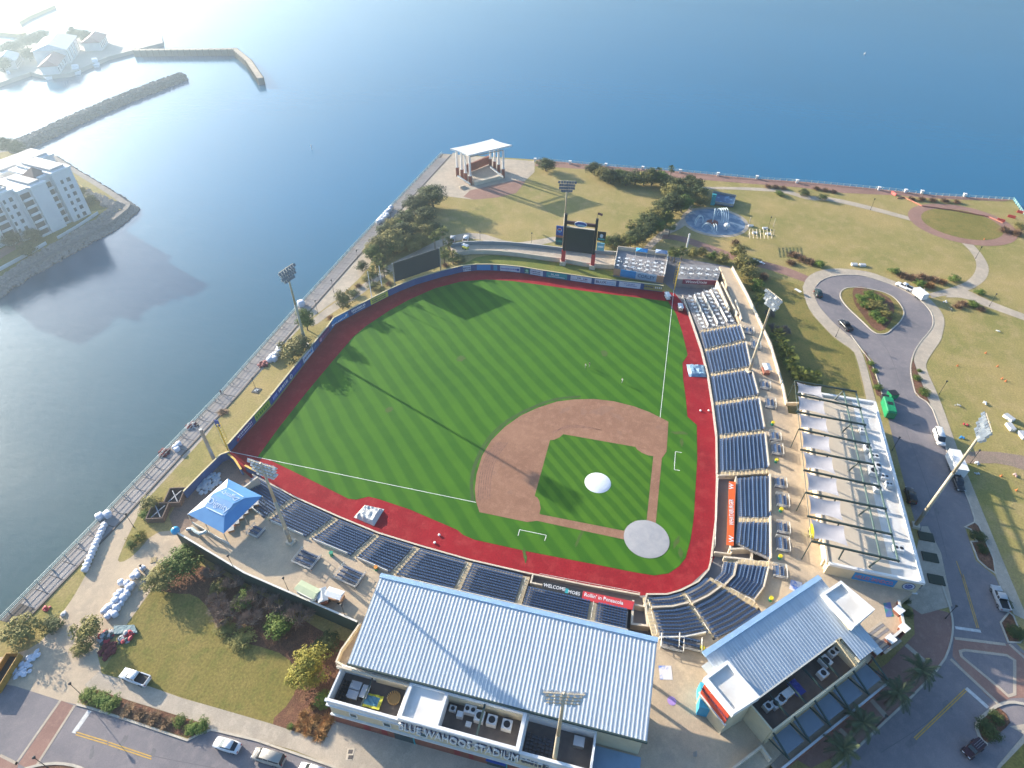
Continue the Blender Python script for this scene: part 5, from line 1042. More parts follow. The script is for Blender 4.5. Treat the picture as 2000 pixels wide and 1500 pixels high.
for x, y, nm in ((1252,499,'left'),(1290,502,'right')):
    p = G(x, y, 2.9); t = thing('canopy_tent', 'small blue canopy at the %s of the party deck back wall' % nm, 'canopy', tuple(p)); mb = MB(); mb.add([(-1.3,-2,2.1),(1.3,-2,2.1),(1.3,2,2.1),(-1.3,2,2.1),(0,0,2.8)], [(0,1,4),(1,2,4),(2,3,4),(3,0,4)]); mb.build('cloth', m_sky if nm == 'left' else M('grey blue cloth', (.25,.32,.45), .7), t, True)
    for a in (-1.2, 1.2):
        for b2 in (-1.9, 1.9): MB().tube((a,b2,0),(a,b2,2.1),.05,n=5).build('post', m_rail, t, True)
# ---- right field terrace with white tables
T4 = [g2((1338,580),1.0), g2((1366,647),1.0), g2((1440,632),3.4), g2((1400,562),3.4)]
rt_ = thing('table_terrace', 'stepped terrace with white tables beside the right field pole', 'deck', (T4[0].x, T4[0].y, 0))
for k in range(4):
    f0, f1 = k/4, (k+1)/4; z = 1.0+k*.7; MB().prism([T4[0].lerp(T4[3],f0), T4[1].lerp(T4[2],f0), T4[1].lerp(T4[2],f1), T4[0].lerp(T4[3],f1)], 0, z).build('tier', M('terrace slab', (.27,.25,.25), .85, scale=.6), rt_)
    if k: a, b_ = T4[0].lerp(T4[3],f0), T4[1].lerp(T4[2],f0); MB().ring([a.lerp(b_,.06), a.lerp(b_,.94)], .08, z, z+.9).build('tier_rail', m_rail, rt_)
table_grid(T4, 9, 4, lambda p, v, u: 1.0+int(v*4)*.7, 'white round table on the stepped right field terrace', 'white patio chair on the stepped right field terrace', 'terrace tables', 'terrace chairs')
U4 = [g2((1322,545),3.2), g2((1402,548),3.2), g2((1410,520),3.2), g2((1326,515),3.2)]
ud = thing('upper_deck', 'grey upper deck above the dark red sign by the right field pole', 'deck', (U4[0].x, U4[0].y, 0)); MB().prism(U4, 0, 3.2).build('deck', m_stand, ud)
table_grid([U4[0].lerp(U4[3],.1), U4[1].lerp(U4[2],.1), U4[2].lerp(U4[1],.2), U4[3].lerp(U4[0],.2)], 5, 2, 3.2, 'white round table on the upper deck over the dark red sign', 'white patio chair on the upper deck over the dark red sign', 'upper deck tables', 'upper deck chairs')
e = (U4[1]-U4[0]).normalized(); nn2 = Vector((e.y,-e.x)); nn2 = nn2 if nn2.x < 0 else -nn2
sg = MB().ring([U4[0].lerp(U4[1],.15)+nn2*.15, U4[1]+nn2*.15], .14, 1.6, 3.3).build('sign_panel', M('dark red sign', (.22,.035,.07), .6), ud); c = U4[0].lerp(U4[1],.48)+nn2*.26; lettering('Winn/Dixie', 1.5, m_txtw, sg, (c.x,c.y,2.45), (e.x,e.y,0), (0,0,1), .01, True)
for a, b_, nm in (((1401,548),(1425,603),'inner'),((1410,550),(1441,612),'outer')):
    parapet('cream ramp wall beside the white table terrace, %s one' % nm, [g2(a,4.6), g2(b_,4.6)], 1.5, 4.6, .4, m_cream)
parapet('cream wall along the top of the table terrace', [g2((1437,585),4.6), g2((1449,622),4.6)], ZC-1, 4.6, .35, m_cream)
# ---- blue tent with hipped roof
dg_ = lambda L, z: [G(360+x/12.5, 930+y/12.5, z) for x, y in L]
eF = dg_([(1060,65),(1900,490)], 7.2); bF = dg_([(1030,270),(1480,530)], 8.6); rg = dg_([(690,430),(1200,670)], 9.3); bN = dg_([(490,740),(975,975)], 8.6); eN = dg_([(80,925),(960,1400)], 7.2)
tn = thing('event_tent', 'blue hipped event tent with sunlit white end in the left field corner', 'tent', tuple(G(440,1000,ZC)))
m_tent = M('sky blue tent cloth', (.10,.30,.56), .55, col2=(.085,.265,.52), scale=.5); m_tentlit = M('sunlit tent cloth', (.66,.70,.74), .6)
rf_ = None
for a, b_ in ((eF,bF),(bF,rg),(rg,bN),(bN,eN)): o = MB().quad(a[0], a[1], b_[1], b_[0]).build('roof_slope', m_tent, tn); rf_ = o if a is rg else rf_
mb = MB(); mb.add([eF[0],bF[0],rg[0],bN[0],eN[0]], [(0,1,2,3,4)]); mb.build('roof_end', m_tentlit, tn); mb = MB(); mb.add([eF[1],bF[1],rg[1],bN[1],eN[1]], [(4,3,2,1,0)]); mb.build('roof_end', m_tent, tn)  # sun-facing end coloured white for the sunlight on it
for p in (eF[0],eF[1],eN[0],eN[1]): MB().tube((p.x,p.y,ZC),p,.1,n=6).build('post', m_steel, tn)
for p in (eF[0].lerp(eN[0],.5), eF[1].lerp(eN[1],.5), eN[0].lerp(eN[1],.5)): MB().tube((p.x,p.y,ZC),(p.x,p.y,7.2),.08,n=6).build('post', m_steel, tn)
c = rg[0].lerp(rg[1],.5).lerp(bN[0].lerp(bN[1],.5),.5); xd = (rg[1]-rg[0]).normalized(); yd = (rg[0].lerp(rg[1],.5)-bN[0].lerp(bN[1],.5)).normalized(); lettering('Dignity', 1.9, M('pale tent letters', (.52,.66,.80), .6), tn, c+Vector((0,0,.06)), xd, yd, .01, False)
c = rg[0].lerp(rg[1],.5).lerp(bF[0].lerp(bF[1],.5),.5); yd2 = (rg[0].lerp(rg[1],.5)-bF[0].lerp(bF[1],.5)).normalized(); lettering('Dignity', 1.7, MATS['pale tent letters'], tn, c+Vector((0,0,.06)), -xd, yd2, .01, False)
for a, b_ in ((bF[0],bF[1]),(bN[0],bN[1])): MB().bar(a.lerp(b_,.1)+Vector((0,0,.05)), a.lerp(b_,.92)+Vector((0,0,.05)), .22, .04).build('pale_stripe', MATS['pale tent letters'], tn)
parapet('pale rail wall on the plaza side of the blue tent', [g2(p, ZC+1) for p in [(374,1018),(420,1045),(447,1060)]], ZC, ZC+.9, .15, m_rail, 'rail_wall', 'railing')
parapet('cream end wall beside the left field seats', [g2(p, ZC+.6) for p in [(455,960),(480,948),(503,930)]], 0, ZC+.5, .4, m_cream)
parapet('dark blue fence closing the yard behind the left field corner', [g2(p,2.4) for p in [(447,882),(430,888),(395,922),(358,960)]], 0, 2.4, .2, m_bluewall, 'yard_fence', 'fence', cap=m_cap)
for a, b_, nm in (((440,882),(458,897),'upper'),((458,897),(471,917),'middle'),((478,909),(505,923),'lower')): parapet('yellow padded rail in the left field corner, %s piece' % nm, [g2(a,2.0), g2(b_,2.0)], 0, 2.0, .3, m_bluewall, 'corner_rail', 'wall', cap=M('bright yellow cap', (.72,.44,.05), .6))
# banner pole left of the yard
t = thing('banner_pole', 'short grey post with a square blue banner behind the left field fence', 'pole', tuple(G(418,897))); MB().tube((0,0,0),(0,0,10.2),.45,.38,8).build('post', m_steel, t, True)
bs_ = thing('banner_flag', 'small blue banner on a thin pole beside the promenade', 'flag', tuple(G(438,870))); MB().tube((0,0,0),(0,0,9),.06,n=5).build('pole', m_steel, bs_, True); MB().box(-.05,.05,-1.3,-.1,6.6,8.9).build('cloth', m_blue2, bs_, True)
# covers on the bullpen mounds
def drape(label, px4, z, mat, name='bullpen_cover', peaks=6):
    p = [G(*q_, z) for q_ in px4]; n_ = 8; vs = []
    for i in range(n_):
        for j in range(n_): q_ = p[0].lerp(p[1], i/(n_-1)).lerp(p[3].lerp(p[2], i/(n_-1)), j/(n_-1)); vs.append((q_.x, q_.y, z+(random.uniform(.1,.55) if 0 < i < n_-1 and 0 < j < n_-1 else -z+.05)))
    mb = MB(); mb.add(vs, [(i*n_+j, (i+1)*n_+j, (i+1)*n_+j+1, i*n_+j+1) for i in range(n_-1) for j in range(n_-1)]); return tag(mb.build(name, mat), label, 'tarp')
drape('crumpled white tarp on the third base warning track', [(712,984),(750,992),(730,1025),(690,1008)], .5, M('white plastic tarp', (.62,.60,.56), .5, bump=.5, bscale=2))
drape('blue batting cover with white corners on the first base track', [(1341,710),(1378,712),(1381,735),(1346,734)], .35, M('steel blue cover', (.12,.25,.38), .4, col2=(.30,.42,.50), scale=.8))
# ---- amphitheatre
am = thing('amphitheatre', 'white tensile canopy stage on tall brick footed columns at the point', 'stage', tuple(G(940,340)))
zt = 13.0; K = [G(*p, zt) for p in [(879,290),(962,271),(1000,283),(915,303)]]; mb = MB(); n_ = 11; vs = []
for i in range(n_):
    for j in range(n_):
        a, b_ = i/(n_-1), j/(n_-1); sa, sb = 4*a*(1-a), 4*b_*(1-b_); aa = a+(.5-a)*sb*.06; bb2 = b_+(.5-b_)*sa*.06
        p = K[0].lerp(K[1], aa).lerp(K[3].lerp(K[2], aa), bb2); vs.append((p.x, p.y, zt-.12*sa-.10*sb))
mb.add(vs, [(i*n_+j, i*n_+j+1, (i+1)*n_+j+1, (i+1)*n_+j) for i in range(n_-1) for j in range(n_-1)]); mb.add([(x, y, z-.55) for x, y, z in vs], [((i+1)*n_+j, (i+1)*n_+j+1, i*n_+j+1, i*n_+j) for i in range(n_-1) for j in range(n_-1)]); rim_ = [i*n_ for i in range(n_)]+[(n_-1)*n_+j for j in range(1, n_)]+[i*n_+n_-1 for i in range(n_-2, -1, -1)]+[j for j in range(n_-2, 0, -1)]; mb.add([vs[i] for i in rim_]+[(vs[i][0], vs[i][1], vs[i][2]-.55) for i in rim_], [(k, (k+1) % len(rim_), len(rim_)+(k+1) % len(rim_), len(rim_)+k) for k in range(len(rim_))]); mb.build('canopy', M('white membrane', (.80,.79,.76), .7), am)
for x, y in ((894,344),(903,348),(910,355),(919,361),(958,327),(966,332),(974,338),(983,347)):
    p = G(x, y); cl_ = MB().box(p.x-.55,p.x+.55,p.y-.55,p.y+.55,0,4.0).build('column_foot', m_brick, am); MB().tube((p.x,p.y,4),(p.x,p.y,12.0),.48,.42,10).build('column', m_white2, cl_); MB().box(p.x-.6,p.x+.6,p.y-.6,p.y+.6,4.0,4.2).build('column_cap', m_trim, cl_)
for r in ((0,3),(4,7)):
    P = [(894,344),(903,348),(910,355),(919,361),(958,327),(966,332),(974,338),(983,347)]; a, b_ = G(*P[r[0]], 11.6), G(*P[r[1]], 11.6); a.z = b_.z = 11.7; MB().bar(a, b_, .4, .5).build('beam', m_steel, am)
for k in range(4): a, b_ = G(*P[k]), G(*P[4+k]); MB().bar((a.x,a.y,12),(b_.x,b_.y,12),.25,.4).build('truss', m_steel, am)
stg = GL([(925,360),(978,345),(958,326),(908,345)]); MB().prism(stg, 0, 1.1).build('stage_floor', m_conc, am); MB().ring(GL([(908,343),(930,335),(955,324)]), .8, 1.1, 4.6).build('back_wall', m_brick, am)
MB().prism(GL([(927,363),(982,349),(978,345),(925,360)]), 0, 1.5).build('stage_lip', m_cream, am)
for k in range(4): MB().prism(GL([(897+k*2,366+k),(906+k*2,363+k),(908+k*2,366+k),(899+k*2,369+k)]), 0, .8-.2*k).build('step', m_conc, am)
# ---- splash pad toys
def arch(label, base, span, h, rz, n_hoops, mat):
    t = thing('water_arch', label, 'water play', tuple(base), rz, 'splash pad water toys')
    for k in range(n_hoops):
        pts = [(span/2*math.cos(math.pi*i/10), k*.9, h*math.sin(math.pi*i/10)) for i in range(11)]; MB().path(pts, .13, 5).build('hoop', mat, t, True)
    return t
m_arch = M('pale blue pipe', (.55,.68,.72), .4)
arch('big set of pale water hoops at the back of the splash pad', G(1415,428), 6, 4.5, .4, 4, m_arch); arch('low pair of water hoops at the front of the splash pad', G(1382,446), 4, 2.2, 1.2, 2, m_arch); arch('pale hoop pair at the left of the splash pad', G(1364,436), 3.2, 3.4, 2.0, 2, m_arch); arch('low blue hoops in front of the centre of the splash pad', G(1397,448), 3.5, 2, .2, 2, m_arch)
t = thing('water_spout', 'tall curved water spout in the middle of the splash pad', 'water play', tuple(G(1391,436))); MB().disc((0,0),2.2,0,.5,18).build('base', m_brick, t, True); MB().path([(0,0,.5),(0,0,4),(.4,0,5),(1.2,0,5.4),(2,0,5.1)], .2).build('spout', m_arch, t, True)
t = thing('water_mushroom', 'white domed water mushroom on the splash pad', 'water play', tuple(G(1418,448))); MB().tube((0,0,0),(0,0,1.6),.2).build('stem', m_white2, t, True); mb = MB().ico((0,0,1.7),1.2,2,0,(1,1,.7)); mb.build('dome', m_white2, t, True, True)
t = thing('play_structure', 'blue play platform with a turquoise tower beyond the splash pad', 'playground', tuple(G(1410,392))); p = [v-Vector((t.location.x,t.location.y)) for v in GL([(1391,396),(1432,403),(1437,385),(1392,377)],1.0)]
MB().prism(p, .6, 1.0).build('platform', M('navy play floor', (.04,.10,.20), .6, col2=(.15,.3,.45), scale=.7, contrast=(.55,.6)), t, True); MB().box(p[0].x-.2,p[0].x+1.0,p[0].y-1,p[0].y+.6,0,4.5).build('tower', m_teal, t, True); MB().ring(p, .1, 1.0, 1.9, True).build('rail', m_steel, t, True)
for x, y in ((1386,456),(1317,498)): pass
t = thing('white_post', 'tall plain white post between the splash pad and the party deck', 'post', tuple(G(1340,489))); MB().tube((0,0,0),(0,0,6.6),.3,.28,8).build('post', m_white2, t, True); MB().box(-.5,.5,-.5,.5,0,.3).build('foot', m_cream, t, True)
# seating frame of pergola posts right of the pad
pg = thing('pergola', 'timber pergola with white bench blocks beside the splash pad', 'pergola', tuple(G(1486,452)))
for k, (x, y) in enumerate(((1462,440),(1510,443),(1461,462),(1508,464))): p = G(x, y)-Vector(pg.location); MB().tube((p.x,p.y,0),(p.x,p.y,3.4),.12,n=6).build('post', m_cream, pg, True)
for k in range(7): a = G(1464+k*7,456,3.4)-Vector(pg.location); MB().bar((a.x-4,a.y,3.4),(a.x+3.5,a.y,3.4),.12,.18).build('rafter', m_cream, pg, True)
# ================================================================== FAR SHORE, CONDOMINIUM, BREAKWATERS
def rocks(label, pts, n_, zf, rmin, rmax, name='riprap_rocks', parent=None):
    """loose rocks heaped over a polygon band; pts() gives a random place"""
    mb = MB(); bm = bmesh.new(); bmesh.ops.create_icosphere(bm, subdivisions=1, radius=1); V0 = [v.co.copy() for v in bm.verts]; F0 = [[v.index for v in f.verts] for f in bm.faces]; bm.free()
    for _ in range(n_):
        p, h = pts(); r = random.uniform(rmin, rmax); s_ = [random.uniform(.7,1.2)*r for _ in range(3)]
        mb.add([(p.x+v.x*s_[0]*random.uniform(.8,1.1), p.y+v.y*s_[1]*random.uniform(.8,1.1), h+v.z*s_[2]*.8) for v in V0], F0)
    o = mb.build(name, m_rock, parent); o['kind'] = 'stuff'
    if label: o['label'] = label; o['category'] = 'rocks'
    return o
shore2 = [(-120,640),(0,580),(60,540),(150,490),(225,448),(262,418),(268,408),(240,388),(200,363),(150,333),(112,308),(60,297),(20,290),(-40,300),(-200,330),(-300,500)]
SH = GL(shore2, -1.6); c0 = sum(SH, Vector((0,0)))/len(SH)
struct(MB().prism(SH, -4, .5, [c0+(p-c0)*.955 for p in SH]).build('condominium_shore', M('rocky bank', (.24,.21,.19), .95, col2=(.16,.14,.13), scale=.8)), 'opposite rocky shore under the condominium'); struct(MB().sheet([c0+(p-c0)*.86 for p in SH], .56).build('condominium_lawn', m_lawn2), 'lawn under the condominium')
def on_edge(poly, i0, i1, w0, w1, zt, zb):
    segs = [(poly[i], poly[i+1]) for i in range(i0, i1)]
    def f():
        a, b_ = random.choice(segs); p = a.lerp(b_, random.random()); t = random.random(); d = (c0-p).normalized(); return p+d*(w0+(w1-w0)*t), zb+(zt-zb)*t
    return f
rocks('grey riprap rocks along the condominium shore', on_edge(SH, 0, 6, -.5, 8, 1.1, -1.5), 2600, None, .5, 1.0); rocks('sunlit riprap rocks on the bay side of the condominium point', on_edge(SH, 5, 12, -.5, 13, 1.2, -1.5), 3200, None, .5, 1.1)
sheet('shore_path', [(150,420),(170,425),(220,418),(238,412),(205,388),(150,360),(147,366),(195,392),(215,410),(180,416)], .66, M('dry ochre grass', (.50,.36,.10), .95), label='strip of ochre grass inside the rocks')
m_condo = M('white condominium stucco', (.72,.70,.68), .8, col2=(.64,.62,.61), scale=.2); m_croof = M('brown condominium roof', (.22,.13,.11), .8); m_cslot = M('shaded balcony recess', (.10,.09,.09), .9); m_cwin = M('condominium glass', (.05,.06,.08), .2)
cd = thing('condominium', 'white stepped condominium block with brown roofs across the basin', 'building', tuple(G(110,453)))
Af, Bf = G(109,453).to_2d(), G(171,423).to_2d(); ex = (Bf-Af).normalized(); ey = Vector((-ex.y, ex.x)); ey = ey if ey.y > 0 else -ey
def cb(u0, u1, v0, v1, z0, z1, name, mat, parent=None):
    return MB().prism([Af+ex*u0+ey*v0, Af+ex*u1+ey*v0, Af+ex*u1+ey*v1, Af+ex*u0+ey*v1], z0, z1).build(name, mat, parent or cd)
Lc = (Bf-Af).length; H_ = 19.0
def cblock(u0, u1, v0, depth, h, cols, roof=True):
    b_ = cb(u0, u1, v0, v0+depth, 0, h, 'wall', m_condo); cb(u0-.3, u1+.3, v0-.3, v0+depth+.3, h, h+.6, 'parapet', m_trim, b_)
    n_ = int(h/2.75)
    for kind, a, c_ in cols:
        for f in range(n_):
            z = .7+f*2.7
            if kind == 'w': 
                w_ = cb(a, c_, v0-.06, v0+.1, z+.5, z+1.9, 'window', m_cwin, b_)
            else:
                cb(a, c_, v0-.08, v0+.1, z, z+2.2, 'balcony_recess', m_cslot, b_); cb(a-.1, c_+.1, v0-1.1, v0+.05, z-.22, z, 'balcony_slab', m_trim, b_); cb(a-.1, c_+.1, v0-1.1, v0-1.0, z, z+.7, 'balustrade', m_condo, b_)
    if roof: cb(u0+1, u1-1, v0+1.5, v0+depth-1.5, h+.6, h+1.3, 'roof', M('pale flat roof', (.50,.48,.46), .8), b_)
    return b_
cblock(7.6, Lc+1.6, -.6, 18, H_, [('w',Lc-1.6,Lc-.2),('w',Lc-4,Lc-3)]); cblock(4.4, 7.6, 1.6, 16, H_-.7, [('b',4.7,7.3)], False); cblock(-1.5, 4.4, -.8, 15, H_-1.5, [], True)
cblock(-5.5, -1.5, .4, 15, H_-1.6, [('b',-5.2,-1.8)], False); cblock(-10.5, -5.5, 2.5, 15, H_-1, [('w',-8.0,-6.8),('w',-10.2,-9.4)]); cblock(-15, -10.5, 4.4, 15, H_-2, [('b',-14.6,-10.9)], False); cblock(-26, -15, 6, 18, H_-1.2, [('w',-18,-16.6),('w',-22,-20.4),('b',-25,-23)]); cblock(2, Lc+9, 19, 12, H_-1.5, [('w',5,6.3),('w',8,9.3),('w',11,12.3)])
for u0, v0 in ((-8,9),(6,6)):   # pitched roof pieces
    mb = MB(); P = [Af+ex*u+ey*v for u, v in ((u0-3,v0-3.5),(u0+3,v0-3.5),(u0+3,v0+3.5),(u0-3,v0+3.5))]; t_ = (P[0]+P[2])/2; mb.add([(p.x,p.y,H_-.4) for p in P]+[(t_.x,t_.y,H_+2.4)], [(0,1,4),(1,2,4),(2,3,4),(3,0,4)]); mb.build('roof', m_croof if u0 > 0 else M('sandy roof', (.45,.32,.22), .8), cd)
parapet('low white balustrade below the condominium', [g2(p,1.2) for p in [(-30,540),(0,525),(50,498),(90,474)]], .4, 1.7, .3, m_condo); parapet('pale garden wall at the foot of the condominium', [g2(p,1.2) for p in [(112,464),(150,442),(191,415)]], .4, 1.6, .3, m_condo)
sheet('terrace_pavement', [(-30,530),(0,510),(50,480),(40,470),(0,492),(-30,500)], .7, m_brickpave, label='brick terrace below the condominium')
# breakwater and pier
def mound(name, label, pts, w, h, mat, nr=0, rr=(.5,1.1)):
    p = [G(*q_, -1.6).to_2d() for q_ in pts]; t = thing(name, label, 'breakwater', (p[0].x, p[0].y, -1.6)); n_ = len(p); vs = []
    for i in range(n_):
        a, b_ = p[max(0,i-1)], p[min(n_-1,i+1)]; d = (b_-a).normalized(); nr_ = Vector((-d.y, d.x))
        for o_, z in ((w/2,-2.6),(w/5,h),(-w/5,h),(-w/2,-2.6)): q_ = p[i]+nr_*o_; vs.append((q_.x, q_.y, z))
    mb = MB(); mb.add(vs, [(4*i+k, 4*i+k+1, 4*i+5+k, 4*i+4+k) for i in range(n_-1) for k in range(3)]+[(0,3,2,1),(4*n_-4,4*n_-3,4*n_-2,4*n_-1)]); mb.build('core', mat, t)
    if nr:
        def f():
            i = random.randrange(n_-1); q_ = p[i].lerp(p[i+1], random.random()); d = (p[i+1]-p[i]).normalized(); s_ = random.uniform(-1,1); zz = h if abs(s_) < .4 else h-(abs(s_)-.4)/.6*(h+1.6); return q_+Vector((-d.y,d.x))*(s_*w/2), zz
        rocks(None, f, nr, None, *rr, parent=None) if 0 else None
        o = rocks('', f, nr, None, *rr); o.parent = t; o.location = -Vector(t.location); o.pop('label', None); o.pop('category', None)
    return t
m_core = M('breakwater core', (.20,.18,.165), .95, col2=(.28,.25,.22), scale=.5)
mound('breakwater', 'long rock breakwater reaching out from the condominium shore', [(10,300),(70,275),(160,232),(260,190),(357,153)], 11, 1.2, m_core, 1700)
def pier(label, pts, w, h):
    p = [g2(q_, h) for q_ in pts]; t = thing('pier', label, 'pier', (p[0].x, p[0].y, 0)); MB().ring(p, w, -3, h-.4).build('wall', M('sheet pile wall', (.22,.20,.18), .8), t); MB().ring(p, w+.5, h-.4, h).build('deck', m_conc, t)
    mb = MB()
    for a, b_ in zip(p, p[1:]):
        L = (b_-a).length; k = 0
        while k*4 < L: q_ = a.lerp(b_, k*4/L); d = (b_-a).normalized(); nn = Vector((-d.y,d.x))*(w/2+.4); mb.tube((q_.x+nn.x,q_.y+nn.y,-3),(q_.x+nn.x,q_.y+nn.y,h+.3),.3,n=6); mb.tube((q_.x-nn.x,q_.y-nn.y,-3),(q_.x-nn.x,q_.y-nn.y,h+.3),.3,n=6); k += 1
    o = mb.build('piles', M('timber pile', (.16,.13,.10), .9), t); o['kind'] = 'stuff'; return t
pier('bent pier wall far out at the mouth of the marina', [(262,97),(360,96),(458,95),(485,118),(508,152)], 3.0, 2.2)
# marina island
struct(MB().prism(GL([(-250,230),(0,170),(62,148),(90,155),(140,150),(212,118),(265,104),(320,90),(318,76),(250,72),(180,70),(120,74),(60,86),(0,100),(-250,150)], -1.6), -4, .5).build('marina_land', M('pale marina ground', (.46,.42,.36), .9, scale=.05, col2=(.36,.33,.28)), None), 'pale marina peninsula in the morning haze')
struct(MB().prism(GL([(-250,100),(0,70),(40,74),(54,70),(40,50),(60,38),(110,16),(60,4),(0,-10),(-250,-60)], -1.6), -4, .5).build('far_shore', m_lawn2), 'distant shore at the upper left')
m_hroof = M('pale grey hall roof', (.50,.52,.52), .6); m_hroof2 = M('dusty red hall roof', (.38,.17,.15), .7)
def hall(label, px, L, W_, h, rz, roofm):
    p = G(*px, .5); t = thing('marina_hall', label, 'building', tuple(p), rz); MB().box(-L/2,L/2,-W_/2,W_/2,0,h).build('wall', m_condo, t, True)
    mb = MB(); mb.add([(-L/2-1,-W_/2-1,h),(L/2+1,-W_/2-1,h),(L/2+1,W_/2+1,h),(-L/2-1,W_/2+1,h),(-L/2+2,0,h+3),(L/2-2,0,h+3)], [(0,1,5,4),(1,2,5),(2,3,4,5),(3,0,4)]); mb.build('roof', roofm, t, True)
    for k in range(5):
        for s_ in (-1, 1): MB().box(-L/2+2+k*(L-4)/4-.7,-L/2+2+k*(L-4)/4+.7,s_*W_/2-.08,s_*W_/2+.08,1,h-1.2).build('window', m_cwin, t, True)
    return t
hall('large marina hall with a pale green grey roof', (118,112), 34, 18, 8, .55, m_hroof); hall('low red roofed marina building in front of the large hall', (110,133), 28, 9, 4.5, .55, m_hroof2); hall('small marina house at the left edge in the haze', (22,130), 16, 10, 5, .6, m_hroof); hall('red roofed marina house on the far side', (190,92), 20, 10, 5, .5, m_hroof2)
def boat(label, px, L, rz, cabin=True):
    p = G(*px, -1.6); t = thing('boat', label, 'boat', tuple(p), rz, 'white boats in the marina'); w = L*.27; mb = MB()
    secs = [(-L/2,w*.42,.1),( -L*.2,w*.5,0),(L*.15,w*.48,0),(L*.36,w*.3,.1),(L/2,.06,.5)]; vs = []
    for x, hw, dz in secs: vs += [(x,-hw*.75,-.3+dz),(x,hw*.75,-.3+dz),(x,hw,1.3+dz*1.5),(x,-hw,1.3+dz*1.5)]
    mb.add(vs, [(4*i+k,4*i+(k+1)%4,4*i+4+(k+1)%4,4*i+4+k) for i in range(4) for k in range(4)]+[(0,3,2,1),(16,17,18,19)]); mb.build('hull', M('white gelcoat', (.78,.79,.80), .3), t, True)
    if cabin:
        MB().prism([(-L*.3,-w*.36),(L*.12,-w*.36),(L*.22,0),(L*.12,w*.36),(-L*.3,w*.36)],1.3,2.7).build('cabin', MATS['white gelcoat'], t, True); MB().prism([(-L*.26,-w*.37),(L*.1,-w*.37),(L*.19,0),(L*.1,w*.37),(-L*.26,w*.37)],1.9,2.4).build('windows', m_cwin, t, True); MB().box(-L*.2,L*.02,-w*.3,w*.3,2.7,3.6).build('flybridge', MATS['white gelcoat'], t, True)
    return t
boat('long white motor yacht moored below the marina hall', (150,138), 20, .75); boat('white motor yacht moored to the right of the first yacht', (188,125), 17, .75); boat('white sport boat at the left end of the moored row', (90,150), 16, 1.0); boat('small white boat by the marina quay at the left', (20,150), 10, .9); bu = thing('buoy', 'tiny white buoy far out on the open bay', 'buoy', tuple(G(1689,106,-1.6))); MB().ico((0,0,.4),.6,2).build('float', m_white2, bu, True, True); MB().tube((0,0,.8),(0,0,1.8),.08).build('mast', m_white2, bu, True)
sc = thing('channel_marker', 'small white channel marker standing in the water', 'marker', tuple(G(609,292,-1.6))); MB().tube((0,0,-1),(0,0,2.2),.15,n=6).build('post', m_white2, sc, True); MB().box(-.4,.4,-.05,.05,1.4,2.1).build('board', m_white2, sc, True)
# ================================================================== VEGETATION
def leaf_mesh(name, mat, n_clump, n_leaf, size, cr=.34, flat=.75, up_bias=.3, hollow=.35, seed=1):
    """crown of loose leaf faces gathered in clumps inside a unit ellipsoid sitting on z=0..2*flat"""
    rnd = random.Random(seed); mb = MB(); mb.ico((0,0,1*flat), .42, 2, .2, (1,1,flat))  # solid core added inside the leaves to block light and fill the crown
    for _ in range(n_clump):
        while True:
            c = Vector((rnd.uniform(-1,1), rnd.uniform(-1,1), rnd.uniform(-1,1)))
            if hollow < c.length < .95: break
        c = c*rnd.uniform(.75,1.02); r = cr*rnd.uniform(.6,1.25)
        for _ in range(n_leaf):
            d = Vector((rnd.gauss(0,1), rnd.gauss(0,1), rnd.gauss(0,1))).normalized(); p = c+d*r*rnd.uniform(.35,1)**.6
            n3 = (d+Vector((rnd.uniform(-.7,.7), rnd.uniform(-.7,.7), rnd.uniform(-.4,.7)+up_bias))).normalized(); t = n3.cross(Vector((rnd.uniform(-1,1), rnd.uniform(-1,1), rnd.uniform(-1,1)))).normalized(); b_ = n3.cross(t); s_ = size*rnd.uniform(.6,1.3)
            q_ = [p+t*s_, p+b_*s_*.55, p-t*s_, p-b_*s_*.55]; mb.add([(v.x, v.y, (v.z+1)*flat) for v in q_], [(0,1,2,3)])
    return mb.mesh(name, mat)
def leafmat(name, c1, c2):
    m = M(name, c1, .75, col2=c2, scale=.55, spec=.25, rnd=.18, contrast=(.4,.6)); return m
LM = {'dark': leafmat('dark oak leaves', (.052,.072,.022), (.095,.11,.032)), 'olive': leafmat('olive leaves', (.17,.155,.042), (.26,.22,.06)), 'yellow': leafmat('yellow leaves', (.27,.225,.03), (.20,.185,.03)), 'green': leafmat('fresh green leaves', (.075,.135,.02), (.14,.18,.03)), 'brown': leafmat('brown grasses', (.22,.13,.075), (.30,.19,.10)), 'orange': leafmat('orange grasses', (.34,.17,.06), (.42,.24,.09))}
m_bark = M('bark', (.13,.095,.07), .95, bump=.4, bscale=6); m_twig = M('bare twigs', (.27,.215,.18), .95, col2=(.20,.155,.13), scale=1.)
CR = {k: [leaf_mesh('crown', m, 70, 64, .06, seed=11+i+7*j) for i in range(3)] for j, (k, m) in enumerate(LM.items())}
SHR = {k: [leaf_mesh('foliage', m, 38, 52, .07, flat=.5, hollow=.1, seed=51+i+5*j) for i in range(2)] for j, (k, m) in enumerate(LM.items())}
trunkm = MB().tube((0,0,0),(0.04,0,.55),.09,.055,7)
for a in range(5): trunkm.tube((.04,0,.45),(.04+.5*math.cos(a*1.26),.5*math.sin(a*1.26),1.0+.1*(a%2)),.045,.015,5)
trunk_me = trunkm.mesh('trunk', m_bark)
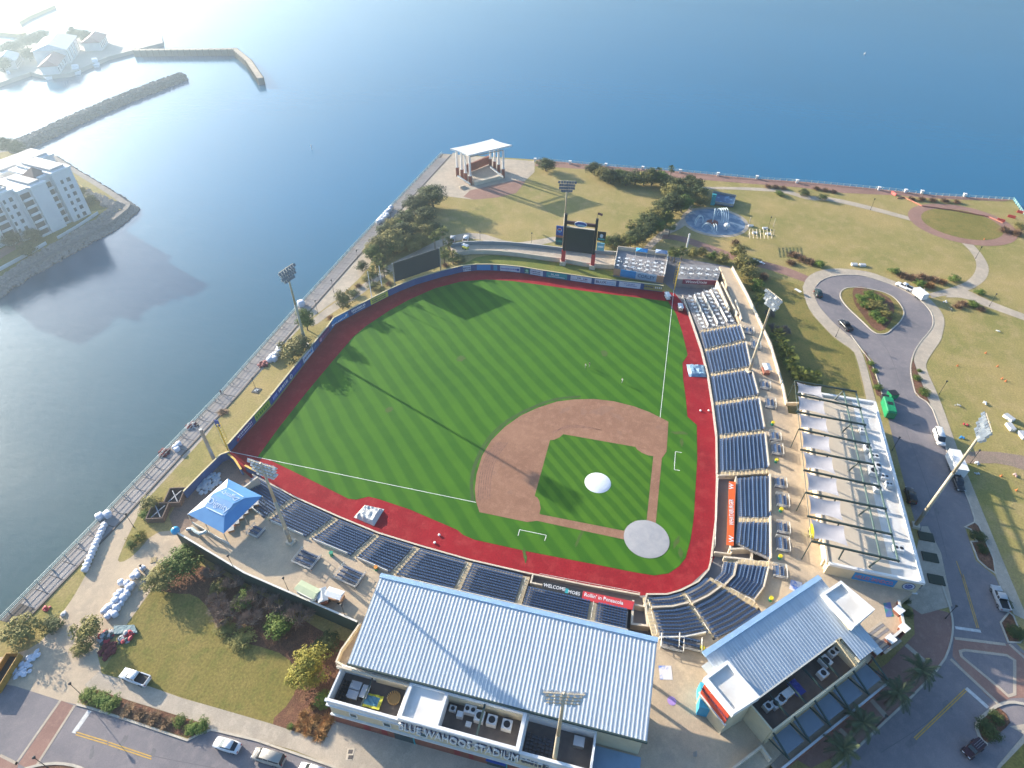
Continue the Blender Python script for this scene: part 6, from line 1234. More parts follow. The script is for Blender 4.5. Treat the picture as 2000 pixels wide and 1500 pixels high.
def bare_mesh(seed):
    rnd = random.Random(seed); mb = MB()
    for i in range(26):
        a = rnd.uniform(0, 6.28); l_ = rnd.uniform(.75,1.05); el = rnd.uniform(.35,1.35); d = Vector((math.cos(a)*math.cos(el), math.sin(a)*math.cos(el), math.sin(el))); p = d*l_*.55; mb.tube((0,0,0), p, .016, .010, 3, False)
        for k in range(9):
            d2 = (d+Vector((rnd.uniform(-.7,.7), rnd.uniform(-.7,.7), rnd.uniform(-.2,.6)))).normalized(); q_ = p+d2*l_*rnd.uniform(.3,.5); mb.tube(p, q_, .010, .004, 3, False)
            for j in range(3): d3 = (d2+Vector((rnd.uniform(-.8,.8), rnd.uniform(-.8,.8), rnd.uniform(-.5,.6)))).normalized(); mb.tube(p.lerp(q_,.5), p.lerp(q_,.5)+d3*.25, .006, .003, 3, False)
    return mb.mesh('twigs', m_twig)
BARE = [bare_mesh(3+i) for i in range(3)]
TAGC = {}
def where(px):
    x, y = px; h_ = 'left' if x < 667 else ('middle' if x < 1334 else 'right'); v_ = 'upper' if y < 500 else ('middle' if y < 1000 else 'lower')
    return h_, v_
def tree(kind, px, r, h=None, label='', group='trees', z=0.0):
    p = G(*px, z); h = h or r*1.9; t = thing('tree', label, 'tree', (p.x, p.y, z), random.uniform(0,6.28), group)
    r = r*1.18; h = h*1.08; th = h*.28; inst(trunk_me, 'trunk', t, (0,0,0), 0, (r*.8, r*.8, (h*.62))); inst(random.choice(CR[kind]), 'crown', t, (0,0,th*.6), 0, (r, r*random.uniform(.85,1.1), (h-th*.6)/1.5)); return t
def shrub(kind, px, r, h=None, label='', group='shrubs', z=0.0):
    p = G(*px, z); h = h or r*1.1; t = thing('shrub', label, 'shrub', (p.x, p.y, z), random.uniform(0,6.28), group)
    inst(random.choice(SHR[kind]), 'foliage', t, (0,0,0), 0, (r, r*random.uniform(.85,1.15), h)); inst(trunk_me, 'stem', t, (0,0,0), 0, (r*.4,r*.4,h*.5)); return t
def tuft_mesh(seed, mat):
    rnd = random.Random(seed); mb = MB()
    for i in range(260):
        a = rnd.uniform(0, 6.28); el = rnd.uniform(.15, 1.45); L = rnd.uniform(.7, 1.1); b0 = Vector((rnd.uniform(-.35,.35), rnd.uniform(-.35,.35), 0)); d = Vector((math.cos(a)*math.cos(el), math.sin(a)*math.cos(el), math.sin(el))); m_ = b0+d*L*.55; tp = b0+d*L+Vector((0,0,-.22*L)); e = d.cross(Vector((0,0,1))).normalized()*.035
        mb.add([b0-e, b0+e, m_+e, m_-e, tp], [(0,1,2,3),(3,2,4)])
    return mb.mesh('foliage', mat)
for kk in ('orange', 'brown'): SHR[kk] = [tuft_mesh(70+i, LM[kk]) for i in range(3)]
def bare(px, r, label, group='bare winter shrubs', z=0.0):
    p = G(*px, z); t = thing('bare_shrub', label, 'shrub', (p.x, p.y, z), random.uniform(0,6.28), group); inst(random.choice(BARE), 'twigs', t, (0,0,0), 0, (r, r, r*1.0)); return t
# palms
m_frond = M('palm frond', (.075,.10,.02), .85, col2=(.13,.135,.03), scale=1.2, rnd=.15, spec=.15); m_frondd = M('date palm frond', (.040,.062,.022), .6, col2=(.065,.085,.03), scale=1.2, rnd=.15); m_ptrunk = M('palm trunk', (.24,.19,.14), .95, bump=.5, bscale=5)
def frond_mesh(L, droop, wid, mat, nseg=7, fan=False):
    mb = MB(); pts = []
    for i in range(nseg+1): s_ = i/nseg; pts.append(Vector((L*s_*(1-.12*s_), 0, L*(.42*s_-droop*s_*s_))))
    for a, b_ in zip(pts, pts[1:]): mb.tube(a, b_, .03, .02, 3, False)
    for i in range(1, nseg+1):
        for k in range(3):
            s_ = (i-1+k/3)/nseg; p = pts[i-1].lerp(pts[i], k/3); l_ = wid*math.sin(math.pi*min(1, .15+s_*.85))+.1
            for sg_ in (-1, 1):
                tip = p+Vector((l_*.55, sg_*l_, -.25*l_)); e = Vector((.055, 0, 0)); mb.quad(p-e, p+e, tip+e*.3, tip-e*.3)
    return mb.mesh('frond', mat)
FRD = [frond_mesh(3.9, .72, .50, m_frondd), frond_mesh(3.5, .42, .46, m_frondd), frond_mesh(2.9, .1, .4, m_frondd)]
def small_palm_mesh(seed):
    rnd = random.Random(seed); mb = MB()
    for i in range(30):
        a = rnd.uniform(0, 6.28); el = rnd.uniform(-.5,1.2); L = rnd.uniform(.8,1.15); d = Vector((math.cos(a)*math.cos(el), math.sin(a)*math.cos(el), math.sin(el))); side = d.cross(Vector((0,0,1))).normalized(); p = d*L*.55
        mb.tube((0,0,0), p, .02, .015, 3, False)
        for k in range(9):
            w = (k-4)/4; tip = p+(d*math.cos(w*1.25)+side*math.sin(w*1.25))*L*.5+Vector((0,0,-.15*L-.1*abs(w))); e = side*.045; mb.quad(p-e*.4, p+e*.4, tip+e, tip-e)
    return mb.mesh('crown', m_frond)
PALM = [small_palm_mesh(5+i) for i in range(3)]; ptr = MB().tube((0,0,0),(.03,0,.5),.16,.11,8).tube((.03,0,.5),(0,0,1),.11,.12,8).mesh('trunk', m_ptrunk)
def palm(px, h, r, label, group='small palms', z=0.0):
    p = G(*px, z); t = thing('palm_tree', label, 'palm tree', (p.x, p.y, z), random.uniform(0,6.28), group); inst(ptr, 'trunk', t, (0,0,0), 0, (1.4,1.4,h)); inst(random.choice(PALM), 'crown', t, (0,0,h), 0, (r,r,r)); return t
def date_palm(px, h, label):
    p = G(*px, h).to_2d(); t = thing('date_palm', label, 'palm tree', (p.x, p.y, 0), 0, 'date palms at the street corner'); inst(ptr, 'trunk', t, (0,0,0), 0, (2.4,2.4,h)); 
    for k in range(30):
        o = inst(FRD[k % 3], 'frond', t, (0,0,h), k*2.4); o.rotation_euler = (0, R(random.uniform(-35,38) if k % 3 else random.uniform(-10,30)), k*2.3998+random.uniform(-.2,.2)); s_ = random.uniform(.85,1.1); o.scale = (s_,s_,s_)
    return t
for px, nm in (((1802,1308),'farthest right of the corner row'),((1754,1351),'second in the corner row'),((1686,1411),'third in the corner row'),((1648,1462),'nearest to the bottom edge')): date_palm(px, 5.2, 'large date palm on the brick plaza, '+nm)
# -- left field side grove
grove = [('dark',(846,404),5.5,8,'largest dark tree at the stage end of the grove'),('dark',(812,418),4.6,7,'dark tree beside the largest in the promenade grove'),('dark',(832,436),4.2,6,'dark tree on the lawn side of the grove'),('dark',(794,440),3.8,5.5,'dark tree next to the white bag pile'),('olive',(772,452),3.6,5,'olive tree in the promenade grove behind the bags'),('dark',(790,468),4.2,6,'dark tree in the middle of the grove'),('olive',(768,482),4.4,6,'olive tree above the dark board path'),('dark',(755,470),3.6,6,'dark tree at the promenade side of the grove'),('olive',(822,478),3.2,4,'round olive tree near the two parked cars'),('olive',(742,500),3.8,7,'tall olive tree at the lower end of the grove'),('green',(732,512),3.0,6,'green tree among the palms by the flag posts'),('olive',(808,490),2.6,3.5,'low olive tree beside the dark board'),('dark',(842,452),3.0,3.5,'low dark tree near the cars')]
for k, px, r, h, nm in grove: tree(k, px, r, h, nm, 'promenade grove')
extra = [(800,430),(818,446),(806,458),(782,456),(778,474),(796,482),(756,486),(750,512),(726,500),(760,500),(834,462),(824,402),(740,486),(776,494)]
for i, px in enumerate(extra): tree(('green','olive','olive')[i % 3], px, 2.3+.4*(i % 3), 4.2+.6*(i % 2), 'smaller %s tree filling the promenade grove, %s of fourteen' % (('green','olive','olive')[i % 3], ['first','second','third','fourth','fifth','sixth','seventh','eighth','ninth','tenth','eleventh','twelfth','thirteenth','fourteenth'][i]), 'promenade grove')
for px, h, r, nm in (((850,486),5.2,2.1,'left of the parked cars'),((866,478),5.6,2.2,'tall one left of the dark car'),((877,487),3.4,1.8,'short one below the dark car'),((868,513),4.0,2.1,'at the right end of the dark board'),((885,516),3.6,2.2,'beside the flag staff right of the dark board'),((730,556),4.6,2.0,'left of the white flag posts'),((738,540),5.0,2.0,'between the white flag posts'),((752,545),3.6,2.0,'at the left end of the dark board'),((744,528),5,2,'behind the white flag posts')): palm(px, h, r, 'palm behind the outfield wall, '+nm)
shrub('olive',(676,600),3.4,6.5,'grey olive shrub behind the blue advert wall'); shrub('dark',(708,530),2.6,4,'dark shrub beside the flag posts'); shrub('orange',(646,622),1.6,1.2,'reddish shrub at the bend of the outfield wall'); shrub('olive',(572,702),4.4,6.5,'big olive shrub at the foot of the left field light pole'); shrub('dark',(592,690),3.4,6.0,'dark shrub behind the left field light pole'); tree('green',(601,645),2.6,7,'small green tree above the left field light pole','promenade grove'); shrub('brown',(436,806),1.6,.9,'brown low shrub at the edge of the promenade path')
for i, (x, y) in enumerate(((700,560),(715,548),(728,562),(760,556),(745,566),(690,575),(870,520),(890,512),(900,508))): shrub(('brown','olive','dark')[i % 3], (x, y), 1.5+.4*(i % 3), 1.5, 'low planting behind the outfield wall, %s of nine' % ['first','second','third','fourth','fifth','sixth','seventh','eighth','ninth'][i], 'planting behind the outfield wall')
for px, h in (((726,580),9.5),((747,566),9.0)):
    t = thing('flag_post', 'thin white post %s the yellow advert' % ('left above' if px[0] < 730 else 'right above'), 'post', tuple(G(*px))); MB().tube((0,0,0),(0,0,h),.14,.1,6).build('post', m_white2, t, True); MB().box(-.3,.3,-.3,.3,0,.25).build('foot', m_cream, t, True)
# -- belt of trees in the park
belt = [(1066,334,4.0,5),(1160,342,3.6,5),(1176,350,3.6,5),(1192,358,3.8,5.5),(1208,356,3.4,5),(1222,362,4.0,5.5),(1240,360,4.0,5.5),(1257,362,3.8,5.5),(1272,362,4.2,6.5),(1290,362,3.6,5.5),(1306,372,3.6,5.5),(1322,378,3.8,6),(1312,394,4.2,7),(1326,398,4.0,7),(1330,414,3.6,6.5),(1312,414,4.4,7),(1294,424,4.2,6.5),(1278,436,4.0,6),(1264,450,4.2,6.5),(1278,456,3.4,5),(1254,468,3.8,6),(1240,478,3.4,5),(1218,482,3.0,4),(1200,482,3.0,4),(1184,480,2.6,3.4),(1354,374,3.6,5.5),(1360,390,3.8,5.5),(1368,402,3.2,4.5),(1346,362,2.8,4),(1300,440,3.0,4.4)]
order = ['first','second','third','fourth','fifth','sixth','seventh','eighth','ninth','tenth','eleventh','twelfth','thirteenth','fourteenth','fifteenth','sixteenth','seventeenth','eighteenth','nineteenth','twentieth','twenty-first','twenty-second','twenty-third','twenty-fourth','twenty-fifth','twenty-sixth','twenty-seventh','twenty-eighth','twenty-ninth','thirtieth']
for i, (x, y, r, h) in enumerate(belt):
    tree(['dark','dark','olive','dark','green'][i % 5], (x, y), r, h, '%s evergreen tree, %s' % (('dark','dark','olive','dark','green')[i % 5], 'alone by the bay promenade' if i == 0 else ('%s along the belt from stage to splash pad' % order[i])), 'park tree belt')
for x, y, h, nm in ((1308,352,5,'beside the bay promenade'),(1292,444,5,'in the belt left of the splash pad'),(1300,440,4.6,'close to the splash pad rim'),(1228,462,5,'at the lower end of the belt'),(1230,488,4,'behind the video board'),(1306,462,4.6,'left below the splash pad'),(1316,512,4,'at the corner of the party deck'),(1330,508,3.6,'right of the party deck'),(1284,352,4,'on the bay side of the belt'),(1310,508,3.4,'touching the party deck wall')): palm((x, y), h, 1.9, 'park palm '+nm, 'park palms')
# -- shrubs by the right field deck and palms along the concourse
for i, (x, y, r, k) in enumerate(((1352,500,2.4,'olive'),(1372,498,2.2,'olive'),(1390,505,2.2,'green'),(1410,512,2.6,'olive'),(1438,500,3.4,'olive'),(1448,522,3.6,'olive'),(1462,545,3.8,'olive'),(1476,566,3.0,'green'),(1436,478,2.2,'brown'),(1470,520,2.6,'dark'),(1490,545,2.4,'brown'))):
    shrub(k, (x, y), r, r*1.3, '%s shrub beside the right field deck, %s of the group' % (k, order[i]), 'shrubs by the right field deck')
for i, (x, y) in enumerate(((1478,600),(1514,672),(1520,688),(1528,700),(1534,712),(1541,726),(1546,742),(1556,752),(1570,752),(1585,756))): palm((x, y), 3.4, 2.3, 'low palm along the concourse wall, %s from the deck' % order[i], 'low palms along the concourse wall')
for i, (x, y, r) in enumerate(((1500,618,2.6),(1508,648,3.0),(1528,652,3.0))): bare((x, y), r, 'reddish bare shrub below the concourse wall, %s' % ['upper','left','right'][i])
# -- park beds
for i, (x, y, r, k) in enumerate(((1522,381,2.6,'green'),(1570,381,3.4,'dark'),(1606,389,3.0,'dark'),(1500,366,2.4,'brown'),(1515,367,2.4,'brown'),(1530,369,2.4,'brown'),(1595,370,2.4,'brown'),(1612,373,2.4,'brown'),(1628,376,2.2,'brown'),(1780,390,2.4,'brown'),(1800,391,2.6,'brown'),(1822,393,2.6,'brown'),(1845,394,2.6,'brown'),(1868,396,2.4,'brown'),(1962,452,3.4,'brown'),(1984,458,3.6,'brown'),(1990,446,3.,'olive'),(1550,500,3.,'brown'),(1566,508,3.2,'brown'),(1582,514,3.0,'brown'),(1600,520,2.8,'green'),(1545,515,2.6,'brown'),(1745,533,2.6,'green'),(1762,540,3.,'brown'),(1782,545,3.2,'brown'),(1802,543,2.8,'brown'),(1822,548,3.0,'brown'),(1840,553,2.6,'orange'),(1862,548,2.6,'green'),(1815,560,2.8,'orange'),(1795,558,2.6,'green'),(1880,595,2.4,'brown'),(1900,598,2.6,'green'),(1870,600,2.2,'brown'),(1915,605,2.2,'brown'),(1912,574,2.2,'green'))):
    shrub(k, (x, y), r*.85, r*.75, '%s park shrub %s of the beds from bay to roundabout' % ({'brown':'brown dry','green':'green','dark':'dark round','orange':'orange dry','olive':'olive'}[k], order[i] if i < 30 else ('thirty-'+order[i-30])), 'park bed shrubs')
for i, (x, y, r, k) in enumerate(((1682,588,2.6,'green'),(1696,580,2.6,'green'),(1712,590,2.6,'green'),(1700,602,2.8,'olive'),(1716,606,2.8,'olive'),(1728,616,2.4,'olive'),(1706,620,2.6,'green'),(1720,630,2.2,'green'),(1690,600,2.2,'green'))): shrub(k, (x, y), r, r*.9, 'shrub on the roundabout island, %s of nine' % order[i], 'roundabout island shrubs', .1)
for i, (x, y, r) in enumerate(((1700,712,1.6),(1708,726,1.4),(1714,758,1.8),(1790,740,1.8),(1804,768,2.4),(1795,725,1.0),(1960,1180,2.2),(1978,1235,2.0),(1984,1240,2.2),(1925,1425,2.6),(1945,1405,2.0),(1910,1050,2.2),(1918,1075,1.8),(1765,1172,1.6),(1772,1200,1.4))): shrub('green' if i < 6 else 'dark', (x, y), r*.8, r*.55, 'kerb bed shrub %s along the first base street' % order[i], 'street bed shrubs')
# -- lower left
LL = [('olive',(51,1243),3.7,3.8,'large olive bush in the seawall lawn at the left edge'),('olive',(175,1243),3.1,4,'olive bush at the bottom of the tan plaza'),('green',(365,1110),3.6,4.4,'bright green round tree at the concourse corner'),('olive',(322,1138),3.0,4,'olive bush below the bright green tree'),('yellow',(271,1052),1.7,2,'small yellow green bush in the mulch strip'),('green',(258,1066),1.3,1.4,'small green bush in the mulch strip'),('olive',(297,986),2.4,2.6,'olive bush above the storage yard'),('green',(285,1008),1.6,1.5,'green bush beside the storage sheds'),('yellow',(606,1316),3.5,4.2,'bright yellow tree at the left end of the stadium building'),('green',(636,1372),1.8,2.4,'green bush at the building corner'),('dark',(640,1260),2.6,1.6,'dark low bush below the roof corner'),('green',(548,1228),3.4,2.8,'green bush in the shrub bed'),('green',(477,1176),2.4,2.2,'green bush among the bare shrubs'),('olive',(430,1150),2.0,2.2,'olive bush at the upper end of the shrub bed'),('olive',(471,1250),2.6,1.2,'low olive planting at the bed edge'),('olive',(440,1232),2.2,1.1,'low olive planting at the bed corner'),('dark',(105,1222),2.2,1.6,'dark low bush beside the white bollard'),('olive',(160,1272),2.0,1.6,'low olive bush at the plaza kerb')]
for k, px, r, h, nm in LL: (tree if r > 4 or 'tree' in nm else shrub)(k, px, r, h, nm, 'lower left planting')
for i, (x, y, r) in enumerate(((416,1128,3.2),(457,1148,3.2),(442,1203,3.8),(492,1220,3.3),(504,1172,3.4),(539,1190,3.6),(586,1215,4.2),(470,1185,2.6),(425,1178,2.6))): bare((x, y), r, 'grey bare shrub in the concourse bed, %s from the left end' % order[i])
for i, (x, y) in enumerate(((612,1380),(594,1398),(603,1412),(618,1405),(632,1420),(625,1435),(600,1430),(588,1418),(640,1408))): shrub('orange', (x, y), 1.0+.25*(i % 3), 1.1, 'orange grass tuft at the building corner, %s of nine' % order[i], 'orange grass tufts')
for i, (x, y, r, k) in enumerate(((172,1360,1.5,'green'),(190,1365,1.5,'green'),(205,1370,1.6,'green'),(220,1376,1.7,'green'),(250,1388,1.4,'brown'),(275,1395,1.4,'brown'),(300,1404,1.4,'brown'),(325,1412,1.3,'brown'),(352,1410,1.3,'green'),(378,1425,1.5,'green'),(395,1420,1.4,'green'),(568,1420,.7,'green'))): shrub(k, (x, y), r, r*.75, '%s shrub in the street planting strip, %s from the left' % (k, order[i]), 'street strip shrubs', .07)
for i, (x, y, r, k) in enumerate(((120,505,3,'dark'),(108,440,3.4,'dark'),(150,415,3,'olive'),(160,385,2.6,'olive'),(175,400,2.6,'dark'),(30,480,3,'dark'),(70,470,2.6,'dark'),(20,298,4,'dark'),(40,302,3.6,'dark'))): tree(k, (x, y) if i else (60,500), r, r*1.6, 'tree in the condominium garden, %s of nine' % order[i], 'condominium trees', .6)
for i, (x, y) in enumerate(((55,95),(75,90),(90,85),(35,105),(20,112),(170,85),(150,80),(60,120),(10,140))): tree('dark', (x, y), 5, 8, 'hazy marina tree, %s of nine from the hall' % order[i], 'marina trees', .5)
# ================================================================== VEHICLES
m_tyre = M('tyre rubber', (.015,.015,.016), .85); m_rim = M('wheel rim', (.4,.4,.42), .35, .8); m_cglass = M('car glass', (.012,.016,.022), .08, spec=.8); m_hl = M('headlamp', (.75,.76,.78), .15); m_tl = M('tail lamp', (.40,.015,.012), .3)
tyre_me = MB(); 
for (r0, x) in ((.34, .11),): tyre_me.tube((0,-x,0),(0,x,0),r0,r0,16)
tyre_me = tyre_me.mesh('tyre', m_tyre); rim_me = MB().tube((0,-.12,0),(0,.12,0),.2,.2,12).mesh('rim', m_rim)
def paint(name, c): return M('car paint '+name, c, .28, .0, var=.03, spec=.6)
def hull(secs, rnd_=.16):
    """secs: (x, half width, z bottom, z top) from tail to nose -> closed shell with softened corners"""
    mb = MB(); vs = []; n_ = 8
    for x, w, z0, z1 in secs:
        c = min(rnd_, (z1-z0)*.4, w*.4)
        vs += [(x,-w,z0+c*.5),(x,-w+c*.4,z0),(x,w-c*.4,z0),(x,w,z0+c*.5),(x,w,z1-c),(x,w-c,z1),(x,-w+c,z1),(x,-w,z1-c)]
    m_ = len(secs); fs = [(i*n_+k, i*n_+(k+1)%n_, (i+1)*n_+(k+1)%n_, (i+1)*n_+k) for i in range(m_-1) for k in range(n_)]+[tuple(range(n_-1,-1,-1)), tuple((m_-1)*n_+k for k in range(n_))]
    mb.add(vs, fs); return mb
def wheels(t, L0, L1, w, r=.34, rear2=False):
    for x in (L0, L1):
        for s_ in (-1, 1):
            o = inst(tyre_me, 'wheel', t, (x, s_*(w-.1), r), 0, (r/.34, 1, r/.34)); inst(rim_me, 'rim', o, (0, s_*.012, 0))
def lamps(t, xf, xr, w, zf, zr):
    for s_ in (-1, 1): MB().box(xf-.05,xf+.03,s_*w-.2,s_*w+.2,zf-.08,zf+.08).build('headlight', m_hl, t, True); MB().box(xr-.03,xr+.04,s_*w-.14,s_*w+.14,zr-.12,zr+.12).build('tail_light', m_tl, t, True)
def car(name, label, px, px2, kind, mat, group='parked vehicles', cat='car', z=.03):
    """px = middle, px2 = a point further towards the nose"""
    p = G(*px, z); q_ = G(*px2, z); rz = math.atan2(q_.y-p.y, q_.x-p.x); t = thing(name, label, cat, tuple(p), rz, group)
    if kind == 'sedan':
        hull([(-2.3,.72,.45,.86),(-2.15,.84,.3,.98),(-1.3,.9,.24,1.0),(0,.91,.22,1.0),(1.2,.9,.24,.96),(2.0,.84,.28,.84),(2.3,.66,.4,.7)]).build('body', mat, t, True, True)
        hull([(-1.75,.62,.95,1.0),(-1.05,.70,.95,1.4),(.25,.70,.95,1.42),(1.15,.66,.92,.98)], .1).build('windows', m_cglass, t, True); hull([(-1.1,.62,1.38,1.455),(-.3,.64,1.39,1.475),(.3,.62,1.38,1.45)], .05).build('roof', mat, t, True, True); wheels(t, -1.4, 1.42, .9); lamps(t, 2.2, -2.28, .6, .68, .8)
    elif kind in ('suv', 'van'):
        L, H1 = (2.35, 1.78) if kind == 'suv' else (2.75, 2.1)
        hull([(-L,.8,.45,1.0),(-L+.1,.92,.32,1.1),(-1,.95,.28,1.12),(.6,.95,.28,1.1),(L-.5,.92,.3,1.02),(L-.1,.84,.35,.95),(L,.7,.45,.8)]).build('body', mat, t, True, True)
        hull([(-L+.06,.76,1.05,1.15),(-L+.3,.8,1.05,H1-.05),(.4 if kind == 'suv' else 1.0,.8,1.05,H1-.05),(1.25 if kind == 'suv' else 1.9,.74,1.0,1.1)], .1).build('windows', m_cglass, t, True); hull([(-L+.25,.74,H1-.09,H1),(-.5,.76,H1-.08,H1+.03),(.45 if kind == 'suv' else 1.05,.72,H1-.09,H1-.01)], .06).build('roof', mat, t, True, True)
        for s_ in (-1, 1): MB().box(-L+.35,(.4 if kind == 'suv' else .9),s_*.805-.02,s_*.805+.02,1.1,H1-.55 if kind == 'van' else 1.2).build('side_panel', mat, t, True)
        for x in (-L+.3, -.55, .35): 
            for s_ in (-1, 1): MB().box(x-.06,x+.06,s_*.79-.03,s_*.79+.03,1.05,H1-.06).build('pillar', mat, t, True)
        wheels(t, -1.45, 1.5, .94, .37); lamps(t, L-.02, -L+.02, .66, .85, 1.0)
    elif kind == 'pickup':
        hull([(-2.8,.82,.5,1.0),(-2.7,.93,.4,1.1),(-1,.96,.36,1.12),(.5,.96,.36,1.12),(1.9,.94,.38,1.1),(2.6,.9,.42,1.0),(2.8,.74,.5,.86)]).build('body', mat, t, True, True)
        MB().box(-2.6,-.75,-.74,.74,1.10,1.14).build('bed', m_black, t, True)
        for b_ in ((-2.72,-.75,-.95,-.8),(-2.72,-.75,.8,.95),(-2.75,-2.65,-.8,.8)): MB().box(*b_,1.05,1.32).build('bed_wall', mat, t, True)
        hull([(-.8,.76,1.08,1.16),(-.7,.8,1.08,1.74),(.7,.8,1.08,1.74),(1.45,.74,1.05,1.12)], .1).build('windows', m_cglass, t, True); hull([(-.74,.74,1.70,1.78),(0,.76,1.71,1.81),(.72,.72,1.70,1.77)], .06).build('roof', mat, t, True, True)
        for x in (-.72, .0): 
            for s_ in (-1, 1): MB().box(x-.07,x+.07,s_*.79-.03,s_*.79+.03,1.08,1.74).build('pillar', mat, t, True)
        wheels(t, -1.7, 1.75, .96, .4); lamps(t, 2.75, -2.78, .72, .86, .9)
    elif kind == 'jeep':
        hull([(-1.9,.74,.55,1.1),(-1.8,.8,.5,1.15),(.6,.8,.5,1.15),(1.7,.72,.52,1.1),(1.9,.66,.58,1.0)], .1).build('body', mat, t, True)
        hull([(-1.8,.72,1.12,1.8),(.3,.72,1.12,1.8),(.75,.68,1.1,1.2)], .08).build('windows', m_cglass, t, True); hull([(-1.85,.74,1.76,1.84),(.36,.72,1.76,1.83)], .05).build('roof', mat, t, True)
        for y in (-.3, .0, .3): MB().bar((-1.8,y,1.92),(.2,y,1.92),.05,.05).build('roof_bar', m_rim, t, True)
        for s_ in (-1, 1): MB().box(.9,1.7,s_*.86-.12,s_*.86+.12,.72,.82).build('mudguard', mat, t, True); MB().box(-1.6,-.8,s_*.86-.12,s_*.86+.12,.72,.82).build('mudguard', mat, t, True)
        wheels(t, -1.2, 1.3, .86, .4); lamps(t, 1.92, -1.9, .5, .86, .9)
    return t
pw_ = paint('white', (.74,.74,.73)); pd_ = paint('black', (.02,.022,.026)); ps_ = paint('silver', (.42,.43,.44)); pbg = paint('beige', (.42,.38,.32)); pmr = paint('maroon', (.045,.012,.015)); pgn = paint('dark green', (.02,.04,.035))
car('pickup_truck', 'white pickup truck with black bed parked on the lower lawn', (267,1326), (240,1316), 'pickup', pw_, cat='truck'); car('car', 'white sedan at the kerb of the lower left street', (446,1458), (420,1450), 'sedan', pw_); car('car', 'beige minivan behind the white sedan at the kerb', (527,1482), (500,1474), 'van', pbg); car('car', 'white car cut off by the bottom edge', (612,1510), (585,1502), 'suv', pw_)
car('pickup_truck', 'white pickup truck towing a trailer on the roundabout', (1765,563), (1748,555), 'pickup', pw_, cat='truck'); car('car', 'black off-road car on the left of the roundabout', (1597,576), (1594,566), 'suv', pgn); car('pickup_truck', 'dark pickup truck entering the roundabout with a covered load', (1650,639), (1640,628), 'pickup', pd_, cat='truck'); car('van', 'white passenger van at the kerb beside the lawn', (1832,858), (1840,882), 'van', pw_, cat='van'); car('car', 'black sport utility car in the shadow behind the white building', (1776,972), (1772,955), 'suv', pd_); car('pickup_truck', 'silver pickup truck on the shaded street', (1950,1172), (1943,1155), 'pickup', ps_, cat='truck'); car('car', 'dark red off-road car with roof bars at the lower right', (1896,1466), (1882,1478), 'jeep', pmr); car('car', 'grey sport utility car parked on the lawn behind the outfield', (884,470), (886,460), 'suv', ps_); car('car', 'white sedan parked on the lawn behind the outfield', (910,469), (912,460), 'suv', pw_)
def trailer(label, px, px2, L, W_, h):
    p = G(*px, .03); q_ = G(*px2, .03); t = thing('box_trailer', label, 'trailer', tuple(p), math.atan2(q_.y-p.y, q_.x-p.x)); MB().box(-L/2,L/2,-W_/2,W_/2,.55,h).build('box', pw_, t, True); MB().box(-L/2-.03,L/2+.03,-W_/2-.03,W_/2+.03,h,h+.05).build('roof', m_white2, t, True); MB().bar((L/2,0,.5),(L/2+1.3,0,.5),.12,.12).build('drawbar', m_black, t, True)
    for s_ in (-1, 1): 
        for x in (-.5, .35): o = inst(tyre_me, 'wheel', t, (x, s_*(W_/2-.05), .34)); inst(rim_me, 'rim', o, (0, s_*.012, 0))
    return t
trailer('white box trailer behind the pickup on the roundabout', (1794,581), (1775,566), 4.4, 2.2, 2.5)
bt = trailer('long white box trailer under the pale light pole', (1862,914), (1850,885), 6.6, 2.4, 3.0)
car('pickup_truck', 'dark pickup truck parked below the long white trailer', (1868,945), (1876,965), 'pickup', pd_, cat='truck')
def cart(name, label, px, rz, L, W_, h, bodym, roofm, z=ZC, cat='cart', group='concession carts'):
    p = G(*px, z); t = thing(name, label, cat, tuple(p), rz, group); MB().box(-L/2,L/2,-W_/2,W_/2,.3,h*.45).build('body', bodym, t, True); mb = MB(); mb.add([(-L/2-.2,-W_/2-.2,h-.25),(L/2+.2,-W_/2-.2,h-.25),(L/2+.2,W_/2+.2,h-.25),(-L/2-.2,W_/2+.2,h-.25),(-L/2,0,h),(L/2,0,h)], [(0,1,5,4),(1,2,5),(2,3,4,5),(3,0,4)]); mb.build('roof', roofm, t, True)
    for x in (-1, 1):
        for y in (-1, 1): MB().tube((x*(L/2-.1),y*(W_/2-.1),.3),(x*(L/2-.1),y*(W_/2-.1),h-.25),.04,n=5).build('post', m_rail, t, True)
    for x in (-L*.3, L*.3):
        for s_ in (-1, 1): inst(tyre_me, 'wheel', t, (x, s_*W_/2, .25), 0, (.75,.6,.75))
    return t
cart('vending_cart', 'long vending cart with a pale green roof by the concourse wall', (605,1163), 1.35, 4.4, 1.8, 2.4, m_trim, M('pale green roof', (.50,.55,.34), .7)); cart('vending_cart', 'small vending cart with a grey roof between two carts', (633,1172), .6, 2.6, 1.5, 2.2, m_brick, m_hroof); cart('vending_cart', 'wooden vending cart with a white roof nearest the metal roof', (657,1170), 1.5, 3.0, 1.6, 2.3, M('oak cart', (.40,.22,.12), .7), m_trim)
cart('yellow_cart', 'yellow roofed stand under the nearest shade sail', (1587,1045), 0, 2.2, 1.4, 2.2, m_yel, M('vivid yellow', (.72,.58,.02), .5)); cart('golf_cart', 'white golf cart on the right field warning track', (1303,583), .4, 2.4, 1.2, 1.9, m_trim, m_trim, .05, 'golf cart', None); cart('golf_cart', 'golf cart with pale roof by the first base table terrace', (1328,605), .2, 2.4, 1.2, 1.8, M('tan body', (.5,.4,.28), .6), m_trim, .05, 'golf cart', None); cart('vending_cart', 'white vending stand on the first base concourse near the light pole', (1494,728), .2, 2.6, 1.6, 2.4, m_brick, m_trim); cart('golf_cart', 'yellow golf cart on the raised outfield walkway', (909,486), 1.2, 2.2, 1.2, 1.8, m_yel, m_trim, 1.4, 'golf cart', None)
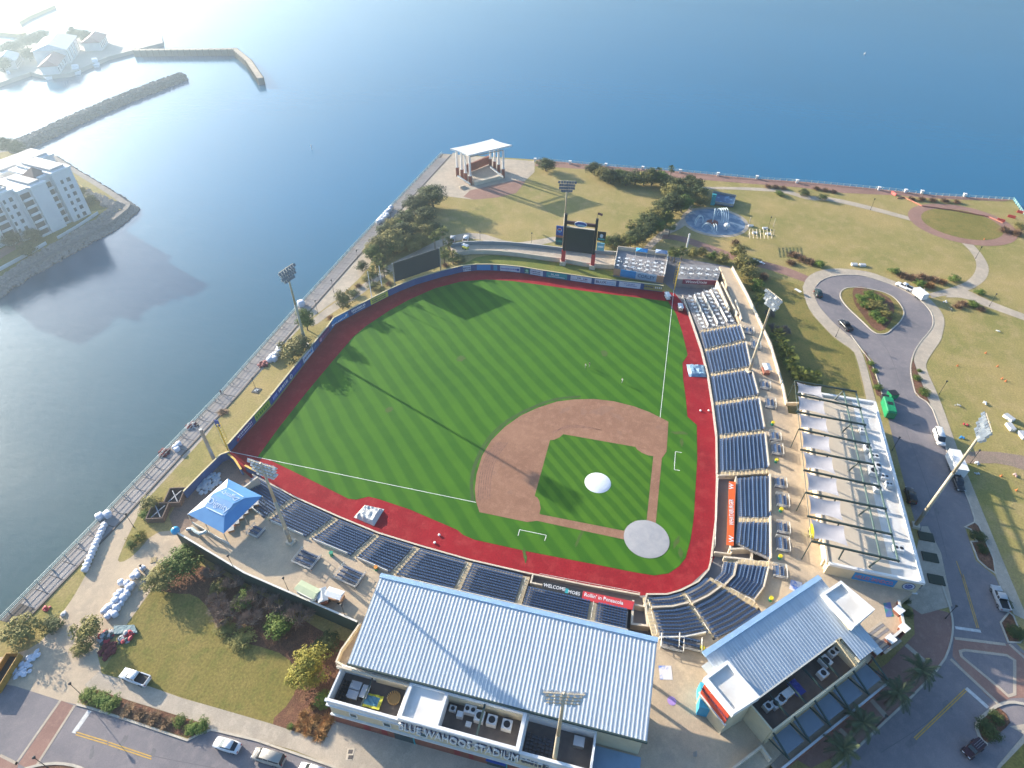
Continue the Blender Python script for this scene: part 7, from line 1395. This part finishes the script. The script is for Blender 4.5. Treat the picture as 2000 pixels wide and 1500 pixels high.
for i, (x, y) in enumerate(((1508,830),(1515,903),(1524,999),(1522,1091),(1504,1173),(1370,1270),(648,1085),(735,1113))):
    col = ('yellow', MATS['vivid yellow']) if i < 6 else (('green', M('bin green', (.02,.28,.16), .5)) if i == 6 else ('orange', M('bin orange', (.62,.24,.03), .5)))
    p = G(x, y, ZC); t = thing('litter_bin', col[0]+' topped bin '+['under the third sail row','above the orange dugout','beside the dugout seats','below the orange dugout','at the metal roof edge','between the two metal roofs','on the third base concourse','near the blue roof corner'][i], 'bin', tuple(p), 0, 'concourse bins'); MB().disc((0,0),.34,0,.8,12).build('barrel', M('bin green', (.02,.28,.16), .5), t, True); MB().disc((0,0),.42,.8,1.1,8).build('top', col[1], t, True)
# skips
def skip(label, px, px2, L, W_, h, mat, inner):
    p = G(*px, .03); q_ = G(*px2, .03); t = thing('dumpster', label, 'dumpster', tuple(p), math.atan2(q_.y-p.y, q_.x-p.x)); mb = MB()
    for b_ in ((-L/2,L/2,-W_/2,-W_/2+.12),(-L/2,L/2,W_/2-.12,W_/2),(-L/2,-L/2+.12,-W_/2+.12,W_/2-.12),(L/2-.12,L/2,-W_/2+.12,W_/2-.12)): mb.box(*b_,.15,h)
    mb.build('walls', mat, t, True); MB().box(-L/2+.12,L/2-.12,-W_/2+.12,W_/2-.12,.15,.4).build('floor', inner, t, True)
    for k in range(5): x = -L/2+.4+k*(L-.8)/4; MB().box(x-.08,x+.08,W_/2,W_/2+.1,.2,h-.1).build('rib', mat, t, True); MB().box(x-.08,x+.08,-W_/2-.1,-W_/2,.2,h-.1).build('rib', mat, t, True)
    return t
skip('open ochre dumpster at the left edge of the plaza', (12,1318), (28,1292), 6.5, 2.4, 1.6, M('ochre steel', (.46,.24,.035), .6), m_black)
gd = thing('compactor', 'long bright green waste compactor behind the white building', 'dumpster', tuple(G(1732,803,.03)), math.atan2((G(1740,828)-G(1726,778)).y, (G(1740,828)-G(1726,778)).x)); m_gst = M('bright green steel', (.01,.26,.10), .45, var=.2, scale=1.)
hull([(-3.1,1.1,.25,2.3),(-2.9,1.2,.2,2.5),(2.7,1.2,.2,2.5),(3.1,1.1,.25,2.2)], .2).build('body', m_gst, gd, True); MB().box(-1,.2,-.7,.6,2.5,2.55).build('hatch', m_black, gd, True); MB().box(-5.2,-3.1,-.8,.9,.2,1.4).build('feed_box', m_black, gd, True)
t = thing('dumpster', 'small green dumpster beside the green compactor', 'dumpster', tuple(G(1741,775,.03)), .4); MB().prism([(-1,-.9),(1,-.9),(1,.9),(-1,.9)],.2,1.5,[(-1,-1.1),(1,-1.1),(1,1.1),(-1,1.1)]).build('body', m_gst, t, True); MB().box(-1,1,-1.1,1.1,1.5,1.58).build('lid', m_black, t, True)
# ================================================================== WHITE SANDBAG SACKS, PILES
m_sack = M('white woven sack', (.70,.71,.76), .8, col2=(.60,.62,.68), scale=1.4, bump=.5, bscale=3); 
def sack_mesh(seed):
    rnd = random.Random(seed); bm = bmesh.new(); bmesh.ops.create_cube(bm, size=2); bmesh.ops.subdivide_edges(bm, edges=bm.edges[:], cuts=2, use_grid_fill=True)
    for v in bm.verts: 
        l_ = v.co.length; c = v.co.normalized()*1.25; v.co = v.co.lerp(c, .55)*rnd.uniform(.92,1.07)
    top = [v for v in bm.verts if v.co.z > .8]
    for v in top: v.co.z += rnd.uniform(-.12,.12)
    me = bpy.data.meshes.new('sack'); bm.to_mesh(me); bm.free(); me.materials.append(m_sack); me.polygons.foreach_set('use_smooth', [True]*len(me.polygons)); return me
SK = [sack_mesh(i) for i in range(4)]
def sack(px, r, label, group, z=0.0):
    p = G(*px, z); o = inst(random.choice(SK), 'sack', None, (p.x, p.y, z+r*.85), random.uniform(0,3), (r, r, r*.95)); return tag(o, label, 'sack', group)
N = 12
for k in range(N): f = k/(N-1); sack((205-37*f, 1028+86*f), .54, 'white bulk sack in the straight row by the seawall lawn, %s from the top' % order[k], 'row of bulk sacks')
for k, px in enumerate(((197,1012),(212,1008))): sack(px, .75, 'white bulk sack at the head of the row, %s one' % ('left','right')[k], 'row of bulk sacks')
cl = [(281,1112),(268,1120),(262,1128),(270,1126),(238,1140),(250,1142),(260,1144),(255,1150),(248,1158),(238,1160),(232,1166),(243,1170),(250,1162),(228,1175),(238,1180),(220,1185),(230,1190),(212,1190),(218,1200),(226,1202),(206,1196),(212,1206)]
for k, px in enumerate(cl): sack(px, random.uniform(.45,.62), 'white bulk sack in the heap on the plaza, %s from the top' % order[k], 'heap of bulk sacks')
for k, px in enumerate(((743,432),(748,427),(753,422),(757,417),(747,434),(752,429),(757,424),(761,414),(764,409),(740,436))): sack(px, .8, 'white bulk sack on the promenade near the grove, %s of ten' % order[k], 'promenade sacks')
sack((589,597), 1.0, 'single white bulk sack on the promenade below the light pole', None); 
for k, px in enumerate(((545,690),(540,696),(533,700),(528,706),(537,704),(547,684))): sack(px, .75, 'white bulk sack beside the olive shrub, %s of six' % order[k], 'sacks by the olive shrub')
for k, px in enumerate(((344,876),(350,870),(347,880))): sack(px, .6, 'white sack on the promenade near the red netting, %s of three' % order[k], 'sacks by the red netting')
def pile(name, label, px, n_, spread, mats, rr=(.25,.55), z=0.0, cat='pile'):
    p = G(*px, z); t = thing(name, label, cat, tuple(p)); 
    for k, m_ in enumerate(mats):
        mb = MB()
        for _ in range(n_//len(mats)): a = random.uniform(0,6.28); r = spread*math.sqrt(random.random()); h = random.uniform(.1,.7)*(1-r/spread*.7); mb.ico((r*math.cos(a), r*math.sin(a), h), random.uniform(*rr), 1, .25, (1.2,1,.6))
        o = mb.build('debris', m_, t, True); o['kind'] = 'stuff'
    return t
m_dred = M('dark red netting', (.16,.03,.035), .9); m_dred2 = M('bright red plastic', (.50,.03,.05), .6); m_gry = M('grey plastic', (.40,.40,.40), .7); m_dgr = M('dark tarp', (.05,.08,.08), .7); m_clear = M('pale plastic film', (.45,.52,.56), .4)
pile('netting_pile', 'heap of dark red netting on the lawn edge by the plaza', (212,1272), 40, 1.5, [m_dred, m_dred]); pile('playground_parts', 'heap of red and white play parts below the sacks', (205,1245), 34, 1.3, [m_gry, m_dred2, m_dgr]); pile('playground_parts', 'stack of bright red seats and boards on the lawn edge', (248,1243), 34, 1.4, [m_dred2, m_dgr, m_gry])
pile('netting_pile', 'row of dark red netting bundles on the promenade, left', (322,884), 30, 1.3, [m_dred]); pile('netting_pile', 'row of dark red netting bundles on the promenade, middle', (375,832), 30, 1.3, [m_dred, m_gry]); pile('netting_pile', 'red and pale netting heap beside the olive shrub sacks', (515,712), 30, 1.4, [m_dred, M('salmon netting', (.5,.2,.17), .9)])
pile('bag_pile', 'heap of clear plastic bags in the storage yard', (412,940), 60, 2.4, [m_clear, m_clear], z=0); pile('bag_pile', 'second heap of clear plastic bags nearer the tent', (402,952), 40, 1.8, [m_clear]); pile('bag_pile', 'white bags lying beside the ochre dumpster', (42,1312), 26, 1.6, [m_sack]); pile('bag_pile', 'white bag lying on the plaza below the ochre dumpster', (66,1282), 14, .9, [m_sack])
pile('netting_pile', 'red object lying on the seawall lawn', (92,1188), 10, .5, [m_dred2], (.2,.35)); pile('stone_bollard', 'round pale stone at the plaza edge by the left lawn', (125,1200), 3, .12, [m_white2], (.45,.5), cat='stone')
tag(MB().prism(GL([(222,1222),(262,1220),(268,1235),(222,1238)], .5), .05, .5).build('tarp', M('teal tarp', (.10,.20,.23), .6, bump=.5, bscale=2)), 'flat teal tarp over goods below the sack heap', 'tarp')
def pallet(label, px, rz, mat):
    p = G(*px); t = thing('pallet', label, 'pallet', tuple(p), rz, 'timber pallets')
    for k in range(5): MB().box(-.6,.6,-.55+k*.24,-.42+k*.24,.1,.13).build('slat', mat, t, True)
    for k in range(3): MB().box(-.6+k*.54,-.5+k*.54,-.55,.55,0,.1).build('bearer', mat, t, True)
    return t
m_pine = M('pale pine', (.55,.42,.22), .85)
for px, nm in (((276,1129),'leaning by the lamp post'),((296,1122),'right of the lamp post'),((300,1094),'near the bright green tree'),((276,1148),'low down in the sack heap')): pallet('timber pallet '+nm, px, random.uniform(0,1), m_pine)
# storage sheds in the yard
for px, nm in (((312,1005),'upper'),((345,975),'lower')):
    p = G(*px); t = thing('storage_pen', 'open brown storage pen by the yard, %s one' % nm, 'pen', tuple(p), .3); 
    for b_ in ((-2.2,2.2,-1.8,-1.6),(-2.2,2.2,1.6,1.8),(-2.2,-2,-1.6,1.6),(2,2.2,-1.6,1.6)): MB().box(*b_,0,1.5).build('wall', M('weathered boards', (.17,.12,.095), .9), t, True)
    MB().box(-2,2,-1.6,1.6,0,.1).build('floor', m_wellfl, t, True); MB().bar((-1.5,-1,1.0),(1.5,1,1.3),.2,.1).build('board', m_gry, t, True); MB().bar((-1.5,1,1.0),(1.5,-1,1.2),.2,.1).build('board', m_gry, t, True)
sd = thing('slide', 'pale winding play slide beside the tent', 'slide', tuple(G(410,1048,ZC))); MB().path([(0,0,1.8),(-.6,1.4,1.3),(-.2,2.8,.9),(.5,4.2,.6),(.2,5.4,.3)], .35, 7).build('chute', M('grey slide', (.35,.42,.42), .4), sd, True)
t = thing('blue_ball', 'round cyan play ball on the tent plaza corner', 'ball', tuple(G(346,1042,ZC))); MB().ico((0,0,1),.9,2).build('ball', M('cyan plastic', (.03,.36,.62), .4), t, True, True)
# seats under the tent
for k, (x, y) in enumerate(((462,1022),(470,1012),(480,1002),(490,992),(452,1035),(500,985))): crate('lounge_table', 'low orange lounge table beside the tent, %s of six' % order[k], 'table', G(x, y, ZC), 1.2, 1.2, .5, M('lounge orange', (.50,.22,.08), .7), .6, 'lounge tables')
# ================================================================== RAILINGS, LAMPS
def railing(name, label, pts, h, sp, mat, n_r=3, z=0.0):
    c = pts[len(pts)//2]; t = thing(name, label, 'railing', (c.x, c.y, z)); posts = MB(); 
    for k in range(n_r):
        mb = MB(); zz = z+h*(k+1)/n_r
        for a, b_ in zip(pts, pts[1:]): mb.bar((a.x,a.y,zz),(b_.x,b_.y,zz),.09 if k == n_r-1 else .05,.07)
        mb.build('rail', mat, t)
    acc = 0
    for a, b_ in zip(pts, pts[1:]):
        L = (b_-a).length; s_ = sp-acc
        while s_ < L: q_ = a.lerp(b_, s_/L); posts.box(q_.x-.08,q_.x+.08,q_.y-.08,q_.y+.08,z,z+h+.08); s_ += sp
        acc = (acc+L) % sp
    o = posts.build('posts', mat, t); o['kind'] = 'stuff'; return t
m_srail = M('pale green rail', (.52,.60,.55), .5)
railing('seawall_railing', 'pale railing along the inner seawall promenade', [Vector((p.x, p.y-.3)) for p in EL], 1.1, 3.3, m_srail); railing('bay_railing', 'pale green railing along the open bay promenade', [Vector((p.x-.5, p.y)) for p in SEA[1:]], 1.1, 2.6, m_srail); railing('point_railing', 'bright green railing at the far right corner of the park', [SEA[-1], corner], 1.1, 2, M('aqua rail', (.45,.75,.66), .5))
railing('inner_railing', 'grey railing between promenade and path', [Vector((p.x, p.y-.95)) for p in EL], .55, 6.7, M('grey rail', (.42,.44,.42), .5), 1)
for k, (x, y) in enumerate(((1045,313),(1113,318),(1183,323),(1255,329),(1328,335),(1402,341),(1478,347),(1556,355),(1716,369),(1768,374),(1800,376),(1883,382))):
    p = G(x, y+2); t = thing('bollard_light', 'white bollard light on the bay promenade, %s from the stage' % order[k], 'bollard', tuple(p), 0, 'white bollard lights'); MB().box(-.45,.45,-.45,.45,0,1.1).build('post', m_white2, t, True); MB().box(-.6,.6,-.6,.6,1.1,1.4).build('cap', m_white2, t, True)
m_lpost = M('dark lamp post', (.035,.035,.033), .5)
lp_pole = MB().tube((0,0,0),(0,0,.5),.12,.1,8).tube((0,0,.5),(0,0,4.3),.06,.05,6).mesh('post', m_lpost); lp_head = MB().tube((0,0,4.3),(0,0,4.75),.12,.26,8).tube((0,0,4.75),(0,0,4.9),.28,.08,8).mesh('lantern', m_lpost)
for k, (x, y, nm) in enumerate(((501,764,'on the promenade at the dark drain'),(398,856,'on the promenade above the yard'),(576,686,'behind the olive shrub'),(621,612,'below the single white sack'),(652,571,'above the blue advert wall bend'),(700,512,'beside the flag posts'),(744,460,'at the sack pile'),(872,386,'on the stage plaza'),(291,1130,'at the sack heap'),(262,1030,'at the mulch strip'),(160,1358,'at the planting strip'),(94,1500,'at the bottom left island'),(1846,1208,'on the brick plaza'),(1500,446,'behind the pergola'),(1038,478,'behind the outfield walkway'),(938,475,'beside the parked white car'),(1700,410,'on the park path'),(1905,505,'on the curved path'),(1632,658,'on the roundabout sidewalk'),(1742,880,'at the street side of the white building'),(1932,598,'at the lower park path'),(1710,1420,'beside the date palms'),(1834,770,'leaning over the right lawn'),(1895,905,'at the dirt track'))):
    p = G(x, y); t = thing('street_lamp', 'dark street lamp '+nm, 'lamp', tuple(p), 0, 'street lamps'); inst(lp_pole, 'post', t); inst(lp_head, 'lantern', t)
for k, (x, y) in enumerate(((458,1112),(564,1155),(675,1207))): p = G(x, y, ZC); t = thing('concourse_lamp', 'slim lamp on the concourse fence, %s from the tent' % order[k], 'lamp', tuple(p), 0, 'concourse lamps'); inst(lp_pole, 'post', t); inst(lp_head, 'lantern', t)
t = thing('drain_cover', 'dark square cover on the grass behind the left field wall', 'cover', tuple(G(501,763))); MB().box(-1,1,-1,1,0,.12).build('slab', m_black, t, True); MB().box(-.5,.5,-.5,.5,.12,.2).build('lid', m_steel, t, True)
tag(MB().prism(GL([(679,1462),(693,1462),(687,1485),(675,1484)], .05), .04, .07).build('pavement_grate', m_cream), 'twin pavement grate in front of the stadium building', 'grate')
for k in range(2): p = GL([(681,1464+k*11),(690,1464+k*11),(688,1472+k*11),(679,1472+k*11)], .08); tag(MB().prism(p, .07, .075).build('grate_panel', m_wellfl), '%s dark panel of the pavement grate' % ('upper','lower')[k], 'grate')
# construction netting and barriers
nt_ = [G(x, y).to_2d() for x, y in ((1752,388),(1765,386),(1800,403),(1860,411),(1930,424),(1958,436))]; parapet('orange construction netting drooping round the park ring', nt_, 0, .45, .08, M('orange netting', (.55,.22,.15), .9), 'orange_netting', 'netting')
for px, nm in (((1745,380),'at the bay promenade'),((1954,432),'left of the corner'),((1975,425),'in the middle of the corner'),((1993,416),'beside the aqua rail')):
    p = G(*px); t = thing('barrier', 'red plastic barrier '+nm, 'barrier', tuple(p), .5 if 'bay' in nm else 1.2, 'red barriers'); MB().prism([(-1.3,-.35),(1.3,-.35),(1.3,.35),(-1.3,.35)],0,1.0,[(-1.3,-.1),(1.3,-.1),(1.3,.1),(-1.3,.1)]).build('body', M('red barrier plastic', (.68,.05,.05), .5), t, True); MB().box(-1.2,1.2,-.24,.24,.4,.55).build('stripe', M('orange stripe', (.75,.25,.08), .5), t, True)
m_cone = M('orange cone', (.70,.20,.05), .6); cone_me = MB().tube((0,0,.04),(0,0,.75),.22,.04,10).box(-.28,.28,-.28,.28,0,.05).mesh('traffic_cone', m_cone)
for k, (x, y) in enumerate(((1957,740),(1922,468),(1870,715),(1948,716),(1925,690),(1964,745),(1955,930),(1985,958))): tag(inst(cone_me, 'traffic_cone', None, tuple(G(x, y)), 0, .9), 'orange cone standing on the park grass, %s from the lower path' % order[k], 'cone', 'lawn cones')
for k, (x, y, m_) in enumerate(((1870,792,m_gry),(1923,788,m_trim),(1886,830,m_dred2),(1878,856,m_sky),(1907,1105 if 0 else 905,m_trim),(1845,590,m_trim),(1855,604,m_cream),(1948,648,m_trim),(1908,925,m_clear),(1985,930,M('pinkish stone', (.55,.38,.32), .9)))): pile('park_debris', ['grey','white','red','blue','white stone','white rock','cream rock','small white','clear plastic','pinkish stone'][k]+' heap lying on the right lawn', (x, y), 6, .6, [m_], (.15,.32))
for k, (x, y, rz) in enumerate(((1969,818,.6),(1972,836,.2),(1996,852,.2))): crate('equipment_box', 'white equipment box on the right lawn, %s of three' % order[k], 'box', G(x, y), 2.4, 1.3, .8, m_trim, rz, 'white boxes on the right lawn')
for k, (x, y) in enumerate(((1668,518),(1684,519))): crate('bench_block', 'white bench block beyond the roundabout, %s' % ('left','right')[k], 'bench', G(x, y), 1.2, 2.0, .6, m_white2, .2, 'bench blocks')
for k, (x, y) in enumerate(((1466,442),(1494,447),(1474,456),(1500,458))): crate('bench_block', 'white bench block under the pergola, %s of four' % order[k], 'bench', G(x, y), 1.0, 1.8, .5, m_white2, .2, 'bench blocks')
for px, px2, nm in (((1469,507),(1482,512),'upper'),((1474,511),(1488,516),'lower')): a, b_ = G(*px), G(*px2); t = thing('picnic_bench', 'white picnic bench by the brick park path, %s' % nm, 'bench', tuple(a), math.atan2((b_-a).y,(b_-a).x), 'picnic benches'); MB().box(0,3.6,-.3,.3,.5,.6).build('seat', m_white2, t, True); MB().box(.3,.5,-.25,.25,0,.5).build('leg', m_white2, t, True); MB().box(3.1,3.3,-.25,.25,0,.5).build('leg', m_white2, t, True)
t = thing('white_sign', 'small white board on the lawn beside the palm row', 'sign', tuple(G(1557,572)), .8); MB().box(-1.2,1.2,-.5,.5,.9,1.0).build('board', m_white2, t, True); MB().tube((0,0,0),(0,0,.9),.06).build('post', m_steel, t, True)
# ================================================================== PEOPLE
def person(label, px, rz, stance, shirt):
    p = G(*px, .05); t = thing('person', label, 'person', tuple(p), rz, 'people on the outfield grass')
    J = {'pel':(0,0,.95),'che':(0,0,1.3),'neck':(0,0,1.5),'head':(.02,0,1.66),'top':(.02,0,1.8),'shL':(0,.2,1.43),'shR':(0,-.2,1.43),'elL':(.05,.28,1.15),'elR':(.12,-.27,1.16),'haL':(.22,.24,.95),'haR':(.3,-.2,1.05),'hipL':(0,.1,.92),'hipR':(0,-.1,.92),'knL':(stance,.12,.5),'knR':(-stance*.5,-.12,.5),'anL':(stance*.8,.13,.08),'anR':(-stance,-.13,.08),'toL':(stance*.8+.2,.15,.04),'toR':(-stance+.2,-.15,.04)}
    E_ = [('pel','che'),('che','neck'),('neck','head'),('head','top'),('neck','shL'),('neck','shR'),('shL','elL'),('elL','haL'),('shR','elR'),('elR','haR'),('pel','hipL'),('pel','hipR'),('hipL','knL'),('hipR','knR'),('knL','anL'),('knR','anR'),('anL','toL'),('anR','toR')]
    rad = {'pel':.16,'che':.17,'neck':.07,'head':.105,'top':.08,'shL':.085,'shR':.085,'elL':.05,'elR':.05,'haL':.04,'haR':.04,'hipL':.1,'hipR':.1,'knL':.065,'knR':.065,'anL':.05,'anR':.05,'toL':.04,'toR':.04}
    ks = list(J); me = bpy.data.meshes.new('body'); me.from_pydata([J[k] for k in ks], [(ks.index(a), ks.index(b_)) for a, b_ in E_], []); o = bpy.data.objects.new('body', me); COL.objects.link(o)
    md = o.modifiers.new('skin', 'SKIN'); 
    for i, k in enumerate(ks): me.skin_vertices[0].data[i].radius = (rad[k], rad[k]); me.skin_vertices[0].data[i].use_root = (k == 'pel')
    sb = o.modifiers.new('sub', 'SUBSURF'); sb.levels = 1; sb.render_levels = 1
    dgx = bpy.context.evaluated_depsgraph_get(); m2 = bpy.data.meshes.new_from_object(o.evaluated_get(dgx)); bpy.data.objects.remove(o)
    skin, cloth, trs = M('skin', (.42,.26,.18), .6), shirt, M('grey trousers', (.30,.30,.32), .8)
    m2.materials.clear(); [m2.materials.append(x) for x in (skin, cloth, trs, m_black)]
    for f in m2.polygons:
        c = f.center; f.material_index = 3 if c.z < .12 or c.z > 1.74 else (2 if c.z < .98 and abs(c.y) < .2 else (1 if c.z < 1.5 and (c.z > 1.1) else 0)); f.use_smooth = True
    b_ = bpy.data.objects.new('body', m2); COL.objects.link(b_); b_.parent = t; return t
try:
    person('person in a white shirt standing on the outfield grass, left of the pair', (1143,719), -1.2, .08, m_txtw); person('person in dark clothes bending slightly on the outfield, right of the pair', (1151,717), 2.2, .14, M('dark shirt', (.06,.08,.07), .8)); person('person in white walking alone across the outfield grass', (1215,748), 1.9, .18, m_txtw)
    person('person working beside the roundabout sidewalk, in a red shirt', (1588,575), .5, .1, m_red); person('person in white near the towed trailer', (1802,572), .5, .1, m_txtw); person('person standing on the promenade near the red netting', (433,771), .5, .1, M('plum shirt', (.12,.05,.1), .8)); person('person in dark clothes on the shaded sidewalk at the court', (1795,1150), .5, .1, m_black)
except Exception as ex: print('people', ex)
for px, nm in (((1384,803),'right'),((1368,803),'left'),((849,1061),'lower'),((858,1046),'upper')):
    t = thing('white_ball', 'tiny white marker on the warning track, %s of its pair by the %s seats' % (nm, 'first base' if px[0] > 1000 else 'third base'), 'marker', tuple(G(*px))); MB().ico((0,0,.25),.3,2,0,(1,1,.6)).build('cap', m_white2, t, True)
# ================================================================== HAZE
hz = MB().box(-6900, 6900, -6900, 6900, -6.5, 122).build('haze', None); hz.data.materials.clear()
mh = bpy.data.materials.new('morning haze'); mh.use_nodes = True; nn_ = mh.node_tree.nodes; nn_.clear(); ou = nn_.new('ShaderNodeOutputMaterial'); pv = nn_.new('ShaderNodeVolumePrincipled')
pv.inputs['Color'].default_value = (.68,.85,1,1); pv.inputs['Density'].default_value = .00056; pv.inputs['Anisotropy'].default_value = .80; mh.node_tree.links.new(pv.outputs[0], ou.inputs['Volume']); hz.data.materials.append(mh); hz['kind'] = 'stuff'; hz['label'] = 'pale morning haze over the bay and the park'; hz['category'] = 'haze'
